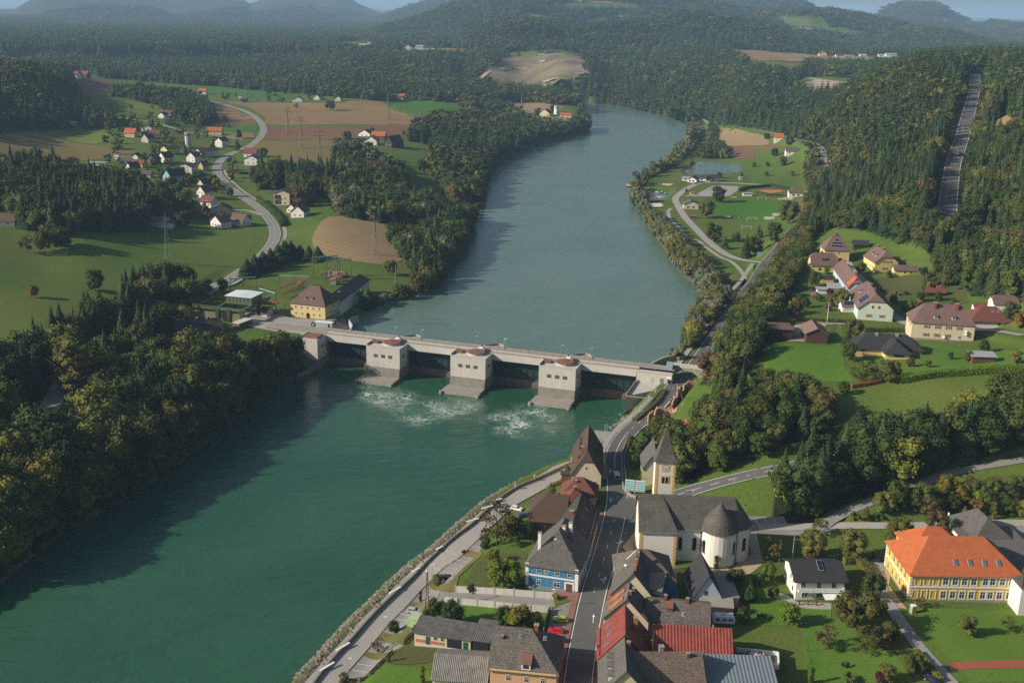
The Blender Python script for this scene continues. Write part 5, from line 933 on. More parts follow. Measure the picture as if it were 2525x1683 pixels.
def caravan(p,rz,label):
 e=empty('caravan',p,rz,label,'caravan');b=MB();prof=[(-2.9,.5),(2.9,.5),(3.0,1.6),(2.6,2.5),(-2.3,2.55),(-2.9,1.9)]
 b.add([(x,-1.15,z)for x,z in prof]+[(x,1.15,z)for x,z in prof],[tuple(range(6)),tuple(range(6,12))[::-1]]+[(i,i+6,(i+1)%6+6,(i+1)%6)for i in range(6)]);b.build('body',plain('caravan_white',(.78,.78,.76),.4),e)
 for x in(-1.7,.2,1.8):MB().box(x-.5,x+.5,-1.19,-1.13,1.4,2.0).build('window',GLASS,e)
 MB().box(-.5,.5,-.4,.4,2.55,2.68).build('roof_vent',TIN,e)
 for y in(-1.1,1.1):MB().tube((0,y-.1,.33),(0,y+.1,.33),.33,n=12).build('wheel',BLACKW,e)
 MB().tube((-2.9,0,.5),(-4.0,0,.45),.06).build('drawbar',TIN,e)
caravan(P(*f1('K',1210,1520)),-.05,'white caravan parked under the end of the flat carport')
h=House('white_villa','white modern house with anthracite roof, balcony and white awning',f1('K',1965,1082),f1('S',355,790),12.0,12,5.7,8.0,'x',(0,0),PWH,R_ANT,.9,hipk=1);V=h
h.win('f',(-.72,.56,-.05),3.2,1.3,2.0,frame=WHITE).win('f',(-.62,.0),.3,1.8,1.9,frame=WHITE).win('l',(.5,.1),3.4,.7,1.3,frame=WOOD).win('l',(.5,),.9,.8,1.3,frame=WOOD);h.part('balcony','f',0,2.5,MB().box(-h.w/2+.4,h.w/2,-1.3,0,0,.25).box(-h.w/2+.4,-2.3,-1.3,-1.2,.25,1.15).box(2.0,h.w/2,-1.3,-1.2,.25,1.15).box(-2.3,2.0,-1.27,-1.22,.3,1.1,1).box(h.w/2-.1,h.w/2,-1.3,0,.25,1.15),WHITE)
h.part('awning','f',.45,1.7,MB().add([(-2.6,-.1,.7),(2.6,-.1,.7),(2.9,-3.2,-.2),(-2.3,-3.2,-.2),(-2.6,-.1,.62),(2.6,-.1,.62),(2.9,-3.2,-.3),(-2.3,-3.2,-.3)],[(0,3,2,1),(4,5,6,7),(2,3,7,6),(0,1,5,4)]),plain('awning_white',(.80,.79,.76),.8))
def panels(h,side,pts,cols,rows,pw,ph,label=None,lift=.12):
 t_=MATS.get('solar_cell')or plain('solar_cell',(.012,.02,.055),.2)
 for a,u in pts:
  for r_ in range(rows):
   for c_ in range(cols):h.flat('solar_panel',side,[(a+(c_-(cols-1)/2)*(pw+.08)/((h.w if side in 'fb' else h.d)/2)*(1),u+r_*(ph+.08)*math.cos(math.atan(h.sl))/h.half)],pw,ph,t_,.06,lift,frame=plain('panel_frame',(.45,.47,.5),.4))
panels(h,'f',[(.12,.45)],1,2,1.3,1.7,lift=.35)
patio=drape('patio',fr('K',(1700,1200),(1870,1215),(1990,1300),(2353,1310),(2353,1380),(2100,1370),(1960,1340),(1860,1280),(1700,1240)),CONC_P,.1)
for i,(x,y)in enumerate(((2010,1330),(2102,1332),(2192,1335))):p=P(*f1('K',x,y));e=empty('flower_pot',p,0,['red pot on the villa patio, left of three','red pot on the villa patio, middle of three','red pot on the villa patio, right of three'][i],'plant pot');MB().lathe([(.22,0),(.3,1.0)],8).build('pot',plain('pot_red',(.42,.04,.03),.4),e);MB().ball((0,0,1.15),.32,8).build('plant',LEAF['mid'],e)
h=House('school','long yellow school with orange tiled hipped roof and white window trims',f1('S',820,738),(2530,1421),19.5,12.6,8.4,15.0,'x',(1,1),SCHY,RRD,.6,'school',hipk=.8)
ts=[(x-1255)/432 for x in(1098,1172,1245,1317,1407,1462,1538,1610)];h.win('f',ts,5.3,1.45,2.1,'c').win('f',[(x-1247)/432 for x in(1085,1158,1230,1303,1392,1450,1522,1595)],1.2,1.45,2.1,'c').win('l',(.62,.3,0,-.32,-.7),5.3,1.3,2.1,'c').win('l',(.62,.3,0,-.32,-.7),1.2,1.3,2.1,'c')
for z,l in((5.2,[-.865,-.70,-.535]),(1.1,[-.885,-.72,-.56])):
 for t in l:h.part('blind_niche','f',t,z,MB().box(-.85,.85,-.10,-.02,-.1,0).box(-.85,-.7,-.10,-.02,0,2.4).box(.7,.85,-.10,-.02,0,2.4).box(-.85,.85,-.10,-.02,2.4,2.6),WHITE)
for tt,z in[(t,5.25)for t in ts]+[((x-1247)/432,1.15)for x in(1085,1158,1230,1303,1392,1450,1522,1595)]:h.part('window_trim','f',tt,z,MB().box(-.98,.98,-.10,-.02,-.2,0).box(-.98,-.76,-.08,-.02,0,2.2).box(.76,.98,-.08,-.02,0,2.2).box(-.98,.98,-.12,-.02,2.2,2.5),WHITE)
for f_,L_ in(('f',h.w),('l',h.d)):h.part('cornice',f_,0,4.35,(-L_/2,L_/2,-.14,.03,0,.42),WHITE);h.part('eaves_band',f_,0,8.0,(-L_/2,L_/2,-.2,.03,0,.3),WHITE);h.part('plinth',f_,0,-2,(-L_/2,L_/2,-.14,.03,0,2.7),CONC_W)
for f_,t in(('f',-.985),('f',.93),('l',-.965),('l',.965)):qm=MB();[qm.box(-.4,.4,-.12,.03,k*.9,k*.9+.5)for k in range(9)];h.part('corner_stones',f_,t,.6,qm,WHITE)
h.flat('skylight','f',[(-.15,.22),(.11,.22),(.37,.22),(.63,.22)],1.0,1.8,SKYG,.2,frame=TIN);SCH=h
h=House('school_wing','rear school wing with orange tiled hipped roof behind the long yellow school',f1('S',830,560),f1('S',1290,560),12,12.8,7.4,12.0,'x',(1,1),SCHY,RRD,.6,'school');h.win('l',(0,.5),4.5,1.2,1.8)
h=House('school_hall','gym hall with grey pyramid roof and tall dark windows behind the school',f1('S',1318,462),f1('S',1625,456),15,13.2,6.2,10.4,'y',(1,1),SCHY,RGY,.9,'hall',hipk=.85);h.part('glazing','l',.0,1.6,(-9,9,-.08,.05,0,3.6),plain('glass_green_dark',(.02,.06,.045),.2));pm=MB();[pm.box(x-.35,x+.35,-.2,.05,0,6)for x in(-9.6,-3.2,3.2,9.6)];h.part('pilaster','l',0,0,pm,PWH)
h=House('school_link','flat grey roof link building to the right of the orange school roof',(2440,1405),(2600,1405),26,13.0,5.6,5.9,mono='b',wall=PWH,roof=mottled('flat_roof_felt',(.13,.125,.12),.2,.4),ov=.2,cat='building',keep=False);h.flat('roof_vent','f',[],1,1,TIN)
CA=rad(-2.5);co_=atz(*f1('K',325,552),22.0);CH_=empty('church',(co_.x+.3,co_.y+.3,12),CA,'white church with dark mossy slate roof, round side chapel and ochre corner stones','church')
def cl(x,y,z=0):return(x,y,z)
HRG=17.9;YR=8.6;eh=10.0
m=MB();m.box(0,10.6,0,16.6,-2,eh);m.box(10.6,28.2,2.7,14.6,-2,eh)
for k in range(9):
 pass
ap=[(28.2,2.7)]+[(28.2+4.9*math.sin(t),8.65-5.95*math.cos(t))for t in np.linspace(.12,math.pi-.12,12)]+[(28.2,14.6)];m.prism(ap,-2,eh)
m.add([(0,0,eh),(0,17.2,eh),(0,8.6,HRG-.2),(.4,0,eh),(.4,17.2,eh),(.4,8.6,HRG-.2)],[(0,2,1),(3,4,5),(0,3,5,2),(1,2,5,4)]);m.build('wall',CHW,CH_)
ch=MB();n=26;ch.lathe([(5.15,-2),(5.15,eh)],n,(23.3,4.0));ch.build('chapel_wall',CHW,CH_)
r=MB();A_,B_=(-.5,-.5,eh-.1),(-.5,17.1,eh-.1)
r.add([(-.45,-.55,eh-.15),(11.1,-.55,eh-.15),(11.1,2.0,0),(-.45,YR,HRG),(3.9,YR,HRG),(11.1,-.55,eh-.15)],[(0,1,4,3)]);r.add([(3.9,YR,HRG),(11.1,-.55,eh-.15),(11.1,2.2,eh-.15),(6.6,YR,HRG)],[(1,2,3,0)])
r.add([(3.0,YR,HRG),(28.0,YR,HRG),(28.0,2.15,eh-.15),(10.2,2.15,eh-.15)],[(3,2,1,0)]);r.add([(-.45,YR,HRG),(28.0,YR,HRG),(28,15.1,eh-.15),(-.45,17.0,eh-.15)],[(0,1,2,3)])
ae=[(28.0+5.5*math.sin(t),YR-6.45*math.cos(t),eh-.15)for t in np.linspace(0,math.pi,17)];r.add([(28.0,YR,HRG)]+ae,[(0,i,i+1)for i in range(1,17)]);r.build('roof',R_MOSS,CH_)
ev=MB();ev.box(-.45,11.1,-.6,-.4,eh-.4,eh-.12);ev.box(11.0,18.5,2.05,2.25,eh-.4,eh-.12);ev.build('gutter',plain('copper_gutter',(.20,.24,.22),.5),CH_)
ct=MB();pr_=[(5.65,eh-.1),(4.4,eh+2.6),(2.2,eh+5.2),(.05,eh+8.0)];ct.lathe(pr_,n,(23.3,4.0));ct.build('chapel_roof',R_MOSS,CH_);
ds=MB();[ds.tube((x,y,-1),(x,y,eh),.09)for x,y in((18.0,2.6),(28.5,2.6))];ds.build('downpipe',DARKW,CH_)
def chwin(x,y,ang,h=3.4,w=1.15,z=3.2):o=MB().box(-w/2,w/2,-.05,.1,0,h).tube((0,-.05,h),(0,.1,h),w/2,n=12).build('window',plain('church_glass',(.025,.02,.022),.3),CH_,(x,y,z),ang);MB().box(-w*.62,w*.62,-.25,0,-.25,0).build('sill',TIN,o)
chwin(12.1,2.7,0);chwin(16.2,2.7,0)
for t in(-1.05,-.1+1.05):chwin(23.3+5.16*math.sin(t),4.0-5.16*math.cos(t),t)
chwin(28.2+4.9*math.sin(.55),8.65-5.95*math.cos(.55),.5);chwin(28.2+4.95*math.sin(1.5),8.65-5.95*math.cos(1.5),1.5)
for x,y,ang in((.42,0,0),(10.2,0,0),(0,.45,-math.pi/2),(0,16,-math.pi/2)):
 qm=MB();[qm.box(-.40-.14*(k%2),.40+.14*(k%2),-.06,.03,k*.6,k*.6+.56)for k in range(17)];qm.build('corner_stones',OCH,CH_,(x,y,-.3),ang)
tw=empty('church_tower',(0,0,0),0)
tw.parent=None;tx,ty_=4.9,14.9;T0=Vector((co_.x+.3,co_.y+.3,12));c_,s_=math.cos(CA),math.sin(CA)
tw.location=(T0.x+tx*c_-ty_*s_,T0.y+tx*s_+ty_*c_,12);tw.rotation_euler=(0,0,CA);tag(tw,'white clock tower with ochre corner stones and steep slate spire behind the church nave','church tower')
TW,TH=5.9,25.6;MB().box(0,TW,0,TW,-2,TH).build('wall',CHW,tw)
for x in(.36,TW-.36):qm=MB();[qm.box(-.34-.12*(k%2),.34+.12*(k%2),-.06,.03,k*.62,k*.62+.58)for k in range(43)];qm.build('corner_stones',OCH,tw,(x,0,-1))
qm=MB();[qm.box(-.34-.12*(k%2),.34+.12*(k%2),-.06,.03,k*.62,k*.62+.58)for k in range(43)];qm.build('corner_stones',OCH,tw,(0,.4,-1),-math.pi/2)
s0=MB();e_=.55;s0.add([(-e_,-e_,TH-.1),(TW+e_,-e_,TH-.1),(TW+e_,TW+e_,TH-.1),(-e_,TW+e_,TH-.1),(.55,.55,TH+1.9),(TW-.55,.55,TH+1.9),(TW-.55,TW-.55,TH+1.9),(.55,TW-.55,TH+1.9),(1.5,1.5,TH+5.0),(TW-1.5,1.5,TH+5.0),(TW-1.5,TW-1.5,TH+5),(1.5,TW-1.5,TH+5),(TW/2,TW/2,TH+10.4)],[(0,1,5,4),(1,2,6,5),(2,3,7,6),(3,0,4,7),(4,5,9,8),(5,6,10,9),(6,7,11,10),(7,4,8,11),(8,9,12),(9,10,12),(10,11,12),(11,8,12),(3,2,1,0)]);s0.build('spire',R_MOSS,tw)
MB().ball((TW/2,TW/2,TH+10.5),.25,8).box(TW/2-.05,TW/2+.05,TW/2-.05,TW/2+.05,TH+10.6,TH+11.6).box(TW/2-.3,TW/2+.3,TW/2-.05,TW/2+.05,TH+11.1,TH+11.2).build('finial',TIN,tw)
ck=MB();ck.box(-1.25,1.25,-.05,0,-1.25,1.25);cf_=ck.build('clock_face',plain('clock_cream',(.66,.60,.46),.7),tw,(TW/2,-.02,TH-2.0));nm_=MB().box(-.12,.12,-.09,-.05,-.12,.12).mesh('numeral',DARKW)
for k in range(12):a=math.pi*k/6;inst('numeral',nm_,cf_,(1.02*math.sin(a),0,1.02*math.cos(a)))
pass;hd=MB();hd.add([(-.06,-.1,-.05),(.06,-.1,.05),(.62,-.1,-.5),(.55,-.1,-.58)],[(0,1,2,3)]);hd.add([(-.05,-.1,.05),(.05,-.1,-.05),(-.28,-.1,-.42),(-.38,-.1,-.36)],[(0,1,2,3)]);hd.build('clock_hand',DARKW,cf_)
bw=MB();bw.box(-1.25,1.25,-.08,0,-.2,2.3);bw_=bw.build('belfry_frame',OCH,tw,(TW/2,-.02,TH-6.8));
for x in(-.55,.55):MB().box(x-.38,x+.38,-.12,-.07,0,1.5).tube((x,-.12,1.5),(x,-.07,1.5),.38,n=12).build('belfry_window',BLACKW,bw_)
KEEP+=[(CH_.location.x+x,CH_.location.y+y,9)for x,y in((4,6),(12,8),(22,6),(30,8),(6,17))]
h=HL('hillside_house','house with tall grey gable roof half hidden left of the church tower',LE(f1('B',1848,440),f1('B',1830,285),17.5,8.0),12.5,he=5,hr=11.0,axis='y',cut=(0,0),wall=PCR,roof=RGY);h.win('f',(.35,),5.2,.9,1.1);h.chim((.1,.6),w=.7,h=1.0,mat=BRICK)
PINKB=mottled('ruin_pink_plaster',(.50,.30,.22),.4,.8,.95,.4)
def ruin(name,label,pts,hs,z0,th=.5,beams=6):
 w=[atz(x,y,z0+2)for x,y in pts];e=empty(name,(w[0].x,w[0].y,z0),0,label,'ruin');L=[(p.x-w[0].x,p.y-w[0].y)for p in w];rg=random.Random(3)
 for i in range(len(L)-1):
  a,b=Vector(L[i]),Vector(L[i+1]);n=Vector((a.y-b.y,b.x-a.x)).normalized()*th/2;k=5;mb=MB()
  for j in range(k):
   p,q=a.lerp(b,j/k),a.lerp(b,(j+1)/k);h0=hs[i]+rg.uniform(-1.2,.4);h1=hs[i]+rg.uniform(-1.2,.4)
   if j==2 and(b-a).length>6:h0=h1=hs[i]*.4
   mb.prism([tuple(p-n),tuple(q-n),tuple(q+n),tuple(p+n)],-3,[h0,h1,h1,h0])
  mb.build('broken_wall',PINKB,e)
 cx_=sum(p[0]for p in L)/len(L);cy_=sum(p[1]for p in L)/len(L);bm_=MB()
 for j in range(beams):x,y=cx_+rg.uniform(-4,4),cy_+rg.uniform(-4,4);bm_.tube((x,y,rg.uniform(0,2)),(x+rg.uniform(-4,4),y+rg.uniform(-3,3),rg.uniform(1,5)),.14)
 bm_.build('fallen_beam',mottled('old_timber',(.15,.11,.08),.4,2),e);[KEEP.append((p.x,p.y,4.5))for p in w];KEEP.append((w[0].x+cx_,w[0].y+cy_,7))
ruin('ruined_house','roofless pink walled ruin with collapsed timbers above the main road',fr('E',(1880,985),(2010,870),(2010,800),(2120,740),(2260,740),(2160,860),(2040,1010),(1900,1000)),[4,5,4,4.5,4,4,4,4],12.5,beams=26);ruin('ruined_house','lower pink ruin wall with arched holes overgrown by bushes',fr('E',(1700,1080),(1820,1000),(1960,1010),(2080,1060),(1990,1090),(1740,1150)),[4.5,4,4,3,3,3],12.5,beams=5)
h=House('ruined_cottage','tiny ruined cottage with orange gable peeking out of the thicket',f1('E',2095,1215),f1('E',2180,1210),4.5,16,4.0,7,'y',(0,0),PINKB,RRD,.2,'ruin')
h=House('long_shed','long low shed with grey corrugated roof, cream wall with red band and green doors',f1('A',1180,902),f1('A',1790,992),6.2,8.0,3.0,3.9,mono='b',wall=PCR,roof=R_CORRD,ov=.5,cat='shed');h.part('red_band','f',-.45,.3,(-h.w*.25,h.w*.25,-.08,.04,0,.8),plaster('plaster_rose',(.42,.16,.12)));h.part('green_door','f',-.52,0,(-.55,.55,-.1,.05,0,2.2),plain('door_green',(.02,.09,.07),.6));h.part('green_door','f',.82,0,(-.6,.6,-.1,.05,0,2.2),MATS['door_green']);h.part('open_bay','f',.42,0,(-1.9,1.9,-.09,.05,0,2.4),BLACKW);h.win('f',(-.25,.0),1.5,.9,.9,frame=TIN)
h=House('open_shed','dark open shed with corrugated roof joining the big slate roof',f1('A',1780,978),f1('A',1978,1008),7.5,8.2,3.2,4.6,mono='b',wall=DARKW,roof=R_CORRD,ov=.4,cat='shed');h.part('opening','f',0,0,(-h.w*.45,h.w*.45,-.06,.05,0,2.6),BLACKW)
h=House('workshop','workshop with broad pale corrugated gable roof at the bottom edge',f1('A',1368,1382),f1('A',1950,1418),13,8.3,3.6,6.4,'x',(0,0),PCR,R_CORR,.4,'workshop')
h=House('peach_house','large peach house with mottled dark slate roof at the bottom of the street',f1('A',1945,1272),f1('T',545,1392),16.5,9.6,6.6,13.0,'x',(0,.95),PEACH,R_MOT,.6,hipk=.9);h.win('f',(-.45,.1,.6),3.6,1.1,1.6,'c');h.chim((.25,.52),w=1.0,h=1.3);h.chim((-.75,.35),w=.6,h=.9);h.dormer('f',[(.08,.02)],2.2,1.5,PWH,RUST);h.flat('skylight','f',[(-.2,.75),(.55,.75)],.7,.9,SKYG,.1,frame=TIN);h.part('peach_gutter','f',0,6.2,(-h.w/2,h.w/2,-.5,.1,0,.4),OCH);h.part('lettered_fascia','r',0,4.0,(-6,4,-.3,.05,0,1.1),plain('fascia_dark',(.05,.05,.06),.5));h.win('r',(-.5,0,.5),4.4,1.0,1.2)
mb=MB();mb.box(-.7,.7,-.7,.7,0,2.9);mb.box(-1.2,-.75,-.5,.5,0,1.5,0);mb.box(-.85,.85,-.9,.9,2.9,3.1);p=P(*f1('A',1215,835));e=empty('transformer_kiosk',p,-.35,'pale green transformer kiosk beside the parked silver car','kiosk');MB().box(-1.3,1.3,-1.0,1.0,0,2.5).add([(-1.5,-1.2,2.5),(1.5,-1.2,2.5),(1.5,1.2,3.1),(-1.5,1.2,3.1),(-1.5,-1.2,2.65),(1.5,-1.2,2.65),(1.5,1.2,3.25),(-1.5,1.2,3.25)],[(4,5,6,7),(0,1,5,4),(1,2,6,5),(2,3,7,6),(3,0,4,7)]).build('cabinet',plain('kiosk_green',(.30,.42,.24),.6),e);MB().box(-2.1,-1.35,-.8,0,0,1.5).build('side_box',MATS['kiosk_green'],e)
# HAMLET, VILLAGES, FARMS
def HB(name,label,base,w,d,he,hr,axis='x',rot=0.0,cut=(0,0),wall=None,roof=None,ov=.5,cat='house',far=None,group=None,**k):
 p=P(*base);c=P(base[0]+4,base[1]);ang=rad(rot)
 if far is not None:q=P(*far);ang=math.atan2(q.y-p.y,q.x-p.x)-math.pi/2;d=(q-p).to_2d().length
 return House(name,label,world=(p.x,p.y,p.z,w,ang),depth=d,he=he,hr=hr,axis=axis,cut=cut,wall=wall or PWH,roof=roof or RGY,ov=ov,cat=cat,group=group,**k)
PLT=plaster('plaster_turquoise',(.20,.42,.42));PLP=plaster('plaster_pink_grey',(.46,.37,.35));PLYL=plaster('plaster_lemon',(.66,.56,.22));RPU=rooftile('roof_purple_brown',(.16,.10,.09),(.12,.075,.07));GRN=plaster('plaster_pale_green',(.52,.60,.52),.1)
h=HB('hip_house','pale yellow house with solar panels covering its steep hipped roof at the hamlet top',f1('H',1050,292),13.6,12,7.2,14.2,'x',-3,(1,1),PLY,RPU,hipk=.85);h.win('f',(-.45,.12),4.6,1.0,1.5).win('f',(.55,),1.2,.7,1.0);h.chim((0,.5),w=1.3,h=1.5)
for n_,u in((6,.14),(5,.34),(2,.55)):panels(h,'f',[(0,u)],n_,1,1.0,1.35,lift=.05)
h=HB('yellow_house','lemon yellow house with brown half hipped roof and dormer, left of the solar roofed house',f1('H',968,362),14,9.5,4.3,9.8,'x',-2,(.4,.4),PLYL,RPU);h.win('f',(-.35,),1.2,1.4,1.3,frame=DARKW);h.dormer('f',[(0,.32)],2.4,1.1,DARKW);h.chim((-.15,.5),w=1.1,h=.8);MB().ball((0,0,0),.55,8,sz=.4).build('satellite_dish',WHITE,h.wall,(-h.w/2-.5,0,3.4))
h=HB('terrace_row','long terraced row with red brown roof, skylights and pale blue end wall',f1('H',1187,522),8.6,44,4.4,9.2,'y',20,(.5,.3),LBLUE,RPU,far=f1('H',1085,372));h.win('f',(0,),1.6,3.0,1.3,frame=DARKW);h.flat('skylight','l',[(-.62,.45),(-.1,.45),(.25,.45)],1.2,2.4,SKYG,.1,frame=TIN);h.chim((0,.18),(0,.4),(0,.62),(0,.85),w=.9,h=.8);h.flat('orange_roof_part','l',[(-.85,.03)],h.d*.13,5.6,RRD,.2)
h=HB('solar_house','pale green house with orange shutters and blue solar panels on its roof',f1('H',1310,688),15.5,22,5.6,12.0,'y',20,(.45,.35),GRN,RPU,far=f1('H',1245,575));h.win('f',(-.35,.4),1.5,1.5,1.4,'o').win('f',(-.18,.18),5.7,.9,1.3,frame=plain('shutter_orange',(.45,.2,.03),.7)).win('l',(-.3,.4),1.4,1.1,1.3);h.chim((0,.3),(0,.62),w=.9,h=1.0);panels(h,'l',[(-.55,.15)],6,3,1.1,1.6,lift=.04);h.dormer('l',[(.35,.35)],1.8,.8)
h=HB('veranda','small veranda with eight solar panels left of the pale green house',f1('H',1148,632),8,5.5,3.0,4.8,'x',3,(0,0),PWH,RPU,cat='veranda');panels(h,'f',[(0,.1)],4,2,1.5,1.2,lift=.03)
h=HB('shuttered_house','yellow house with ochre shutters and half hipped brown roof beside the forest edge',f1('H',1385,358),12.5,19,5.2,10.8,'y',15,(.45,.35),PLYL,RPU,far=f1('H',1310,285));h.win('f',(-.15,.28),4.9,1.1,1.2,'o').win('f',(-.1,),1.1,1.6,1.3,'o').win('f',(.65,),1.6,.9,1.0);h.chim((0,.35),(0,.8),w=1.2,h=1.0);h.dormer('l',[(.3,.35),(-.3,.35)],1.6,.8);h.win('l',(.7,.3,-.1),1.2,1.0,1.3)
h=HB('garden_shed','low yellow shed with brown roof right of the ochre shuttered house',f1('H',1522,378),12,5.5,2.6,4.6,'x',-3,(0,0),PLYL,RPU,cat='shed');h.win('f',(-.1,.4),.9,.9,.9,frame=DARKW)
h=HB('cream_house','big cream house with red shutters, hipped brown roof and two tall brick chimneys',f1('H',1765,822),25.5,14.5,7.6,14.2,'x',-10,(1,1),PCR,RPU,hipk=.75);h.win('f',(-.52,-.17,.17,.52),5.0,1.2,1.5,'s').win('f',(-.52,-.17,.17),1.4,1.2,1.5,'s').win('f',(.55,),1.1,1.3,1.4).win('l',(.5,-.2),5.0,1,1.5,'s');h.part('plinth','f',0,-2,(-h.w/2,h.w/2,-.12,.05,0,2.6),CONC_W);h.chim((-.27,.38),(.44,.38),w=1.3,h=2.4,mat=BRICK);h.dormer('f',[(-.25,.2),(.32,.2)],1.5,1.0)
for t,z in((.74,4.6),(.74,3.4),(.06,1.6)):p_,r_=h.fpt('f',t,z,.5);MB().ball((0,0,0),.6,8,sz=.9).build('satellite_dish',WHITE,h.wall,p_)
h=HB('bungalow','cream bungalow with anthracite hipped roof and skylights below the big cream house',f1('H',1400,925),27,12,3.2,7.4,'x',-6,(1,1),PLY,R_ANT,.9,hipk=.9);h.win('f',(-.75,.85),1.0,1.6,1.3);h.chim((-.3,.45),(.3,.45),w=1.1,h=.7,mat=TIN)
h=HB('bungalow_wing','front wing of the anthracite roofed bungalow with one wide window',f1('H',1465,952),9.5,9,3.0,6.4,'y',-6,(1,0),PLY,R_ANT,.9,keep=False);h.win('f',(.1,),1.0,4.0,1.6,frame=DARKW)
h=HB('white_bungalow','white house with red brown hipped roof and two skylights at the right edge',f1('H',2100,740),18,12,3.6,8.4,'x',-4,(1,1),PWH,R_REDP,.8);h.win('f',(.35,),1.2,1.6,1.3);h.flat('skylight','f',[(.15,.55),(.4,.55)],1.2,1.2,SKYG,.12,frame=TIN);h.part('entrance','f',.88,0,(-1.6,1.6,-.1,.05,0,2.6),BLACKW)
h=HB('timber_barn','timber barn with long purple brown roof at the left end of the gravel yard',f1('H',672,822),9.6,16,3.4,5.0,'y',-6,(0,0),DARKW,RPU,.8,'barn',mono='r')
h=HB('timber_barn','brown wooden barn with pale brown tiled roof on the right of the gravel yard',f1('H',915,842),9.0,13,4.4,6.6,'y',-4,(0,0),mottled('wall_red_brown',(.10,.05,.035),.3,1.5),rooftile('roof_pale_brown',(.21,.14,.11),(.16,.11,.09)),.6,'barn')
drape('gravel_yard',fr('H',(735,800),(780,695),(880,690),(1110,705),(1110,715),(990,715),(865,835),(720,830)),GRAVEL,.15)
HB('open_shed','small open shed with pale metal roof in the meadow below the lane',f1('H',2050,975),9,4.5,2.6,3.2,rot=-2,wall=WOOD,roof=TIN,mono='b',cat='shed');HB('garden_house','dark red roofed garden house in the middle of the terraced gardens',f1('H',1725,525),9,5,2.2,3.8,'x',-4,(0,0),DARKW,RRB,cat='garden house');HB('shed_pair','tiny red roofed shed behind the big cream house',f1('H',2030,622),6,4,2.0,3.4,'x',-5,(0,0),PWH,RRB,cat='shed');HB('brown_roof_house','brown roofed house cut off by trees at the right edge above the white bungalow',f1('H',2200,620),11,8,3.2,6.2,'x',-4,(.4,.4),PWH,RPU);HB('summer_house','low white summer house with flat grey roof left of the terraced row',f1('H',962,506),6,4,2.2,2.5,rot=-4,wall=PWH,roof=TIN,mono='b',cat='summer house');HB('lean_to','pale metal lean-to roof at the left wall of the terraced row',f1('H',1040,500),6,5,2.4,3.6,rot=-4,wall=PWH,roof=TIN,mono='b',cat='lean-to');HB('pavilion','wooden pavilion with orange red edged dark roof beside the terraced row',f1('H',990,432),6.5,6,2.6,3.4,'x',0,(1,1),OCH,R_ANT,cat='pavilion');HB('log_cabin','dark log cabin behind the tree at the upper hamlet lawn',f1('H',1218,202),8,6,2.4,4.4,'x',-8,(0,0),DARKW,R_ANT,cat='cabin')
p=P(*f1('H',903,540));g_=empty('gazebo',p,0,'round wooden gazebo with pointed brown roof on the hamlet lawn','gazebo');MB().lathe([(2.6,2.3),(1.2,3.3),(.1,4.0)],8).build('roof',RPU,g_);MB().lathe([(2.0,0),(2.0,.9)],8).build('railing',WOOD,g_);pm=MB();[pm.tube((2.1*math.cos(a),2.1*math.sin(a),0),(2.1*math.cos(a),2.1*math.sin(a),2.4),.1)for a in np.arange(0,6.2,math.pi/4)];pm.build('post',WOOD,g_)
def flagpole(p,label,h,cols=None,w=.06):
 e=empty('flagpole',p,.2,label,'flagpole');MB().tube((0,0,0),(0,0,h),w,w*.6).build('pole',TIN if not cols else WHITE,e)
 if cols:
  for k,c in enumerate(cols):m=MB();m.add([(0,0,h-.3-k*.45),(1.6,.3,h-.9-k*.45),(1.6,.3,h-1.35-k*.45),(0,0,h-.75-k*.45)],[(0,1,2,3)]);m.build('flag',c,e)
RED=plain('flag_red',(.50,.03,.03),.7)
flagpole(P(*f1('H',988,702)),'tall wooden flagpole with red and white pennant above the hamlet hedge',9.5,[RED,WHITE],.14);flagpole(P(*f1('K',1800,895)),'bare white flagpole by the war memorial garden',8);flagpole(P(*f1('K',1938,860)),'white flagpole with drooping red and white flag behind the villa',8,[RED,WHITE,RED])
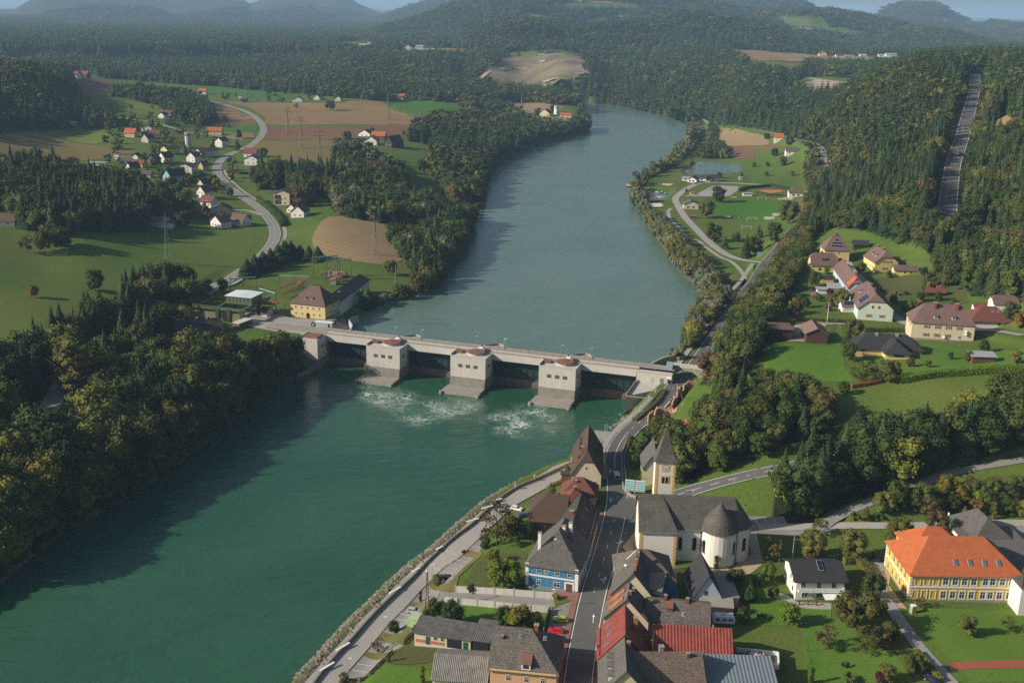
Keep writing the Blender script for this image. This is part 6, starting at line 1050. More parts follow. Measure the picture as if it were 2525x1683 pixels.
V_=[
('cream house with bright red roof and front gable at the field edge',(385,325),13,9,4.6,9,'x',-12,(0,0),PCR,RRD),('white house with flat grey gable above the red roofed one',(625,248),12,9,4.6,7,'y',-4,(0,0),PWH,RDK),('pinkish grey gabled house with dark roof behind the orchard',(600,398),11,10,4.4,8.8,'y',-30,(0,0),PLP,RDK),('house with broad brown red roof right of the pinkish gable',(720,330),13,8,3.6,7.4,'x',-3,(0,0),PLP,RRB),
('cream yellow house with wide grey gable left of the silo',(865,555),10,17,4.8,7.6,'y',-32,(0,0),PLYL,RGY),('long factory hall with grey gable roof and window strip beside the silo',(1330,588),10.5,24,4.6,7.4,'y',-33,(0,0),PCR,RGY),('tall white house with two stepped gables behind the factory hall',(1620,462),10,12,6.6,10,'y',-25,(0,0),PWH,RDK),('pale yellow house with wide orange roof by the field track',(1560,290),18,9,4.4,8.2,'x',-2,(0,0),PLYL,RRD),
('little square white tower with flat roof on the stubble edge',(212,632),4.2,4.2,6.0,6.4,'x',-5,(1,1),PWH,RDK),('small white house with dark gable behind the long grey shed',(462,652),8,8,4,7,'y',-10,(0,0),PWH,RDK),('long low grey roofed shed near the square tower',(320,692),13,7,2.8,4.8,'x',0,(0,0),PLP,RGY),('yellow house with pale red roof in the lower village',(490,742),12,9,3.6,6.4,'x',-14,(0,0),plaster('plaster_mustard',(.55,.36,.08)),RRB),
('white house with steep dark roof at the wood edge',(375,818),9,10,4.4,9,'y',-38,(0,0),PWH,RDK),('brown timber gabled house in the village middle',(680,690),10,10,4,8.4,'y',-20,(0,0),WOOD,RGY),('light grey house with dark gable and balcony beside the timber house',(830,672),10,11,5,9.4,'y',-35,(0,0),PWH,RDK),('white gabled house with brown roof above the ochre cottage',(1235,672),11,10,5.4,9.6,'y',-25,(0,0),PWH,RBR),
('small ochre cottage with steep grey roof near the road bend',(1372,768),6.5,8,3.6,7.4,'y',-30,(0,0),plaster('plaster_ochre',(.45,.36,.16)),RGY),('wide white chalet with broad low grey gable in the village middle',(1140,818),16,11,5.0,8.2,'y',-8,(0,0),PWH,RGY),('turquoise house with long dark brown gable roof above the wood',(905,940),10.5,16,5.2,10.4,'y',-32,(0,0),PLT,RDK),('grey shed with pale roof at the wood edge below the village',(620,882),8,7,3,5.4,'x',-6,(0,0),PLP,RGY),
('small cream house with steep dark roof above the brown gabled one',(1365,1020),7.5,8,3.4,7.4,'y',-28,(0,0),PCR,RDK),('white house with brown gable roof in the lower village gardens',(1370,1165),9.5,11,5.4,10,'y',-28,(0,0),PWH,RBR),('house with orange red roof half hidden behind a birch',(1440,1290),12,9,4.4,8.4,'x',-25,(0,0),PWH,RRB),('dark red barn beside the gravel lane under the wood',(1045,1262),7,8,3.6,6.4,'x',5,(0,0),plaster('barn_red',(.12,.03,.03)),RRB),
('big pinkish house with dark blue grey roof and balcony near the road',(1655,1435),15,13,6.6,9.8,'y',12,(.3,.3),PLP,RDK),('long white bungalow with grey hipped roof on the meadow edge',(775,1565),22,10,3.6,6.4,'x',0,(1,1),PWH,RGY),('white house with dark brown gable roof at the lower village end',(1580,1568),13,10,4.2,8.6,'y',-38,(0,0),PWH,RBR),('white house with dark brown roof, rightmost of the lower pair',(1860,1545),13,10,3.8,7.8,'x',-30,(0,0),PWH,RBR)]
for lb,b,w,d,he,hr,ax,rot,cut,wl,rf in V_:
 s_=.88;h=HB('village_house' if 'shed' not in lb and 'barn' not in lb else 'village_shed',lb,f1('M',*b),w*s_,d*s_,he*.95,hr*.95,ax,rot,cut,wl,rf,.6,'house' if 'shed' not in lb and 'barn' not in lb else 'shed',group=None)
 if 'shed' not in lb:
  n=2 if w<12 else 3;ts=[(-.5+k/(n-1))for k in range(n)];h.win('f',ts,1.0,1.2,1.2)
  if he>4.3:h.win('f',[t*.8 for t in ts],3.6,1.1,1.2)
  if w<20 and 'tower' not in lb:h.win('r',(-.4,.3),1.0,1.1,1.2);h.chim((.15,.5),w=.7,h=.7)
L_=[('red brown roofed house right of the road bend',(1705,1075),12,9,4.4,8.4,'x',-8,(0,0),PWH,RRB),('white two storey house with grey gable below the red brown roof',(1712,1128),12,9,6,9,'y',-8,(0,0),PWH,RGY),('white house with wide pale grey gable, lowest of the three by the road',(1760,1192),15,10,4.6,7.8,'y',-6,(0,0),PWH,RGY),('grey roofed garden pavilion with green surround',(1885,1155),8,6,2.4,4,'x',-4,(1,1),PWH,RDK),
('house with tall dark brown roof behind the orange roofed one',(1992,1148),13,11,4,9.8,'x',-12,(.4,.4),PWH,RBR),('house with bright orange hipped roof beside the stubble field',(2040,1203),14,11,4.2,8.6,'x',-10,(1,1),PWH,RRD),('tall cream house with shallow grey gable and recessed balconies',(1925,1400),12,11,9.0,11.4,'y',-6,(0,0),PCR,RGY),('small white house behind the half timbered gable',(1985,1452),7,7,3.6,6.6,'y',-20,(0,0),PWH,RGY),('half timbered house with orange verge under the tall cream house',(2030,1485),10,10,4.4,8.6,'y',-14,(0,0),PWH,RBR),
('white house with brown roof cut by the left picture edge',(25,1545),13,9,3.6,7,'x',10,(.3,.3),PWH,RBR),('flat roofed white building at the upper wood edge',(660,1132),14,7,2.6,2.9,'x',-2,(1,1),PWH,TIN),('red roofed farmhouse by the far green field',(1378,642),12,9,4.4,8.4,'x',-4,(0,0),PWH,RRD),('white house with blue grey roof beyond the field hedge',(1655,670),12,8,4,7,'x',0,(0,0),PWH,RGY),('dark gabled house at the end of the far hedge',(2030,697),14,9,4,8.4,'y',0,(0,0),PWH,RDK),
('tiny white gabled house at the far field edge',(2160,682),9,8,4,8,'y',-10,(0,0),PWH,RBR),('small pale house with brown roof right of the tiny white one',(2306,690),9,8,4,7.5,'y',-10,(0,0),PCR,RRB),('leftmost dark red roofed farm building on the left hill',(400,515),12,9,4,8,'x',-8,(0,0),WOOD,RRB),('white gabled farmhouse with dark red roof on the left hill',(495,528),15,10,4,9,'x',-18,(0,0),PWH,RRB),('rightmost dark roofed farm barn on the left hill',(570,525),13,9,4,9,'x',-25,(0,0),DARKW,RRB),
('long pale blue hall between the knoll trees',(1075,545),24,8,4,5.4,'x',0,(0,0),LBLUE,TIN),('red roofed house under the knoll behind the hill lane',(1140,795),9,8,4,7.4,'x',-10,(0,0),PWH,RRB),('white house with dark roof left of the red roof under the knoll',(1100,808),9,8,4,7,'y',-25,(0,0),PWH,RDK),('white shed at the foot of the left forest hill',(500,858),7,6,3,4.6,'x',20,(0,0),PWH,TIN)]
for lb,b,w,d,he,hr,ax,rot,cut,wl,rf in L_:
 h=HB('village_house',lb,f1('L',*b),w,d,he,hr,ax,rot,cut,wl,rf,.6,'house');h.win('f',(-.4,.4),1.1,1.3,1.3)
 if he>5.5:h.win('f',(.4,),4.4,1.1,1.6)
 if he>8:h.part('balcony','f',-.5,4.2,(-2.6,2.6,-.3,.05,0,1.0),WOOD);h.part('loggia','f',-.5,5.2,(-2.4,2.4,-.06,.05,0,2.4),BLACKW);h.part('loggia','f',-.5,.6,(-2.4,2.4,-.06,.05,0,3),BLACKW)
C_=[('C','white gabled farmhouse with orange roof on the green terrace',(205,988),13,11,4.4,9,'y',-10,PWH,RRD),('C','house with grey gable behind the long shed of the terrace farm',(160,935),14,9,4,8,'y',-20,PWH,RDK),('C','long grey shed left of the orange roofed farmhouse',(125,962),22,7,3,4.6,'x',-2,WOOD,RGY),('C','barn with orange roof in the middle of the terrace farm',(255,950),15,9,4,8,'x',-8,WOOD,RRD),('C','black timber barn with steep roof at the right of the terrace farm',(325,1002),11,18,5,11,'y',-35,DARKW,RDK),
('C','farmhouse with bright red roof at the edge of the far wood',(385,682),22,12,5,9,'x',0,PCR,RRD),('C','white farmhouse with dark gable on the inner river bend',(1390,795),16,12,5,10.5,'y',-25,PCR,RDK),('C','red roofed barn right of the white silo on the river bend',(1535,800),16,8,3.4,6,'x',-6,PWH,RRD),('C','leftmost white house of the far hill hamlet',(455,347),22,14,8,14,'y',0,PWH,TIN),('C','middle white house of the far hill hamlet',(530,343),30,16,9,13,'x',0,PWH,TIN),('C','rightmost grey roofed white house of the far hill hamlet',(600,343),28,14,6,10,'x',0,PWH,RDK),
('C','large dark barn above the quarry slope',(1450,372),32,14,5,11,'x',0,DARKW,RDK),('C','small dark house left of the large barn above the quarry',(1365,372),14,10,4,9,'x',0,PWH,RDK),('C','red roofed barn on the far blue hillside',(100,232),30,16,7,13,'x',0,DARKW,RRD),('C','small red roofed farm on the far blue hillside, lower one',(55,272),22,14,7,13,'x',0,PWH,RRD),('C','white farm by the pale green far meadow',(150,308),20,14,6,12,'x',0,PWH,RDK),('C','cream farm right of the pale green far meadow',(190,310),16,12,6,12,'y',0,PCR,RRB),('C','long red roof on the central hilltop',(865,18),70,26,10,20,'x',0,WOOD,RRD),
('C','red roofed farm on the hilltop beside the brown field',(1600,14),48,20,9,18,'x',0,PCR,RRD),('C','dark red farm inside the central hillside forest',(1520,108),30,16,10,24,'y',0,DARKW,RRB),('C','small orange roof in the forest right of the hilltop meadow',(1925,138),26,12,8,15,'x',0,WOOD,RRD),
('R','long red roofed farm above the hilltop pasture',(600,104),42,16,8,15,'x',0,WOOD,RRB),('R','white and red farm right of the long roof above the pasture',(665,110),30,14,7,15,'y',0,PWH,RRB),('R','brown farm at the lower edge of the hilltop pasture',(860,203),36,16,7,14,'x',0,PCR,RRB),('R','orange roofed farm under the hilltop pasture',(1135,252),26,14,8,16,'y',0,WOOD,RRD),('R','pale yellow barn with arched gable on the plateau field edge',(972,390),18,12,7,13,'y',0,PLY,RBR),('R','grey roofed house right of the yellow plateau barn',(1090,393),20,10,4,8,'x',0,PWH,RDK),('R','low blue grey hall on the plateau',(1155,392),22,10,4,5,'x',0,LBLUE,TIN),
('R','white two storey house on the plateau',(1208,380),14,10,8,11,'x',0,PWH,RDK),('R','small pale house behind the plateau trees',(1250,392),16,10,4,7,'x',0,PWH,TIN),('R','white hall on the plateau, left of the rightmost one',(1375,392),14,10,5,7,'x',0,PWH,TIN),('R','rightmost long white hall on the plateau field',(1442,392),26,12,6,9,'x',0,PWH,TIN),('R','orange roofed white cottage by the hay field',(668,972),10,9,5,9,'x',-10,PWH,RRD),('R','grey roofed cottage among trees under the forest slope',(760,1062),13,9,4,7.4,'x',-6,PWH,RGY),
('R','white hilltop church on the distant conical hill',(1625,8),70,30,26,40,'x',0,PWH,RRB),('R','pale farm on the slope of the conical hill',(1790,155),50,24,12,22,'x',0,PCR,RRB)]
for F_,lb,b,w,d,he,hr,ax,rot,wl,rf in C_:
 h=HB('farm_house',lb,f1(F_,*b),w,d,he,hr,ax,rot,(0,0),wl,rf,.6,'church' if 'church' in lb else 'farmhouse')
 if w<23:h.win('f',(-.4,.4),1.2,1.4,1.4)
def silo(px,r,h,label,mat):
 e=empty('silo',P(*px),0,label,'silo');MB().lathe([(r,-1),(r,h)],22).build('shaft',mat,e);MB().lathe([(r+.15,h),(r+.15,h+.8),(r*.3,h+1.0)],22).build('cap',CONC_W,e);MB().tube((0,0,h),(0,0,h+6),.1).build('antenna',TIN,e)
 m=MB();[m.box(r*math.cos(a)*1.02-.3,r*math.cos(a)*1.02+.3,r*math.sin(a)*1.02-.3,r*math.sin(a)*1.02+.3,h-2.2,h-1)for a in np.arange(-2.6,-.5,.42)];m.build('vent',BLACKW,e)
silo(f1('M',1203,462),3.0,13.5,'pale concrete silo tower rising in the middle of the left village',CONC);silo(f1('C',1472,780),3.4,12,'white cylindrical silo beside the farm on the river bend',WHITE)
for lb,b,w,d,he,hr,ax,rot,wl,rf in(('lakeside club building with grey roof, leftmost of three at the pond',(745,155),9,9,3,5.4,'y',-25,PWH,RDK),('club building with dark roof in the middle of the pond group',(845,135),12,8,3.2,5.6,'x',-20,PWH,RDK),('white walled club building with dark roof right at the pond jetty',(985,140),16,9,3.4,6,'x',12,PWH,RDK),('pale roofed pavilion at the left end of the pond club',(690,135),10,7,2.8,3.6,'x',-15,PWH,TIN),('sports clubhouse with grey gable and coloured glazed front by the pitch',(735,488),12,11,4.0,6.8,'y',-4,PCR,RGY),
('white clubhouse with brown roof right of the clay court',(2060,335),12,10,3.8,6.4,'x',-6,PWH,RBR),('small white kiosk at the pitch corner',(1450,325),8,4,2.6,2.9,'x',-2,PWH,TIN),('tiny cream hut beside the gravel lot',(752,308),3.6,3,2.2,2.5,'x',0,PCR,RRD),('small cream box hut on the camping lawn',(1362,118),2.8,3,2.6,2.8,'x',0,PCR,TIN),('low brown hut in front of the clubhouse tree',(762,602),4.2,3,1.8,3,'x',-10,DARKW,RBR),('small bathing hut with blue grey roof by the sand beach',(160,455),6,4,2.4,3,'x',-5,WOOD,TIN)):
 h=HB('club_house',lb,f1('F',*b),w,d,he,hr,ax,rot,(0,0),wl,rf,.6,'clubhouse' if w>8 else 'hut')
 if w>8:h.win('f',(-.4,.3),.8,2.0,1.8)
HB('boat_house','pale roofed boat house standing on the reservoir shore',f1('C',1985,1285),9,5,2.4,3.4,'x',-10,(0,0),DARKW,GRAVEL,cat='boathouse')
drape('gravel_lot',fr('F',(640,325),(800,300),(1010,195),(1120,190),(1340,205),(1330,250),(1220,328),(900,330)),LANE,.14);drape('sand_pit',fr('F',(350,190),(380,168),(515,170),(470,195)),mottled('sand',(.52,.44,.32),.12,.3,coord='World'),.15);drape('sand_beach',fr('F',(225,440),(250,418),(350,415),(392,440),(340,470),(250,468)),mottled('sand_pale',(.60,.57,.50),.12,.3,coord='World'),.15)
CLAY=mottled('clay_orange',(.48,.16,.065),.12,.2,coord='World');drape('clay_court',fr('F',(1590,262),(1640,245),(1870,250),(1905,268),(1740,292)),CLAY,.15);drape('running_track',fr('S',(1095,1412),(1699,1390),(1760,1388),(1760,1448),(1699,1450),(1145,1468)),mottled('track_red',(.30,.085,.05),.12,.4,coord='World'),.12)
SP=drape('football_pitch',fr('F',(1050,350),(1580,375),(2010,385),(1800,590),(1660,640),(1000,590),(1030,480)),furrows('pitch_stripes',(.055,.14,.018),(.065,.16,.02),8,1.2,.3),.13)
def goal(px,rz,label,s=1.0):
 e=empty('football_goal',P(*px),rz,label,'goal');t=.09;MB().tube((-3.66,0,0),(-3.66,0,2.44),t).tube((3.66,0,0),(3.66,0,2.44),t).tube((-3.66,0,2.44),(3.66,0,2.44),t).build('goal_frame',WHITE,e);n=MB();[n.tube((x,0,2.44),(x,1.5*s,0),.03)for x in np.linspace(-3.66,3.66,8)];n.build('net',TIN,e)
goal(f1('F',1505,632),-.04,'near white goal of the football pitch',-1);goal(f1('F',1630,375),-.04,'far white goal of the football pitch',1);goal(f1('F',1438,742),-.04,'small spare goal on the lawn before the pitch',-1)
for i,(x,y,w,c)in enumerate(((1190,590,7,WHITE),(1310,600,5,WHITE),(1725,620,8,WHITE),(1815,575,6.5,WHITE),(1275,345,5,YEL),(1790,370,4,CLAY),(1870,368,5,WHITE),(1960,375,8,WHITE))):
 boxthing('advertising_board',['white board left behind the near goal','second white board behind the near goal','large white board right of the near goal','raised white board at the right pitch side','yellow board at the far pitch edge','orange board at the far right pitch end','white board next to the orange one','rightmost long white board at the far pitch end'][i]+' of the football ground','board',c,px=f1('F',x,y),size=(w,.12,1.1 if i not in(2,3,7)else 2.2))
for i,(x,y,c)in enumerate(((205,285,RED),(225,325,RED),(300,340,RED),(340,335,WHITE),(385,330,WHITE),(420,300,plain('boat_blue',(.05,.16,.40),.4)),(365,280,DARKW),(235,265,DARKW),(305,270,WHITE))):
 p=atz(*f1('F',x,y),UPZ+.35);e=empty('small_boat',p,i*.7,['red rowing boat at the marina entrance','second red boat in the marina','lowest red boat in the marina','white motor boat in the marina middle','white boat beside the blue one','blue covered boat at the marina right side','dark boat at the upper marina edge','dark boat in the marina upper left corner','small white boat at the upper marina edge'][i],'boat');m=MB();m.add([(-2.4,0,.5),(-1.2,-.85,.5),(2.0,-.8,.5),(2.0,.8,.5),(-1.2,.85,.5),(-1.9,0,-.1),(-1.0,-.5,-.1),(1.9,-.5,-.1),(1.9,.5,-.1),(-1.0,.5,-.1)],[(0,1,2,3,4),(0,5,6,1),(1,6,7,2),(2,7,8,3),(3,8,9,4),(4,9,5,0)]);m.build('hull',c,e);MB().box(-.5,.9,-.5,.5,.5,.9).build('cabin',WHITE if c!=WHITE else GLASS,e)
e=empty('jetty',P(*f1('R',300,1182)),-.05,'long dark wooden jetty in the pond','jetty');MB().box(-16,12,-.9,.9,.9,1.15).build('plank_deck',DARKW,e);pm=MB();[pm.tube((x,0,-1),(x,0,1),.12)for x in range(-15,12,4)];pm.build('pile',DARKW,e)
e=empty('digger_raft',P(*f1('R',110,1160)),.3,'yellow raft with little mast on the pond','raft');MB().box(-3,3,-1.5,1.5,1.0,1.4).build('deck',DARKW,e);MB().tube((0,0,1.4),(0,0,4),.1).box(-.2,2.4,-.3,.3,3.6,4.4).build('slide',YEL,e)
h=HB('white_building','plain white building cut off by the right picture edge beside the school',f1('S',1778,1050),9,12,8,9,'x',0,(1,1),PWH,RGY,.2,'building')
def pylon(px,H,label,w=5.0):
 p=P(*px);e=empty('power_pylon',p,.35,label,'pylon');st=MATS.get('pylon_steel')or plain('pylon_steel',(.13,.15,.13),.6);m=MB();t=max(.14,math.hypot(p.x,p.y)/5500);b=w/2
 def cx2(z):return b*(1-.82*min(z/(H*.8),1))if z<H*.8 else b*.18*(1-(z-H*.8)/(H*.2))+.05
 zs=[0,H*.2,H*.36,H*.5,H*.62,H*.72,H*.8,H]
 for z0,z1 in zip(zs[:-1],zs[1:]):
  a,c=cx2(z0),cx2(z1)
  for sx,sy in((-1,-1),(1,-1),(1,1),(-1,1)):m.tube((sx*a,sy*a,z0),(sx*c,sy*c,z1),t*.8,n=3,cap=False)
  for k in range(4):
   q=[(-1,-1),(1,-1),(1,1),(-1,1)];s0,s1=q[k],q[(k+1)%4];m.tube((s0[0]*a,s0[1]*a,z0),(s1[0]*c,s1[1]*c,z1),t*.5,n=3,cap=False);m.tube((s1[0]*a,s1[1]*a,z0),(s0[0]*c,s0[1]*c,z1),t*.5,n=3,cap=False)
 m.build('mast',st,e);ar=MB()
 for z,l in((H*.80,H*.15),(H*.90,H*.11)):
  ar.tube((-l,0,z),(l,0,z),t*.7,n=4);ar.tube((-l,0,z),(0,0,z+H*.03),t*.5,n=3);ar.tube((l,0,z),(0,0,z+H*.03),t*.5,n=3)
 ar.build('crossarm',st,e)
for px,H,lb in((f1('L',1965,908),30,'lattice pylon in the brown field, leftmost of three beyond the road'),(f1('L',2058,1012),34,'lattice pylon at the red soil field edge, middle of three'),(f1('L',2185,1165),38,'lattice pylon in the stubble field, nearest of three beyond the road'),(f1('C',327,820),34,'lattice pylon standing left of the bright green field'),(f1('C',1237,768),30,'lattice pylon in the ochre field by the river bend'),((925,628),27,'lattice pylon in the middle of the wheat field'),((416,648),30,'tall lattice pylon on the left meadow above the bushes'),((977,702),12,'small lattice mast on the lawn right of the substation'),(f1('R',2312,935),20,'lattice pylon in the ochre field beside the hill road')):pylon(px,H,lb,H*.13)
# CARS
def car_mesh():
 m=MB();pr=[(-2.1,.35),(2.05,.35),(2.12,.75),(1.95,.98),(1.0,1.05),(-1.95,1.05),(-2.12,.8)];n=len(pr);W_=.86
 m.add([(x,-W_,z)for x,z in pr]+[(x,W_,z)for x,z in pr],[tuple(range(n)),tuple(range(n,2*n))[::-1]]+[(i,i+n,(i+1)%n+n,(i+1)%n)for i in range(n)])
 g=MB();g.add([(-1.85,-.8,1.04),(.95,-.8,1.04),(.3,-.66,1.44),(-1.45,-.66,1.44),(-1.85,.8,1.04),(.95,.8,1.04),(.3,.66,1.44),(-1.45,.66,1.44)],[(0,1,2,3),(5,4,7,6),(1,5,6,2),(4,0,3,7)])
 r=MB();r.add([(-1.5,-.68,1.43),(.34,-.68,1.43),(.34,.68,1.43),(-1.5,.68,1.43),(-1.35,-.58,1.50),(.15,-.58,1.50),(.15,.58,1.50),(-1.35,.58,1.50)],[(0,1,5,4),(1,2,6,5),(2,3,7,6),(3,0,4,7),(4,5,6,7)]);[r.add([(x0,y*.81,1.04),(x0+.1,y*.81,1.04),(x1+.1,y*.68,1.44),(x1,y*.68,1.44)],[(0,1,2,3),(3,2,1,0)])for y in(-1,1)for x0,x1 in((-1.88,-1.5),(-.5,-.5),(.86,.24))]
 wh=MB().tube((0,-.1,0),(0,.1,0),.33,n=14);rim=MB().tube((0,-.12,0),(0,.12,0),.19,n=10);hl=MB().box(0,.08,-.2,.2,0,.16)
 return m,g,r,wh,rim,hl
_cm=car_mesh();_cme={}
CARM={'glass':GLASS,'tyre':plain('tyre',(.02,.02,.02),.8),'rim':TIN,'lamp':WHITE,'tail':plain('tail_lamp',(.35,.01,.01),.3)}
def car(p,rz,col,label,s=1.0,group=None,name='parked_car'):
 key=col.name
 if key not in _cme:_cme[key]=[_cm[0].mesh('body',col),_cm[1].mesh('windows',CARM['glass']),_cm[2].mesh('roof',col),_cm[3].mesh('wheel',CARM['tyre']),_cm[4].mesh('rim',CARM['rim']),_cm[5].mesh('headlight',CARM['lamp']),_cm[5].mesh('taillight',CARM['tail'])]
 b,g,r,w,ri,hl,tl=_cme[key];e=empty(name,p,rz,label,'car',group);e.scale=(s,s,s);inst('body',b,e);inst('windows',g,e);inst('roof',r,e)
 for x in(-1.3,1.32):
  for y in(-.82,.82):o=inst('wheel',w,e,(x,y,.33));inst('rim',ri,o)
 for y in(-.6,.6):inst('headlight',hl,e,(2.02,y,.72));inst('taillight',tl,e,(-2.14,y,.78))
def paint(n,c):t=NT(n);t.col(c);t.rough(.25);t.b.inputs['Specular IOR Level'].default_value=.5;t.b.inputs['Coat Weight'].default_value=.4;return t.m
CG,CR_,CB,CS,CWt,CBl=paint('car_lime',(.38,.50,.03)),paint('car_red',(.55,.015,.02)),paint('car_navy',(.015,.02,.045)),paint('car_silver',(.42,.43,.46)),paint('car_white',(.72,.72,.72)),paint('car_blue',(.03,.06,.16))
for k,a,rz,c,lb in(('T',(565,818),2.95,CG,'lime green car parked in the bay beside the main street, uppermost of three'),('T',(515,938),2.95,CR_,'red car parked between the lime green and the half hidden car'),('T',(535,1030),2.95,CR_,'red car parked lowest of the street bay, half hidden by the slate roof'),('A',(1525,362),-.18+3.14,CB,'dark navy van-like car parked on the river parking by a small tree'),('A',(1205,700),-.2,CS,'silver hatchback parked by the pale green transformer kiosk'),('B',(530,885),-.5,CWt,'white car parked behind the bare branched tree'),('B',(610,960),.3,CBl,'blue car half hidden left of the barn'),
('S',(563,618),1.5,CB,'dark car with roof bars standing on the sandy yard left of the school'),('M',(890,678),.1,CWt,'white car in front of the grey balcony house in the village'),('M',(965,552),.3,CBl,'dark car by the cream yellow village house'),('M',(865,1045),-.4,CWt,'white car, left of two under the turquoise house'),('M',(930,1045),.6,CWt,'white car, right of two under the turquoise house'),('F',(795,172),.3,CR_,'red car parked before the pond club'),('F',(832,158),.3,CWt,'white car parked before the pond club'),('F',(955,148),0,CWt,'white car parked at the white walled club building'),('L',(1618,741),-.6,CR_,'small red car driving on the far country road'),('R',(970,1035),-1.2,CB,'dark car on the road under the forest slope'),('S',(990,1562),2.0,CB,'dark car at the bottom edge behind the school path hedge')):
 car(P(*f1(k,*a)),rz,c,lb)
p=P(*f1('B',1583,545));e=empty('pickup_van',p,math.pi/2+.05,'pale camper pickup driving up the main street beside the church','van');m=MB();m.box(-2.6,1.2,-.95,.95,.5,2.1);m.build('cargo_box',plain('van_pale',(.55,.55,.52),.4),e);MB().add([(1.2,-.9,.5),(2.7,-.9,.5),(2.75,-.9,1.1),(1.9,-.85,1.2),(1.5,-.8,1.9),(1.2,-.8,1.95),(1.2,.9,.5),(2.7,.9,.5),(2.75,.9,1.1),(1.9,.85,1.2),(1.5,.8,1.9),(1.2,.8,1.95)],[(0,1,2,3,4,5),(11,10,9,8,7,6),(1,7,8,2),(2,8,9,3),(3,9,10,4),(4,10,11,5)]).build('cab',CARM['rim'],e);MB().box(-2.66,-2.58,-.8,.8,.9,1.9).build('rear_window',GLASS,e);MB().add([(1.93,-.75,1.24),(1.93,.75,1.24),(1.56,.7,1.85),(1.56,-.7,1.85)],[(0,1,2,3)]).build('windscreen',GLASS,e)
for x in(-1.6,1.9):
 for y in(-.9,.9):MB().tube((x,y-.1,.35),(x,y+.1,.35),.36,n=12).build('wheel',BLACKW,e)
p=P(*f1('R',1880,1065));e=empty('truck',p,1.35,'white lorry driving on the straight hill road through the forest','truck');MB().box(-7,3,-1.3,1.3,1.1,4).build('trailer_box',CWt,e);MB().box(3.4,5.4,-1.2,1.2,.8,3.4).build('cab',WHITE,e)
for x in(-5.5,-4.3,1,4.6):
 for y in(-1.2,1.2):MB().tube((x,y-.15,.5),(x,y+.15,.5),.5,n=10).build('wheel',BLACKW,e)
# SURFACES ROUND THE TOWN
BRICKP=mottled('brick_paving_red',(.27,.13,.10),.2,.5,coord='World');DRY=groundmat('dry_verge_grass',(.14,.13,.04),(.10,.12,.03),(.20,.16,.08),.08,.4,2.0);SAND=mottled('sandy_yard',(.42,.33,.21),.15,.2,coord='World');GARD=groundmat('garden_soil_grass',(.07,.10,.025),(.10,.085,.04),(.055,.11,.02),.06,.25,1.2)
drape('river_parking',fr('A',(1500,60),(1760,-40),(1960,-120),(1900,20),(1870,80),(1810,150),(1660,320),(1560,405),(1620,492),(2000,510),(2620,560),(2640,640),(2350,640),(1660,570),(1500,600),(1370,600),(1290,720),(1180,870),(1150,880),(1090,1040),(1060,1060),(960,1100),(880,1170),(740,1310),(640,1410),(560,1480),(200,1480),(420,1230),(600,1030),(800,800),(980,620),(1180,420),(1380,230)),AS_L,.06)
for nm,pl in(('verge_grass',((1700,125),(1745,72),(1880,88),(1870,140),(1650,340),(1560,410),(1640,310),(1810,148))),('verge_grass',((1345,400),(1420,388),(1560,405),(1660,320),(1640,400),(1620,490),(1470,482),(1370,450))),('verge_grass',((1120,640),(1190,600),(1290,592),(1370,600),(1300,740),(1280,700),(1160,640))),('verge_grass',((845,940),(890,900),(1070,905),(1130,850),(1230,865),(1090,1015),(1050,1020),(900,1000))),('verge_grass',((690,1140),(740,1103),(920,1110),(880,1175),(750,1172))),('verge_grass',((430,1400),(520,1368),(650,1378),(600,1430),(430,1450)))):drape(nm,fr('A',*pl),DRY,.16,smoothn=2)
drape('garden_lawn',fr('A',(1300,740),(1500,600),(1660,590),(2090,655),(2420,660),(2353,860),(1800,850),(1300,830)),MOWN,.1);drape('garden_lawn',fr('A',(900,1220),(1180,1260),(1350,1300),(1400,1416),(620,1480),(700,1400)),MOWN,.1);drape('bare_yard',fr('A',(1200,1000),(1400,1040),(1620,1060),(1380,1200),(1100,1230),(920,1210),(1060,1060)),GARD,.12,smoothn=2);drape('garden_plot',fr('A',(1690,415),(1900,130),(2100,90),(2350,100),(2330,440),(1900,430)),GARD,.1)
drape('inn_forecourt',fr('T',(500,495),(800,500),(770,585),(700,600),(520,592)),BRICKP,.12);drape('street_parking',fr('T',(470,700),(600,640),(730,600),(740,700),(690,850),(650,1060),(400,1060)),AS_L,.1);ribbon('sidewalk',ROADS['town'],1.7,BRICKP,.13,-4.7,.70,1.0,ROADZ['town']);ribbon('sidewalk',ROADS['town'],1.5,BRICKP,.13,4.6,.80,1.0,ROADZ['town']);ribbon('sidewalk',ROADS['town'],2.2,LANE,.13,-5.0,.40,.62,ROADZ['town']);ribbon('sidewalk',ROADS['town'],2.4,LANE,.13,-7.6,.10,.36,ROADZ['town'])
drape('churchyard_paving',fr('K',(150,720),(290,540),(300,900),(900,960),(1300,945),(1500,800),(1480,560),(1560,560),(1640,890),(1500,1000),(1240,1100),(1180,960),(860,990),(720,990),(740,1330),(930,1335),(890,1240),(700,1340)),SAND,.09);drape('church_parking',fr('K',(1460,395),(1850,398),(1910,500),(2353,545),(2353,590),(1500,570)),AS_L,.12);drape('school_yard',fr('S',(470,650),(690,640),(660,820),(800,1000),(720,990),(620,840),(560,740)),SAND,.1);drape('forecourt',fr('S',(1150,300),(1699,320),(1699,470),(1600,470),(1480,340)),AS_L,.1)
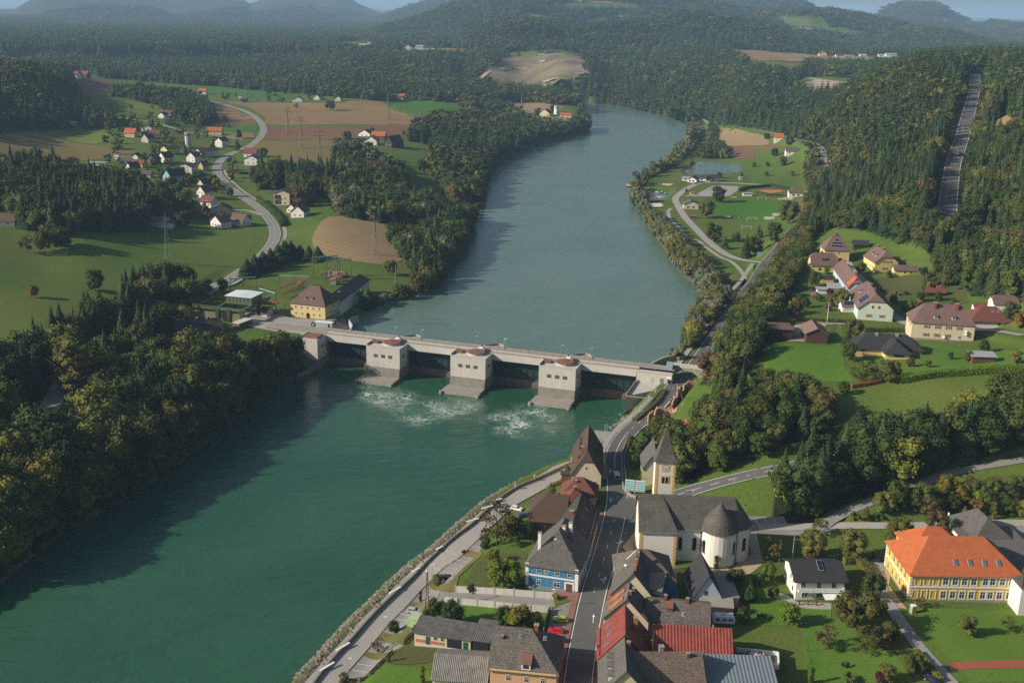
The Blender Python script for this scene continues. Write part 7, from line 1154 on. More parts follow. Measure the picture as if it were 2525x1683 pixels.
drape('lawn',fr('K',(1520,1240),(1700,1215),(1880,1290),(2353,1385),(2353,1540),(1560,1540)),MOWN,.08);drape('lawn',fr('S',(0,1010),(300,1100),(640,1240),(860,1560),(0,1560)),MOWN,.06);drape('lawn',fr('S',(700,1000),(1699,1010),(1699,1560),(1150,1560),(850,1200)),MOWN,.05);drape('lawn',fr('H',(560,850),(860,845),(1010,860),(1060,720),(1090,720),(1110,1000),(1180,1100),(760,1110),(560,1020)),MOWN,.1);drape('garden_lawn',fr('H',(1240,390),(1500,385),(1900,420),(1950,560),(1580,650),(1420,560)),GARD,.1);drape('lawn',fr('H',(1590,830),(2324,880),(2324,1000),(1500,1060),(1240,1000),(1200,960)),MOWN,.06)
for x0,y0,x1,y1 in[(1755,18,1880,40),(1605,158,1740,185),(1558,200,1692,230),(1513,242,1648,270),(1468,285,1600,312),(1050,712,1175,735),(1000,765,1150,792),(1040,838,1100,848),(625,1225,790,1250),(577,1288,725,1313)]:
 a=P(*f1('A',x0,y0));b=P(*f1('A',x1,y1));d=(b-a).normalized();n=Vector((-d.y,d.x,0))*.07;o=MB().add([a-n,b-n,b+n,a+n],[(0,1,2,3)]).build('parking_line',PAINT);o.location.z=.14;tag(o,kind='structure')
for x0,y0,x1,y1 in[(1548,420,1575,487),(1647,420,1673,487),(1742,422,1772,488)]:
 a=P(*f1('K',x0,y0));b=P(*f1('K',x1,y1));d=(b-a).normalized();n=Vector((-d.y,d.x,0))*.09;o=MB().add([a-n,b-n,b+n,a+n],[(0,1,2,3)]).build('parking_line',PAINT);o.location.z=.16;tag(o,kind='structure')
def arrow(px,rz,turn=0):
 p=P(*px);m=MB();m.add([(-.1,-2.4,0),(.1,-2.4,0),(.1,.6,0),(-.1,.6,0),(-.42,.5,0),(.42,.5,0),(0,2.2,0)],[(0,1,2,3),(4,5,6)])
 if turn:m.add([(0,-.9,.01),(.7*turn,-.3,.01),(.7*turn,-.05,.01),(0,-.6,.01),(.6*turn,-.65,.01),(1.2*turn,-.2,.01),(.6*turn,.3,.01)],[(0,1,2,3),(4,5,6)])
 o=m.build('road_arrow',PAINT,None,(p.x,p.y,p.z+.25),rz);tag(o,kind='structure')
arrow(f1('B',1512,480),math.pi,-1);arrow(f1('B',1520,780),math.pi,-1);arrow(f1('B',1625,1240),-.35,-1);arrow(f1('T',1030,385),-.25,-1);arrow(f1('T',912,790),-.12);arrow(f1('K',885,120),-1.2,1)
# WALLS, FENCES, PROMENADE
def wall_line(name,label,pts,h,th,mat,cat='wall',posts=None,pm=None,smoothn=1,base=.3,frame_=None,ph=.25,parent_label=None):
 w=[P(x,y)for x,y in pts];c=catmull([(p.x,p.y)for p in w],smoothn)if smoothn>1 else np.array([(p.x,p.y)for p in w]);e=empty(name,(c[0][0],c[0][1],float(hz(*c[0]))),0,label,cat);o=e.location
 z=hz(c[:,0],c[:,1])-o.z;d=np.gradient(c,axis=0);d/=np.linalg.norm(d,axis=1)[:,None];nn=np.stack([-d[:,1],d[:,0]],-1)*th/2;L=c-np.array([o.x,o.y]);m=len(c)
 return e,L,z,nn
def solid_wall(name,label,pts,h,th,mat,cat='wall',smoothn=1,post=None,every=4.0,pm=None):
 e,L,z,nn=wall_line(name,label,pts,h,th,mat,cat,smoothn=smoothn);m=len(L);mb=MB();v=[]
 for a,q in((L+nn,z-.4),(L-nn,z-.4),(L+nn,z+h),(L-nn,z+h)):v+=[(x,y,k)for(x,y),k in zip(a,q)]
 f=[];
 for i in range(m-1):f+=[(i,i+1,2*m+i+1,2*m+i),(m+i+1,m+i,3*m+i,3*m+i+1),(2*m+i,2*m+i+1,3*m+i+1,3*m+i)]
 f+=[(0,2*m,3*m,m),(m-1,2*m-1,4*m-1,3*m-1)];mb.add(v,f);mb.build('wall_body',mat,e)
 if post:
  s=np.concatenate([[0],np.cumsum(np.linalg.norm(np.diff(L,axis=0),axis=1))]);n=max(2,int(s[-1]/every)+1);me=MB().box(-post,post,-post,post,-.4,h+.25).mesh('post',pm or mat)
  for q in np.linspace(0,s[-1],n):inst('post',me,e,(float(np.interp(q,s,L[:,0])),float(np.interp(q,s,L[:,1])),float(np.interp(q,s,z))))
 return e
solid_wall('garden_wall','pale concrete wall with posts, upper one along the inn garden lane',fr('A',(1622,492),(1730,498),(1945,510),(2175,524),(2430,545))+[f1('T',500,580)],2.0,.18,CONC,post=.2,every=5.2)
solid_wall('garden_wall','pale concrete wall with posts, lower one between the lane and the lawn',fr('A',(1500,600),(1665,618),(1900,640),(2095,660))+fr('T',(220,710),(440,725)),2.0,.18,CONC,post=.2,every=4.5);solid_wall('garden_wall','dark side wall between the lawn and the parked red cars',fr('T',(440,725),(410,830),(385,960)),1.8,.2,CONC_D)
e=solid_wall('promenade_wall','long low stone wall along the river side of the promenade',fr('A',(170,1450),(390,1170),(560,990),(800,720),(1050,480),(1310,220),(1570,-20))+fr('B',(60,1045),(190,920),(320,800),(520,665),(720,580),(920,490),(1150,385)),1.05,.5,STONE,smoothn=4)
for i,(k,x,y)in enumerate((('A',318,1262),('A',478,1060),('A',1008,482),('A',1238,265),('A',1480,40),('B',70,1000),('B',225,862),('B',312,790))):
 p=P(*f1(k,x,y+20));MB().box(-2.4,2.4,-.32,.32,1.0,1.16).build('white_cap',WHITE,e,(p.x-e.location.x,p.y-e.location.y,p.z-e.location.z),.92 if k=='A' else.6)
e=empty('quay_fence',P(*f1('B',520,668)),0,'steel fence with white concrete posts on the upper promenade wall','fence');prev=None
fp=[P(*f1('B',*q))-e.location for q in((515,670),(717,580),(915,492),(1110,395))]+[P(*f1('E',*q))-e.location for q in((1245,1310),(1395,1215),(1520,1110),(1625,1000),(1715,890),(1780,800))]
for a,b in zip(fp[:-1],fp[1:]):
 MB().tube((a.x,a.y,a.z+1.9),(b.x,b.y,b.z+1.9),.04,n=4).tube((a.x,a.y,a.z+1.4),(b.x,b.y,b.z+1.4),.03,n=4).build('rail',RAIL,e);
 n=int((b-a).length/2.5);m=MB();[m.box(a.lerp(b,k/n).x-.04,a.lerp(b,k/n).x+.04,a.lerp(b,k/n).y-.04,a.lerp(b,k/n).y+.04,a.lerp(b,k/n).z,a.lerp(b,k/n).z+1.95)for k in range(n)];m.build('upright',RAIL,e)
for a in fp:MB().box(-.3,.3,-.3,.3,0,2.3).build('post',CONC,e,a)
solid_wall('quay_wall','low concrete parapet between the curved main road and the river below the dam',fr('E',(1180,1400),(1240,1330),(1400,1230),(1530,1120),(1640,1020),(1730,920),(1800,830),(1850,780)),1.0,.4,CONC_W,smoothn=3)
solid_wall('retaining_wall','stone retaining wall on the outside of the road bend before the church',fr('B',(1700,130),(1670,220),(1640,330),(1640,480),(1650,640),(1700,720),(1790,775)),1.3,.5,STONE,smoothn=4)
def plank_fence(label,pts,h=1.1,mat=None,every=2.6):
 e,L,z,nn=wall_line('wooden_fence',label,pts,h,.1,mat,'fence');mat=mat or WOOD
 for i in range(len(L)-1):
  a=Vector((*L[i],z[i]));b=Vector((*L[i+1],z[i+1]));n=max(1,int((b-a).length/every));ang=math.atan2(b.y-a.y,b.x-a.x);seg=(b-a).length/n;me=MB().box(0,seg,-.03,.03,0,.24).mesh('plank',mat);po=MB().box(-.22,.22,-.22,.22,-.3,h+.15).mesh('post',CONC_W)
  for k in range(n):
   p=a.lerp(b,k/n);inst('post',po,e,p)
   for zz in(.2,.52,.84):inst('plank',me,e,(p.x,p.y,p.z+zz),ang)
 return e
plank_fence('brown wooden fence with stone posts, lower stretch along the river parking',fr('A',(640,1410),(740,1345),(825,1255),(900,1185),(985,1100)),every=5);plank_fence('brown wooden fence with stone posts, upper stretch beside the long shed',fr('A',(1085,1025),(1170,930),(1210,850)),every=5);plank_fence('tan wooden fence curving past the red brown hipped house',fr('B',(850,670),(890,630),(1000,590)),1.4,OCH);plank_fence('dark wooden fence between the kiosk tree and the concrete wall',fr('A',(1390,700),(1450,640),(1500,590)),1.2)
def wire_fence(label,pts,h=1.5):
 e,L,z,nn=wall_line('wire_fence',label,pts,h,.1,None,'fence');G=plain('fence_green',(.07,.13,.09),.6);m=MB();r=MB()
 for i in range(len(L)-1):
  a=Vector((*L[i],z[i]));b=Vector((*L[i+1],z[i+1]));n=max(1,int((b-a).length/3));[m.tube(a.lerp(b,k/n),a.lerp(b,k/n)+Vector((0,0,h)),.05,n=4)for k in range(n+1)]
  for q in np.linspace(.1,h,5):r.tube(a+Vector((0,0,q)),b+Vector((0,0,q)),.018,n=3)
 m.build('upright',G,e);r.build('wire',G,e);return e
wire_fence('green wire fence running along the hamlet lane',fr('H',(1228,385),(1295,455),(1380,545),(1490,640),(1570,685)));wire_fence('green wire fence across the lawn right of the terrace',fr('Q',(1300,85),(1345,300),(1400,500),(1330,600)),1.8);wire_fence('wire fence between the school path and the running track',fr('S',(880,1240),(1000,1360),(1120,1480),(1190,1560)),1.6);wire_fence('wire fence round the gravel yard lawn of the two barns',fr('H',(620,835),(1010,860),(1028,715)),1.2);wire_fence('green net fence on the bathing lawn by the reservoir',fr('F',(300,190),(330,150),(400,80),(520,0)),3)
def leafy(name,mats,pts,w,h,leaf,label,cat='hedge',smoothn=1,dens=26,q=.16):
 e,L,z,nn=wall_line(name,label,pts,h,w,None,cat,smoothn=smoothn);rg=np.random.default_rng(len(label));m=MB();V=[];F=[]
 for i in range(len(L)-1):
  a=np.array([*L[i],z[i]]);b=np.array([*L[i+1],z[i+1]]);ln=np.linalg.norm(b-a)
  if ln<.1:continue
  d=(b-a)/ln;nx=np.array([-d[1],d[0],0])/(math.hypot(d[0],d[1])+1e-9);m.prism([tuple((a-nx*w*.42)[:2]),tuple((b-nx*w*.42)[:2]),tuple((b+nx*w*.42)[:2]),tuple((a+nx*w*.42)[:2])],[a[2]-.3,b[2]-.3,b[2]-.3,a[2]-.3],[a[2]+h*.9,b[2]+h*.9,b[2]+h*.9,a[2]+h*.9])
  for _ in range(int(ln*dens*(h+w)*.5)):
   t=rg.uniform(0,1);s=rg.uniform(-1,1);top=rg.uniform()<w/(w+2*h);c=a+d*t*ln
   c=c+(nx*s*w*.5+np.array([0,0,h*rg.uniform(.88,1.08)])if top else nx*math.copysign(w*.5*rg.uniform(.85,1.15),s)+np.array([0,0,h*rg.uniform(0,1)]));u=rg.normal(size=3);u/=np.linalg.norm(u);v=np.cross(u,rg.normal(size=3));v/=np.linalg.norm(v);k=len(V);qq=q*rg.uniform(.7,1.5);V+=[tuple(c+u*qq),tuple(c+v*qq),tuple(c-u*qq),tuple(c-v*qq)];F.append((k,k+1,k+2,k+3))
 m.add(V,F);m.build('foliage',LEAF[leaf],e);return e
for pts,w,h,lf,lb in((fr('H',(1150,1145),(1270,1125),(1350,1108)),1.6,1.6,'orange','orange autumn hedge at the meadow corner below the bungalow'),(fr('H',(1480,1115),(1700,1075),(1900,1060),(2100,1045),(2324,1030),(2500,1015)),2.6,2.8,'fresh','long trimmed yellow green hedge between the meadow and the lawns'),(fr('H',(1235,765),(1330,765),(1500,762)),2.2,2.0,'mid','trimmed green hedge below the pale green house'),(fr('H',(785,695),(900,695),(1130,705)),1.4,1.6,'olive','hedge behind the gravel yard under the flagpole'),(fr('H',(782,670),(785,600),(800,530)),1.4,1.8,'brown','browning hedge on the left side of the hamlet garden'),
(fr('E',(1880,790),(1800,910),(1690,1010),(1560,1110),(1440,1180)),1.5,1.3,'olive','low hedge between footpath and main road below the dam'),(fr('H',(430,420),(330,560),(220,700),(125,835)),1.6,1.4,'brown','red brown hedge between the cycle path and the main road'),(fr('L',(1760,1370),(1820,1420),(1885,1480)),2.5,4,'mid','tall green hedge along the footpath, upper block'),(fr('L',(1895,1480),(1930,1550)),2.5,4,'mid','tall green hedge along the footpath, lower block'),(fr('S',(310,650),(420,640),(490,720),(520,800)),2.5,2.2,'olive','hedge right of the white villa by the sandy yard'),
(fr('S',(870,1340),(930,1420),(1000,1500),(1060,1568)),1.4,1.5,'yellow','yellowish hedge left of the school path'),(fr('F',(1340,270),(1420,235),(1740,205),(1980,250)),2.2,2.6,'dark','dark hedge behind the clay court'),(fr('F',(1560,300),(1700,320),(1900,325)),2.2,2.2,'mid','green hedge in front of the clay court'),(fr('L',(1560,1170),(1640,1190),(1700,1190)),2,2.2,'mid','green hedge below the white houses at the road bend'),(fr('L',(2060,1200),(2180,1170)),2.5,3,'dark','dark hedge right of the orange roofed house'),(fr('K',(1700,1480),(1640,1440),(1560,1450)),1.0,.8,'mid','low round garden hedge below the villa')):
 leafy('hedge',None,pts,w,h,lf,lb)
for(k,x,y,lb)in(('A',1385,395,'grey street lamp on the promenade by the navy car'),('A',895,945,'grey street lamp by the round grass island'),('A',535,1380,'grey street lamp at the bottom of the promenade'),('T',470,690,'street lamp behind the lime green car'),('T',425,490,'slim lamp before the blue inn facade'),('E',1880,765,'lamp on the terrace at the right end of the dam'),('H',45,840,'pole with camera box beside the cycle path'),('K',445,0,'lamp by the hillside road sign'),('F',580,700,'lamp beside the leisure road, upper one'),('F',990,990,'lamp beside the leisure road, lower one'),('F',620,395,'lamp near the clubhouse road fork')):lamp(P(*f1(k,x,y)),lb,6.0,arm=.2)
p=P(*f1('A',1335,680));e=empty('utility_pole',p,0,'twin wooden utility pole with grey transformer box beside the side lane','utility pole');MB().tube((-.5,0,0),(0,0,12),.16,.12).tube((.5,0,0),(0.1,0,12),.16,.12).build('pole',mottled('pole_wood',(.12,.09,.06),.3,2),e);MB().box(-.4,.4,-.3,.3,4.6,5.6).box(-1.0,-.6,-.3,.3,0,1.8).build('switch_box',TIN,e);MB().ball((0,0,12.2),.3,8).build('insulator',WHITE,e)
e=empty('radio_mast',P(*f1('E',1258,1300)),0,'slim twin antenna mast on the quay below the curved road','mast');MB().tube((-.4,0,0),(-.4,0,6.5),.07).tube((.4,0,0),(.4,0,7),.09).build('pole',TIN,e);m=MB();[m.tube((-.9,0,z),(.0,0,z),.04)for z in(3.5,4.5,5.5,6.3)];m.build('antenna',WHITE,e)
e=empty('town_map_sign',P(*f1('B',1775,715)),-.2,'pair of blue and white information panels on the retaining wall beside the church','sign');
for x in(-1.75,1.75):
 MB().box(x-1.6,x+1.6,-.06,.06,1.0,5.0).build('panel',WHITE,e);m=MB();[m.box(x-1.45,x+1.45,-.1,-.06,1.2+k*.75,1.65+k*.75)for k in range(5)];m.build('print_stripe',plain('sign_teal',(.12,.40,.42),.5),e)
MB().tube((-3.2,.1,-.5),(-3.2,.1,5),.08).tube((0,.1,-.5),(0,.1,5),.08).tube((3.2,.1,-.5),(3.2,.1,5),.08).build('post',TIN,e)
e=empty('info_board',P(*f1('F',1605,1105)),0,'turquoise notice board on the lawn near the leisure road junction','sign');MB().box(-2.0,2.0,-.06,.06,1.2,4.0).build('panel',plain('board_turquoise',(.20,.45,.42),.5),e);MB().tube((-1.7,0,0),(-1.7,0,1.3),.07).tube((1.7,0,0),(1.7,0,1.3),.07).build('post',TIN,e)
def roundsign(px,label,col,ring=None,tri=False):
 e=empty('traffic_sign',P(*px),0,label,'traffic sign');MB().tube((0,.04,0),(0,.04,2.4),.04).build('post',TIN,e);MB().tube((0,-.03,2.5),(0,.0,2.5),.36,n=16).build('sign_plate',ring or RED,e);MB().tube((0,-.05,2.5),(0,-.03,2.5),.25,n=16).build('sign_face',col,e)
roundsign(f1('S',842,1250),'round red rimmed white traffic sign on the school path',WHITE);roundsign(f1('K',1440,350),'round blue and red no stopping sign at the church parking',plain('sign_blue',(.03,.08,.3),.4));roundsign(f1('K',1322,90),'small round traffic sign on the verge of the branch road',WHITE)
e=empty('portable_toilet',P(*f1('S',843,1030)),.25,'yellow and grey portable toilet at the corner of the school','toilet cabin');MB().box(-.6,.6,-.6,.6,0,2.2).build('cabin',plain('toilet_yellow',(.72,.50,.02),.5),e);MB().box(-.66,.66,-.66,.66,2.2,2.4).build('roof',WHITE,e);MB().box(-.67,-.6,-.6,.6,.1,2.2).build('side_panel',TIN,e)
e=empty('park_bench',P(*f1('A',1710,95)),.9,'wooden bench on the promenade between two parking bays','bench');MB().box(-.9,.9,-.25,.25,.42,.48).build('seat',WOOD,e);MB().box(-.9,.9,.22,.28,.5,.95).build('backrest',WOOD,e);MB().box(-.8,-.7,-.2,.2,0,.42).box(.7,.8,-.2,.2,0,.42).build('leg',RAIL,e)
for(x,y,lb)in((1732,85,'orange litter bin beside the promenade bench'),(512,1385,'orange litter bin by the lowest promenade lamp')):e=empty('litter_bin',P(*f1('A',x,y)),0,lb,'bin');MB().lathe([(.25,.4),(.3,1.2),(.1,1.3)],10).build('bucket',plain('bin_orange',(.70,.22,.02),.5),e);MB().tube((0,0,0),(0,0,.5),.05).build('post',RAIL,e)
for i,(x,y,c)in enumerate(((503,590,1),(527,600,1),(600,485,0),(725,497,0))):e=empty('flower_pot',P(*f1('T',x,y-10)),0,['topiary in terracotta pot at the inn forecourt corner','large terracotta pot with round bush on the inn forecourt','flower pot left of the inn door','flower pot right of the inn door'][i],'plant pot');MB().lathe([(.3,0),(.42,.6)],10).build('pot',plain('terracotta',(.40,.13,.06),.8),e);MB().ball((0,0,1.1 if c else.8),.75 if c else.4,8).build('plant',LEAF['mid'],e)
def rocks(name,label,pts,n,r,spread,mat,zoff=0.0,seed=1,dz=0.0):
 w=catmull([tuple(atz(x,y,.5).xy)for x,y in pts],5);rg=np.random.default_rng(seed);s=np.concatenate([[0],np.cumsum(np.linalg.norm(np.diff(w,axis=0),axis=1))]);mb=MB()
 base=np.array([(0,0,1),(.894,0,.447),(.276,.851,.447),(-.724,.526,.447),(-.724,-.526,.447),(.276,-.851,.447),(.724,.526,-.447),(-.276,.851,-.447),(-.894,0,-.447),(-.276,-.851,-.447),(.724,-.526,-.447),(0,0,-1)])
 fc=[(0,1,2),(0,2,3),(0,3,4),(0,4,5),(0,5,1),(1,6,2),(2,7,3),(3,8,4),(4,9,5),(5,10,1),(6,7,2),(7,8,3),(8,9,4),(9,10,5),(10,6,1),(11,7,6),(11,8,7),(11,9,8),(11,10,9),(11,6,10)]
 for _ in range(n):
  q=rg.uniform(0,s[-1]);x=np.interp(q,s,w[:,0])+rg.normal()*spread;y=np.interp(q,s,w[:,1])+rg.normal()*spread;z=float(hz(x,y));k=r*rg.uniform(.4,1.4);b=base*(1+rg.uniform(-.3,.3,(12,1)))*np.array([k*rg.uniform(.8,1.4),k,k*.65]);mb.add([(x+p[0],y+p[1],max(z,-.5)+p[2])for p in b],fc,0)
 o=mb.build(name,mat);return tag(o,label,kind='stuff')
rocks('riprap_rocks','rough boulders lining the waterline under the promenade wall',fr('A',(100,1400),(330,1060),(620,720),(900,440),(1200,200),(1480,10))+fr('B',(60,960),(200,850),(400,660),(560,560)),1500,.6,2.2,ROCKM);rocks('riprap_rocks','boulders at the foot of the quay below the dam',fr('E',(1370,1180),(1440,1060),(1500,960)),160,.8,1.8,ROCKM);rocks('riprap_rocks','stones along the left bank below the dam, coloured darker for tree shade',[(760,915),(640,985),(500,1100),(350,1210)],500,.5,1.4,mottled('shade_darkened_bank_stone',(.07,.065,.055),.5,1.0))  # left bank stones: shade of the overhanging trees is put into their colour
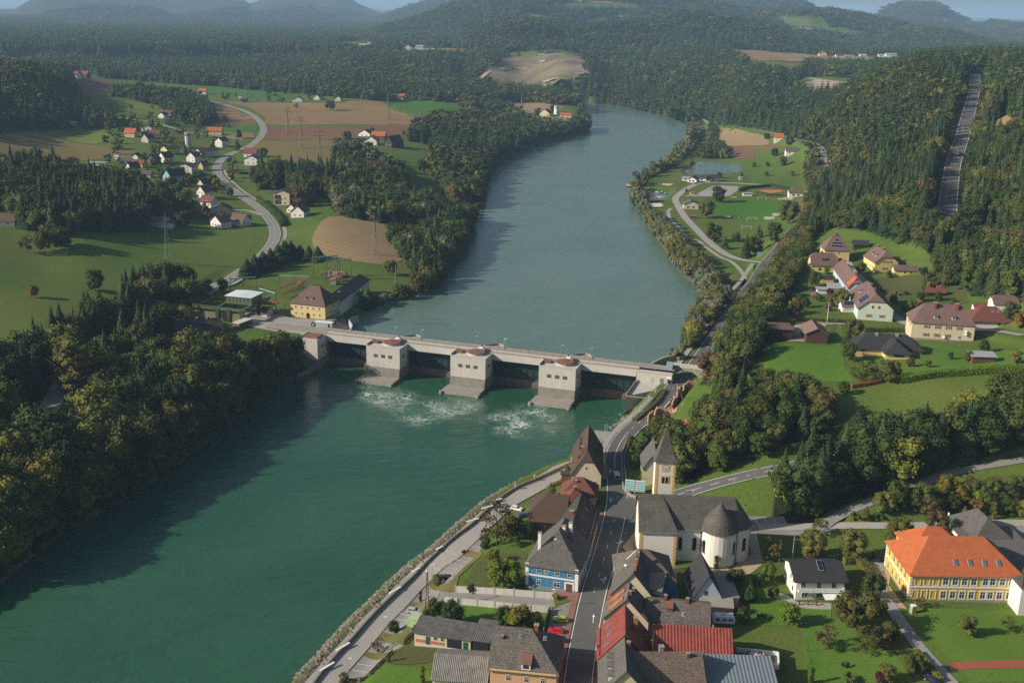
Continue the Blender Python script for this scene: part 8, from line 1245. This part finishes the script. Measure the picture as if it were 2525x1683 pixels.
# SINGLE TREES AND BUSHES
random.seed(11)
TL=[('B',320,1255,14,'sparse','brown','large half bare browning tree behind the barn'),('A',2110,440,9,'wide','fresh','bright green leafy tree before the blue inn garden'),('A',2000,200,5,'round','yellow','yellow orange shrub like tree above the bright green one'),('B',900,740,3.6,'round','olive','olive bush between the barn and the tan fence'),('B',1090,540,4.2,'round','mid','green bush left of the steep brown house'),('B',640,1200,6,'round','dark','dark green bush under the open loft of the barn'),('B',520,1190,7,'round','olive','olive tree right of the half bare tree'),('B',190,1290,4.4,'round','dark','dark bush at the corner of the promenade parking'),
('A',1440,430,3.8,'round','olive','little tree with pinkish leaves in front of the navy car'),('A',1268,590,3.8,'column','purple','slim purple leaved tree at the lane mouth'),('A',1000,905,3.8,'round','dark','small dark green tree on the round grass island'),('A',840,1105,4.4,'sparse','brown','thin nearly bare sapling on the small grass island'),('A',1590,830,7,'round','dark','large dark bush behind the long shed roof'),('A',1350,830,4.5,'round','mid','green bush right of the transformer kiosk'),('A',1410,720,4.8,'round','mid','green tree beside the dark wooden fence'),('A',2130,850,6,'round','dark','grey green tree at the middle of the walled lawn'),('A',2270,890,7.5,'round','yellow','yellowing tree beside the slate roof on the walled lawn'),('T',280,900,5,'round','yellow','yellow green bush left of the red cars'),('A',1290,1420,5,'column','mid','narrow green tree left of the corrugated workshop'),('A',1780,500,2.8,'round','dark','dark creeper bush growing over the pale wall'),('A',940,1200,3.0,'column','mid','small climbing bush on the wooden fence'),('A',480,1420,3,'round','olive','olive bush by the lowest litter bin'),
('K',1132,950,4.6,'column','dark','slim dark cypress in front of the church chapel'),('K',1340,1150,6,'round','dark','dark bushy tree right of the flat roof annex'),('K',1580,1120,4.2,'round','mid','round trimmed bush, left of the pair under the church'),('K',1680,1080,5.6,'round','mid','large round trimmed bush, right of the pair under the church'),('K',1490,1300,6.5,'cone','mid','green tree at the villa path'),('K',1733,1260,3.6,'round','olive','little ball tree in a round bed left of the villa'),('K',1900,1540,6.5,'round','fresh','light yellow green tree on the villa lawn'),('K',1420,1520,4.5,'round','dark','dark bush right of the caravan'),('K',1380,1420,3,'round','purple','reddish bush beside the caravan'),('K',1710,860,7.5,'sparse','brown','thin brownish tree over the memorial garden'),('K',2140,850,8.5,'round','olive','olive tree left behind the villa roof'),('K',2230,600,6,'sparse','olive','thin olive tree beside the lane behind the villa'),
('S',65,620,9,'round','olive','olive brown tree right behind the villa'),('S',380,620,9,'round','olive','spreading olive tree at the sandy yard'),('S',740,540,9.5,'round','olive','olive tree left of the rear school wing'),('S',1020,440,8,'round','brown','browning tree at the lane before the gym hall'),('S',410,1160,11,'wide','olive','huge round dark olive chestnut below the white villa'),('S',530,930,7.5,'round','dark','dark tree between villa and school path'),('S',600,1050,4,'round','yellow','yellow green bush beside the school path'),('S',680,1240,6,'round','mid','light green tree left of the school path'),('S',175,1310,7,'sparse','brown','half bare brown tree on the lower villa lawn'),('S',480,1340,7.5,'sparse','olive','leaning half bare tree on the lower lawn'),('S',590,1300,6,'round','brown','browning bush behind the leaning tree'),('S',1260,1200,5.5,'round','olive','round olive tree on the school lawn'),('S',1570,1170,4.5,'sparse','olive','thin tree on the school lawn, right one'),('S',900,990,3.6,'sparse','brown','thin reddish shrub at the school facade'),('S',65,1568,4.5,'column','dark','slim dark conifer at the bottom lawn edge'),('S',350,1560,3.2,'bush','mid','round green bush on the bottom lawn'),('S',325,1440,1.8,'bush','dark','small topiary on the bottom lawn'),('S',640,1560,5,'round','olive','dusty olive bush at the bottom edge'),('S',850,1500,5.5,'round','dark','dark bush left of the yellowish hedge'),('S',590,1568,3,'round','purple','purple bush at the bottom edge'),
('K',2080,390,10,'round','dark','tall dark purple green tree at the parking edge'),('K',1960,380,9,'round','fresh','lighter green tree at the front of the big tree group'),('K',1990,300,16,'wide','dark','largest dark broadleaf tree of the group right of the church'),('K',2190,385,7,'cone','yellow','yellow green conical tree in front of the purple one'),('S',720,250,6.5,'round','mid','green orchard tree on the garden slope, upper left'),('S',850,250,5.5,'round','mid','round orchard tree on the garden slope, second'),('S',1010,240,5,'round','mid','round orchard tree on the garden slope, third'),('S',1150,250,5.5,'round','dark','dark orchard tree on the garden slope, fourth'),('S',1340,215,5.5,'round','fresh','bright yellow green tree on the upper garden slope'),('S',1365,90,3.2,'bush','pink','purple pink flowering bush on the garden slope'),('S',890,130,5,'cone','mid','green conical tree by the upper garden lane'),('S',1000,130,4,'bush','fresh','yellow green bush by the upper garden lane'),('S',480,320,5,'cone','olive','olive conical bush at the lane garden'),('S',575,315,3,'bush','mid','round bush at the lane garden'),('S',400,310,3,'bush','mid','low green bush at the lane fork'),('S',1240,280,3.4,'cone','yellow','small yellow conifer above the gym hall'),('S',1465,310,6,'column','yellow','yellowish column tree behind the gym hall'),('S',1600,200,7,'round','dark','dark tree at the right edge of the garden slope'),
('LB',650,460,11,'round','dark','large dark oak alone on the left meadow'),('LB',235,505,6,'round','orange','small orange tree on the left meadow'),('LB',185,200,10,'sparse','olive','thin tree at the left end of the meadow group'),('LB',305,195,12,'round','olive','olive tree second in the meadow group'),('LB',360,150,12,'round','dark','dark tree in the middle of the meadow group'),('LB',415,175,12,'round','dark','dark tree fourth in the meadow group'),('LB',450,155,11,'round','dark','rightmost dark tree of the meadow group'),('LB',1090,470,13,'wide','dark','massive dark tree crown under the tall meadow pylon'),('LB',900,480,9,'round','olive','olive bush mass left under the meadow pylon'),('LB',720,640,8,'round','yellow','yellow tinged tree below the lone oak'),('LB',1265,710,11,'round','yellow','glowing yellow tree left of the crane'),('LB',455,1150,25,'column','olive','slender poplar, tallest left one by the lower road'),('LB',510,1195,26,'column','olive','slender poplar beside the tallest, by the lower road'),('LB',580,1215,22,'column','brown','browning poplar, third by the lower road'),('LB',640,1200,18,'column','brown','rightmost browning poplar by the lower road'),('LB',60,1190,14,'spruce','spruce','big dark spruce at the left edge beside the road'),('LB',220,1190,8,'round','dark','dark round bush left of the lower road'),('LB',60,1330,7,'round','dark','wide grey green bush at the left edge'),('D',850,480,9,'round','fresh','light yellow green tree beside the white annex'),('LB',1290,480,5,'cone','dark','dark tree by the road above the crane'),
('LB',1690,360,9,'spruce','spruce','spruce in the dark row above the substation, first'),('LB',1740,330,9,'spruce','spruce','spruce in the dark row above the substation, second'),('LB',1800,320,10,'spruce','spruce','spruce in the dark row above the substation, third'),('LB',1850,300,10,'spruce','spruce','spruce in the dark row above the substation, fourth'),('LB',1900,270,10,'spruce','spruce2','spruce in the dark row above the substation, fifth'),('LB',1945,250,11,'spruce','spruce','spruce in the dark row above the substation, sixth'),('LB',1990,240,10,'spruce','spruce','spruce in the dark row above the substation, seventh'),('LB',2050,245,8,'spruce','spruce','spruce at the field corner, third from the right'),('LB',2110,250,8,'spruce','spruce','spruce at the field corner, second from the right'),('LB',2170,255,8,'spruce','spruce','rightmost spruce at the field corner'),('LB',1520,460,7,'round','dark','dark bush above the crane at the road'),('LB',1420,470,7,'round','dark','dark bush by the small road bridge'),
('D',1210,410,8,'round','olive','round olive bush on the reservoir shore'),('D',1290,400,7,'round','brown','brownish bush right of the olive shore bush'),('D',1420,340,12,'wide','olive','large rounded tree on the reservoir shore'),('D',1640,240,13,'round','dark','big dark tree at the shore corner'),('D',1120,160,9,'round','olive','olive tree at the edge of the wheat field'),
('F',1425,1095,17,'spruce','spruce','big dark spruce on the lawn by the leisure road'),('F',1545,1055,12,'round','dark','dark tree right beside the big spruce'),('F',1155,990,9,'cone','mid','slender green tree left of the big spruce'),('F',1020,900,14,'round','mid','tall green tree before the football pitch'),('F',930,600,14,'round','olive','tall olive tree at the left pitch corner'),('F',1075,400,14,'round','dark','dark round tree at the far left pitch corner'),('F',1300,905,7,'round','mid','round bush between the slender tree and the spruce'),('F',1590,850,9,'cone','olive','pointed tree above the dark hut'),('F',1770,900,13,'round','mid','light tree at the right end of the training lawn'),('F',1960,680,17,'round','olive','tall olive tree right of the football pitch'),('F',675,270,4,'cone','mid','little tree at the road fork of the leisure area'),('F',1685,75,5,'round','dark','small dark tree on the camping lawn, middle'),('F',1375,80,4,'round','mid','small tree on the camping lawn, left'),('F',2010,70,5,'round','brown','small brown tree on the camping lawn, right'),('F',1095,95,6,'round','dark','dark tree right behind the pond club'),('F',1070,1500,13,'cone','olive','tall pale willow on the shore below the path fork'),('F',950,1520,10,'round','silver','silvery willow left of the tall pale one'),
('R',640,1075,9,'round','dark','round dark tree by the grey roofed cottage'),('R',695,1140,10,'round','brown','brown tree below the grey roofed cottage'),('R',585,960,8,'round','dark','dark tree left of the orange roofed cottage'),('R',740,1000,10,'round','dark','dark trees right of the orange roofed cottage'),('R',495,1150,6,'round','mid','green tree on the meadow behind the pond'),('R',590,1145,5,'round','mid','smaller green tree on the meadow behind the pond'),('R',285,1090,10,'round','silver','silver grey willow at the pond corner'),('R',70,1140,10,'cone','olive','tall tree at the left pond corner'),('R',610,345,15,'cone','mid','single tree at the edge of the plateau field'),
('L',1630,945,9,'round','dark','single dark tree in the brown field by the road'),('L',2255,755,14,'wide','dark','large round tree alone in the far brown field'),('L',2025,745,9,'sparse','olive','bare looking tree in the far brown field'),('L',1800,1075,9,'round','dark','dark round tree at the stubble field corner'),('L',1620,1030,12,'cone','brown','brown pointed tree at the road bend'),('L',1250,1550,12,'round','mid','green tree in front of the lower village lawn'),('L',1060,1480,9,'round','olive','pale olive tree at the wood edge by the gravel lane'),('L',1405,1480,11,'cone','olive','birch like tree beside the red roofed village house'),('L',1260,1420,14,'round','olive','tall olive brown tree in the village middle'),('L',940,900,13,'spruce','spruce','dark spruce group tree above the village houses'),('L',910,895,11,'spruce','spruce','second dark spruce above the village houses'),('L',1270,1060,8,'cone','dark','dark cypress in front of the silo'),('L',1300,1060,7,'cone','dark','second cypress right of the silo foot'),('L',1570,1340,7,'round','mid','green tree at the road edge of the lower village'),('L',700,870,17,'wide','olive','large round wood like tree on the green meadow'),('L',640,880,13,'round','dark','dark tree left of the large round one'),('L',740,895,10,'round','brown','brown tree right under the large round one'),('L',590,880,11,'spruce','spruce','spruce at the left of the large round tree'),('L',900,665,7,'round','olive','small tree between the two upper meadows'),
('C',215,920,8,'round','mid','tree behind the orange roofed terrace farm'),('C',45,965,11,'round','mid','green tree left of the terrace farm'),('C',430,920,5,'round','mid','small tree at the red soil field edge'),('C',305,1140,6,'round','dark','small dark tree on the green slope'),('C',355,1105,3.5,'round','mid','tiny tree on the green slope'),('C',555,1170,11,'round','dark','round dark tree at the slope wood edge'),('C',360,1320,13,'round','dark','large dark tree in the meadow hollow'),('C',640,1110,10,'round','mid','tree at the edge of the peninsula wood'),('C',1345,790,12,'round','dark','dark tree left of the river bend farm'),('C',1450,770,12,'round','dark','dark tree behind the river bend silo'),('C',1620,800,12,'round','olive','olive tree right of the river bend farm'),('C',1680,840,14,'round','dark','dark tree at the tip of the river bend'),('C',1640,760,12,'round','mid','tree behind the tip of the river bend'),
('H',1215,370,6.5,'round','brown','reddish tree on the hamlet square'),('H',985,372,4,'round','fresh','bright bush before the lemon yellow house'),('H',1085,330,5.5,'round','olive','olive tree between the two yellow houses'),('H',905,460,8,'round','mid','green tree left of the terraced row'),('H',1005,525,4,'round','purple','dark red round bush by the summer house'),('H',895,495,3,'round','purple','small dark red bush by the gazebo'),('H',1080,600,9.5,'round','olive','large olive tree in front of the terraced row'),('H',840,600,5,'round','dark','dark bush on the hamlet garden lawn'),('H',1410,400,4,'round','dark','rounded bush under the ochre shuttered house'),('H',1640,390,5,'round','dark','dark bush right of the low yellow shed'),('H',1350,490,3,'bush','brown','brownish bush by the wire fence'),('H',1460,520,3,'bush','orange','orange bush in the terraced garden'),('H',1520,515,3,'bush','olive','olive bush in the terraced garden'),('H',1645,480,3,'bush','fresh','yellow green bush left of the garden house'),('H',1750,470,2.6,'bush','pink','pink flowering bush right behind the garden house'),('H',1620,560,5,'round','dark','dark round tree behind the cream house, left'),('H',1740,555,4.5,'round','mid','green bush behind the cream house, middle'),('H',1165,820,9,'round','olive','greyish olive tree left of the bungalow'),('H',1130,960,8,'round','dark','column of dark green bush on the lawn edge'),('H',1120,880,8,'cone','mid','tall green bush above the dark column'),('H',1200,1110,8,'sparse','olive','thin birch at the lawn corner, left'),('H',1260,1100,8,'sparse','olive','thin birch at the lawn corner, middle'),('H',1415,1110,8.5,'round','olive','olive tree in front of the bungalow wing'),('H',1320,1090,9,'sparse','olive','thin pale birch before the bungalow'),('H',1550,1000,4,'round','olive','small orchard tree right of the bungalow'),('H',1670,1005,3,'round','olive','tiny orchard tree on the lower lawn, second'),('H',1825,950,3,'round','dark','small bush near the lawn path'),('H',2050,900,5,'round','dark','dark tree above the open shed'),('H',2270,980,6,'round','yellow','yellow green tree at the right lawn edge'),('H',1945,970,4.5,'round','olive','olive bush left of the open shed'),('H',2240,690,9,'round','dark','dark round tree right of the white bungalow'),('H',2300,740,7,'round','orange','orange yellow tree at the right edge'),('H',1100,1190,5,'round','dark','dark bush at the end of the orange hedge'),('H',565,800,7,'cone','mid','tall cypress at the head of the cypress row'),('H',530,870,7,'cone','mid','second cypress of the row above the road slope'),('H',495,930,7,'cone','olive','third cypress of the row above the road slope'),('H',460,985,6.5,'cone','olive','fourth cypress of the row above the road slope'),('H',430,1020,6,'cone','brown','browning fifth cypress of the row'),('H',365,1085,5.5,'cone','orange','rust coloured lowest cypress of the row'),('H',1950,1420,13,'round','yellow','glowing yellow green tree among dark trees right of the meadow'),('H',1465,1500,12,'spruce','spruce','dark spruce beside the hidden lane under the meadow'),('H',1190,1520,11,'spruce','spruce','spruce at the lower left meadow corner'),('H',1660,1510,13,'spruce','spruce2','tall spruce right of the hidden lane'),('B',1770,440,5,'round','mid','green bush below the hillside house'),('B',1880,600,5,'round','fresh','yellow green bush left of the tower foot'),('B',2250,600,5.5,'round','dark','dark bush right of the tower'),('B',1760,260,6,'round','olive','olive bush above the road bend')]
for k,x,y,h,kd,lf,lb in TL:
 p=P(*f1(k,x,y));row='spruce' in lb and('row' in lb or 'corner' in lb);tree(kd,lf,p.x,p.y,h*(1.25 if row else 1),lb,wid=2.5 if row else 1.5 if h>16 and kd=='column' else 1.0);KEEP.append((p.x,p.y,h*.25))
EXTRA=[]
def bankbushes(poly,z,n,hmin,hmax,leaves,seed):
 rg=random.Random(seed);w=[atz(x,y,z).xy for x,y in poly];c=catmull([tuple(q)for q in w],6);s=np.concatenate([[0],np.cumsum(np.linalg.norm(np.diff(c,axis=0),axis=1))])
 for _ in range(n):
  q=rg.uniform(0,s[-1]);x=np.interp(q,s,c[:,0])+rg.uniform(-5,5);y=np.interp(q,s,c[:,1])+rg.uniform(-5,5);zz=float(hz(x,y))
  if zz>z-.1:EXTRA.append((x,y,zz,rg.uniform(hmin,hmax),rg.choice(leaves),'round'))
bankbushes([(745,925),(640,985),(500,1100),(350,1210),(150,1320),(0,1440),(-100,1520)],0,520,2.5,6,['dark','dark','mid','olive'],1)
bankbushes(UPPER_PX[2:15],10,420,3,7,['dark','mid','olive','silver'],2)
bankbushes(UPPER_PX[25:38],10,520,2.5,6,['silver','olive','mid','silver'],3)
GV=[(f1('M',20,20),f1('M',1900,1000),115,'village'),(f1('L',1100,1220),f1('L',1560,1560),26,'lower village'),(f1('L',1500,640),f1('L',2340,700),26,'far hedge'),(f1('H',560,340),f1('H',1100,660),16,'hamlet'),(f1('H',1250,560),f1('H',1950,640),12,'hamlet back'),(f1('H',1650,240),f1('H',1820,470),14,'hamlet forest edge'),(f1('S',550,60),f1('S',1690,300),26,'garden slope'),(f1('L',780,740),f1('L',1400,900),22,'knoll foot'),(f1('K',1320,1200),f1('K',1480,1500),8,'caravan garden'),(f1('F',20,100),f1('F',160,450),8,'marina shore')]
for(x0,y0),(x1,y1),n,nm in GV:
 c=0;tr=0
 while c<n and tr<n*8:
  tr+=1;p=P(random.uniform(x0,x1),random.uniform(y0,y1));KA_=KEEP
  if any((p.x-a)**2+(p.y-b)**2<(r_+1.5)**2 for a,b,r_ in KEEP)or(fid_:=forest_id(np.array([p.x]),np.array([p.y]),np.array([p.z]))[0])>=0:continue
  if any(np.hypot(c_[:,0]-p.x,c_[:,1]-p.y).min()<WID[k_]/2+3 for k_,c_ in ROADS.items()):continue
  lf=random.choice(['dark','mid','mid','olive','yellow','brown']);kd=random.choice(['round','round','round','cone']);h=random.uniform(4,8.5)*(1 if 'hamlet' not in nm else.6);c+=1
  EXTRA.append((p.x,p.y,p.z,h,lf,kd));KEEP.append((p.x,p.y,h*.3))
# FORESTS
rng=np.random.default_rng(5);random.seed(5)
def spacing(D):return np.where(D<750,5.6,5.6+(D-750)*.0042)
pts=[];r=235.0
while r<8200:
 s=float(spacing(r));n=int(2*.56*r/s);a=-.56+1.12*(np.arange(n)+rng.uniform(-.5,.5,n))/n;q=r+rng.uniform(-.5,.5,n)*s;pts.append(np.stack([q*np.sin(a),q*np.cos(a)],-1));r+=s*.9
pts=np.concatenate(pts);X,Y=pts[:,0],pts[:,1];Z=hz(X,Y);fid=forest_id(X,Y,Z);k=fid>=0;X,Y,Z,fid=X[k],Y[k],Z[k],fid[k]
px,py,dep=project(X,Y,Z);k=(px>-160)&(px<PW+160)&(py<PH+200)&(py>-260);X,Y,Z,fid,px,py=[q[k]for q in(X,Y,Z,fid,px,py)]
ok=np.ones(len(X),bool)
for w_,pw in((1,lower_w),(1,upper_w),(1,pond_w)):
 sel=np.nonzero((Y<2600))[0];ok[sel]&=sdist(X[sel],Y[sel],pw)>1.5
for n,c in ROADS.items():
 sel=np.nonzero((X>c[:,0].min()-20)&(X<c[:,0].max()+20)&(Y>c[:,1].min()-20)&(Y<c[:,1].max()+20))[0]
 if len(sel):d,_=seg_near(X[sel],Y[sel],c);ok[sel]&=d>WID[n]/2+(3.2 if n!='high' else 7)
for _x,_y in((70,1000),(100,1010),(130,985),(150,950),(40,1010),(175,930),(120,1050)):_p=P(_x,_y);KEEP.append((_p.x,_p.y,9))
KA=np.array(KEEP);
for i in range(0,len(KA),40):
 near=np.nonzero(Y<1800)[0];d=np.hypot(X[near,None]-KA[None,i:i+40,0],Y[near,None]-KA[None,i:i+40,1])-KA[None,i:i+40,2];ok[near]&=(d>0).all(1)
X,Y,Z,fid,px,py=[q[ok]for q in(X,Y,Z,fid,px,py)];D=np.hypot(X,Y);N=len(X)
cf=np.array([f[1]for f in FOREST]+[0]*100)[np.minimum(fid,100)];cf=np.where(fid==100,.62,cf)+fbm(X/120,Y/120,2,31)*.9
con=rng.uniform(0,1,N)<cf;H=np.where(con,rng.uniform(14,23,N),rng.uniform(9,17,N))*(1+.25*fbm(X/60,Y/60,2,33))
H=np.where(D>900,H*1.1,H);wd=np.maximum(1.0,spacing(D)/7.5);ed=np.isin(fid,[i for i,f in enumerate(FOREST)if f[0]in('right_bank','leisure_wood')]);H=np.where(ed,H*.62,H)
ms=np.isin(fid,[i for i,f in enumerate(FOREST)if f[0]in('right_slope','meadow_wood','east_bank')]);H=np.where(ms,H*.75,H);H*=np.where(np.isin(fid,[0]),1.05,1.0)
hue=rng.uniform(0,1,N)+fbm(X/50,Y/50,2,35)*.5
def pick_leaf(i):
 if con[i]:return 'spruce' if hue[i]<.55 else 'spruce2'
 n=FOREST[fid[i]][0]if fid[i]<100 else 'far';h=hue[i]
 if n in('right_bank',):return 'silver' if h<.5 else('olive' if h<.85 else 'yellow')
 if n in('right_slope','meadow_wood'):return 'dark' if h<.25 else('olive' if h<.62 else('brown' if h<.70 else 'mid'))
 if n=='bank':return 'dark' if h<.32 else('mid' if h<.62 else('olive' if h<.84 else('yellow' if h<.99 else 'brown')))
 if n in('shore_wood',):return 'dark' if h<.4 else('mid' if h<.65 else('silver' if h<.8 else('olive' if h<.95 else 'brown')))
 if n=='church_wood':return 'dark' if h<.55 else('mid' if h<.8 else 'yellow')
 return 'dark' if h<.42 else('mid' if h<.68 else('olive' if h<1.05 else 'brown'))
size=H/D;vis=(px>0)&(px<PW)&(py<PH+120)
WHERE={'bank':'left bank wood below the dam','belt':'mixed wood above the country road','left_mid':'dark wood below the left village','left_hill':'wooded hill at the left edge','knoll':'wooded knoll by the far road',
'copse':'small copse under the left hill','peninsula':'wood on the inner reservoir bend','peninsula_back':'grove behind the river bend','shore_wood':'shore wood by the wheat field','village_wood':'wood right of the village road',
'village_east':'grove below the stubble field','right_slope':'steep wood above the main road','right_hill':'forested hill right of the river','meadow_wood':'thicket behind the church tower','church_wood':'wood behind the church lane',
'right_bank':'willow strip on the right shore','leisure_wood':'bushes beside the pond','east_bank':'trees east of the sports ground','far':'far forest'}
individual=np.zeros(N,bool)
for cc,lim in((True,200),(False,150)):
 q=np.nonzero(vis&(con==cc))[0];q=q[np.argsort(-size[q])][:lim];individual[q]=True
for i in np.nonzero(individual)[0]:
 lf=pick_leaf(i);n=FOREST[fid[i]][0]if fid[i]<100 else 'far';kd='spruce' if con[i]else('sparse' if(lf=='brown' and hue[i]>.9)else 'round')
 ad={'spruce':'dark','spruce2':'green','dark':'dark green','mid':'green','olive':'olive','yellow':'yellowing','brown':'browning','silver':'silvery'}[lf]
 same=individual&(fid==fid[i]);a=(px[same]<px[i]).mean();b=(py[same]<py[i]).mean();a,b=('left' if a<.33 else 'middle' if a<.67 else 'right'),('far' if b<.33 else 'central' if b<.67 else 'near');tl='tall ' if H[i]>np.median(H[same])else 'low '
 lab=f"{tl}{ad} {'conifer' if con[i] else 'broadleaf tree'}, {b} {a} part of the {WHERE[n]}";tree(kd,lf,float(X[i]),float(Y[i]),float(H[i]),lab,lab,float(Z[i]),1.0 if con[i]else 1.05)
kinds=[('round%d'%i,l)for i in range(4)for l in('dark','mid','olive','yellow','brown','silver')]+[('spruce%d'%i,l)for i in range(3)for l in('spruce','spruce2')]+[('lround%d'%i,l)for i in range(3)for l in('dark','mid','olive','yellow','brown','silver')]+[('lspruce%d'%i,l)for i in range(2)for l in('spruce','spruce2')]
pc=bpy.data.collections.new('tree_kinds');kid={}
for i,(s,l)in enumerate(kinds):
 o=bpy.data.objects.new('tree_kind_%03d'%i,SH[s]);pc.objects.link(o);o.material_slots[0].link='OBJECT';o.material_slots[0].material=LEAF[l];kid[(s,l)]=i
def scatter_group():
 g=bpy.data.node_groups.new('forest_points','GeometryNodeTree');g.interface.new_socket('Geometry',in_out='INPUT',socket_type='NodeSocketGeometry');g.interface.new_socket('Geometry',in_out='OUTPUT',socket_type='NodeSocketGeometry')
 n=g.nodes;L=g.links.new;gi=n.new('NodeGroupInput');go=n.new('NodeGroupOutput');ip=n.new('GeometryNodeInstanceOnPoints');ci=n.new('GeometryNodeCollectionInfo');ci.inputs['Collection'].default_value=pc
 ci.inputs['Separate Children'].default_value=True;ci.inputs['Reset Children'].default_value=True;ip.inputs['Pick Instance'].default_value=True
 def na_(nm,ty):q=n.new('GeometryNodeInputNamedAttribute');q.data_type=ty;q.inputs['Name'].default_value=nm;return q.outputs[0]
 L(gi.outputs[0],ip.inputs['Points']);L(ci.outputs[0],ip.inputs['Instance']);L(na_('kind','INT'),ip.inputs['Instance Index']);L(na_('rot','FLOAT_VECTOR'),ip.inputs['Rotation']);L(na_('size','FLOAT_VECTOR'),ip.inputs['Scale']);L(ip.outputs[0],go.inputs[0]);return g
GN=scatter_group()
def forest_object(name,idx,label):
 if len(idx)==0:return
 me=bpy.data.meshes.new(name);me.vertices.add(len(idx));me.vertices.foreach_set('co',np.stack([X[idx],Y[idx],Z[idx]-.3],-1).reshape(-1).astype(np.float32))
 kk=np.empty(len(idx),np.int32)
 for a,i in enumerate(idx):
  far=D[i]>950;b=('lspruce%d'%(i%2)if far else 'spruce%d'%(i%3))if con[i]else('lround%d'%(i%3)if far else 'round%d'%(i%4));kk[a]=kid[(b,pick_leaf(i))]
 me.attributes.new('kind','INT','POINT').data.foreach_set('value',kk)
 rot=np.stack([rng.normal(0,.03,len(idx)),rng.normal(0,.03,len(idx)),rng.uniform(0,6.28,len(idx))],-1).astype(np.float32);me.attributes.new('rot','FLOAT_VECTOR','POINT').data.foreach_set('vector',rot.ravel())
 w=H[idx]*wd[idx]*np.where(con[idx],1.0,1.05);me.attributes.new('size','FLOAT_VECTOR','POINT').data.foreach_set('vector',np.stack([w,w,H[idx]],-1).ravel().astype(np.float32))
 o=link(bpy.data.objects.new(name,me));md=o.modifiers.new('trees','NODES');md.node_group=GN;tag(o,label,kind='stuff')
for i,f in enumerate(FOREST):forest_object('forest',np.nonzero((fid==i)&~individual)[0],'remaining trees of the '+WHERE[f[0]])
forest_object('forest',np.nonzero((fid==100)&(D<2600)&~individual)[0],'mixed forest round the fields and hills beyond the reservoir');forest_object('forest',np.nonzero((fid==100)&(D>=2600)&~individual)[0],'distant forest covering the blue hills')
ex=np.array([(e[0],e[1],e[2],e[3])for e in EXTRA]);X,Y,Z,H=ex.T;D=np.hypot(X,Y);con=np.zeros(len(X),bool);wd=np.ones(len(X));fid=np.zeros(len(X),int);_lf=[e[4]for e in EXTRA]
pick_leaf=lambda i:_lf[i]
forest_object('garden_trees',np.arange(len(X)),'small garden and hedgerow trees among the houses of the villages')
print('TREES',N,individual.sum())
# HAZE
t=bpy.data.materials.new('haze_air');t.use_nodes=True;q=t.node_tree;q.nodes.remove(q.nodes['Principled BSDF'])
pv=q.nodes.new('ShaderNodeVolumePrincipled');pv.inputs['Color'].default_value=(.45,.70,1.0,1);pv.inputs['Density'].default_value=.000075;pv.inputs['Anisotropy'].default_value=0
q.links.new(pv.outputs[0],q.nodes['Material Output'].inputs['Volume'])
hb=MB().box(-31000,31000,-3000,30500,-8,float(max(GZ.max()+60,260))).build('haze',t);tag(hb,kind='stuff',label='thin blue air haze over the whole valley')
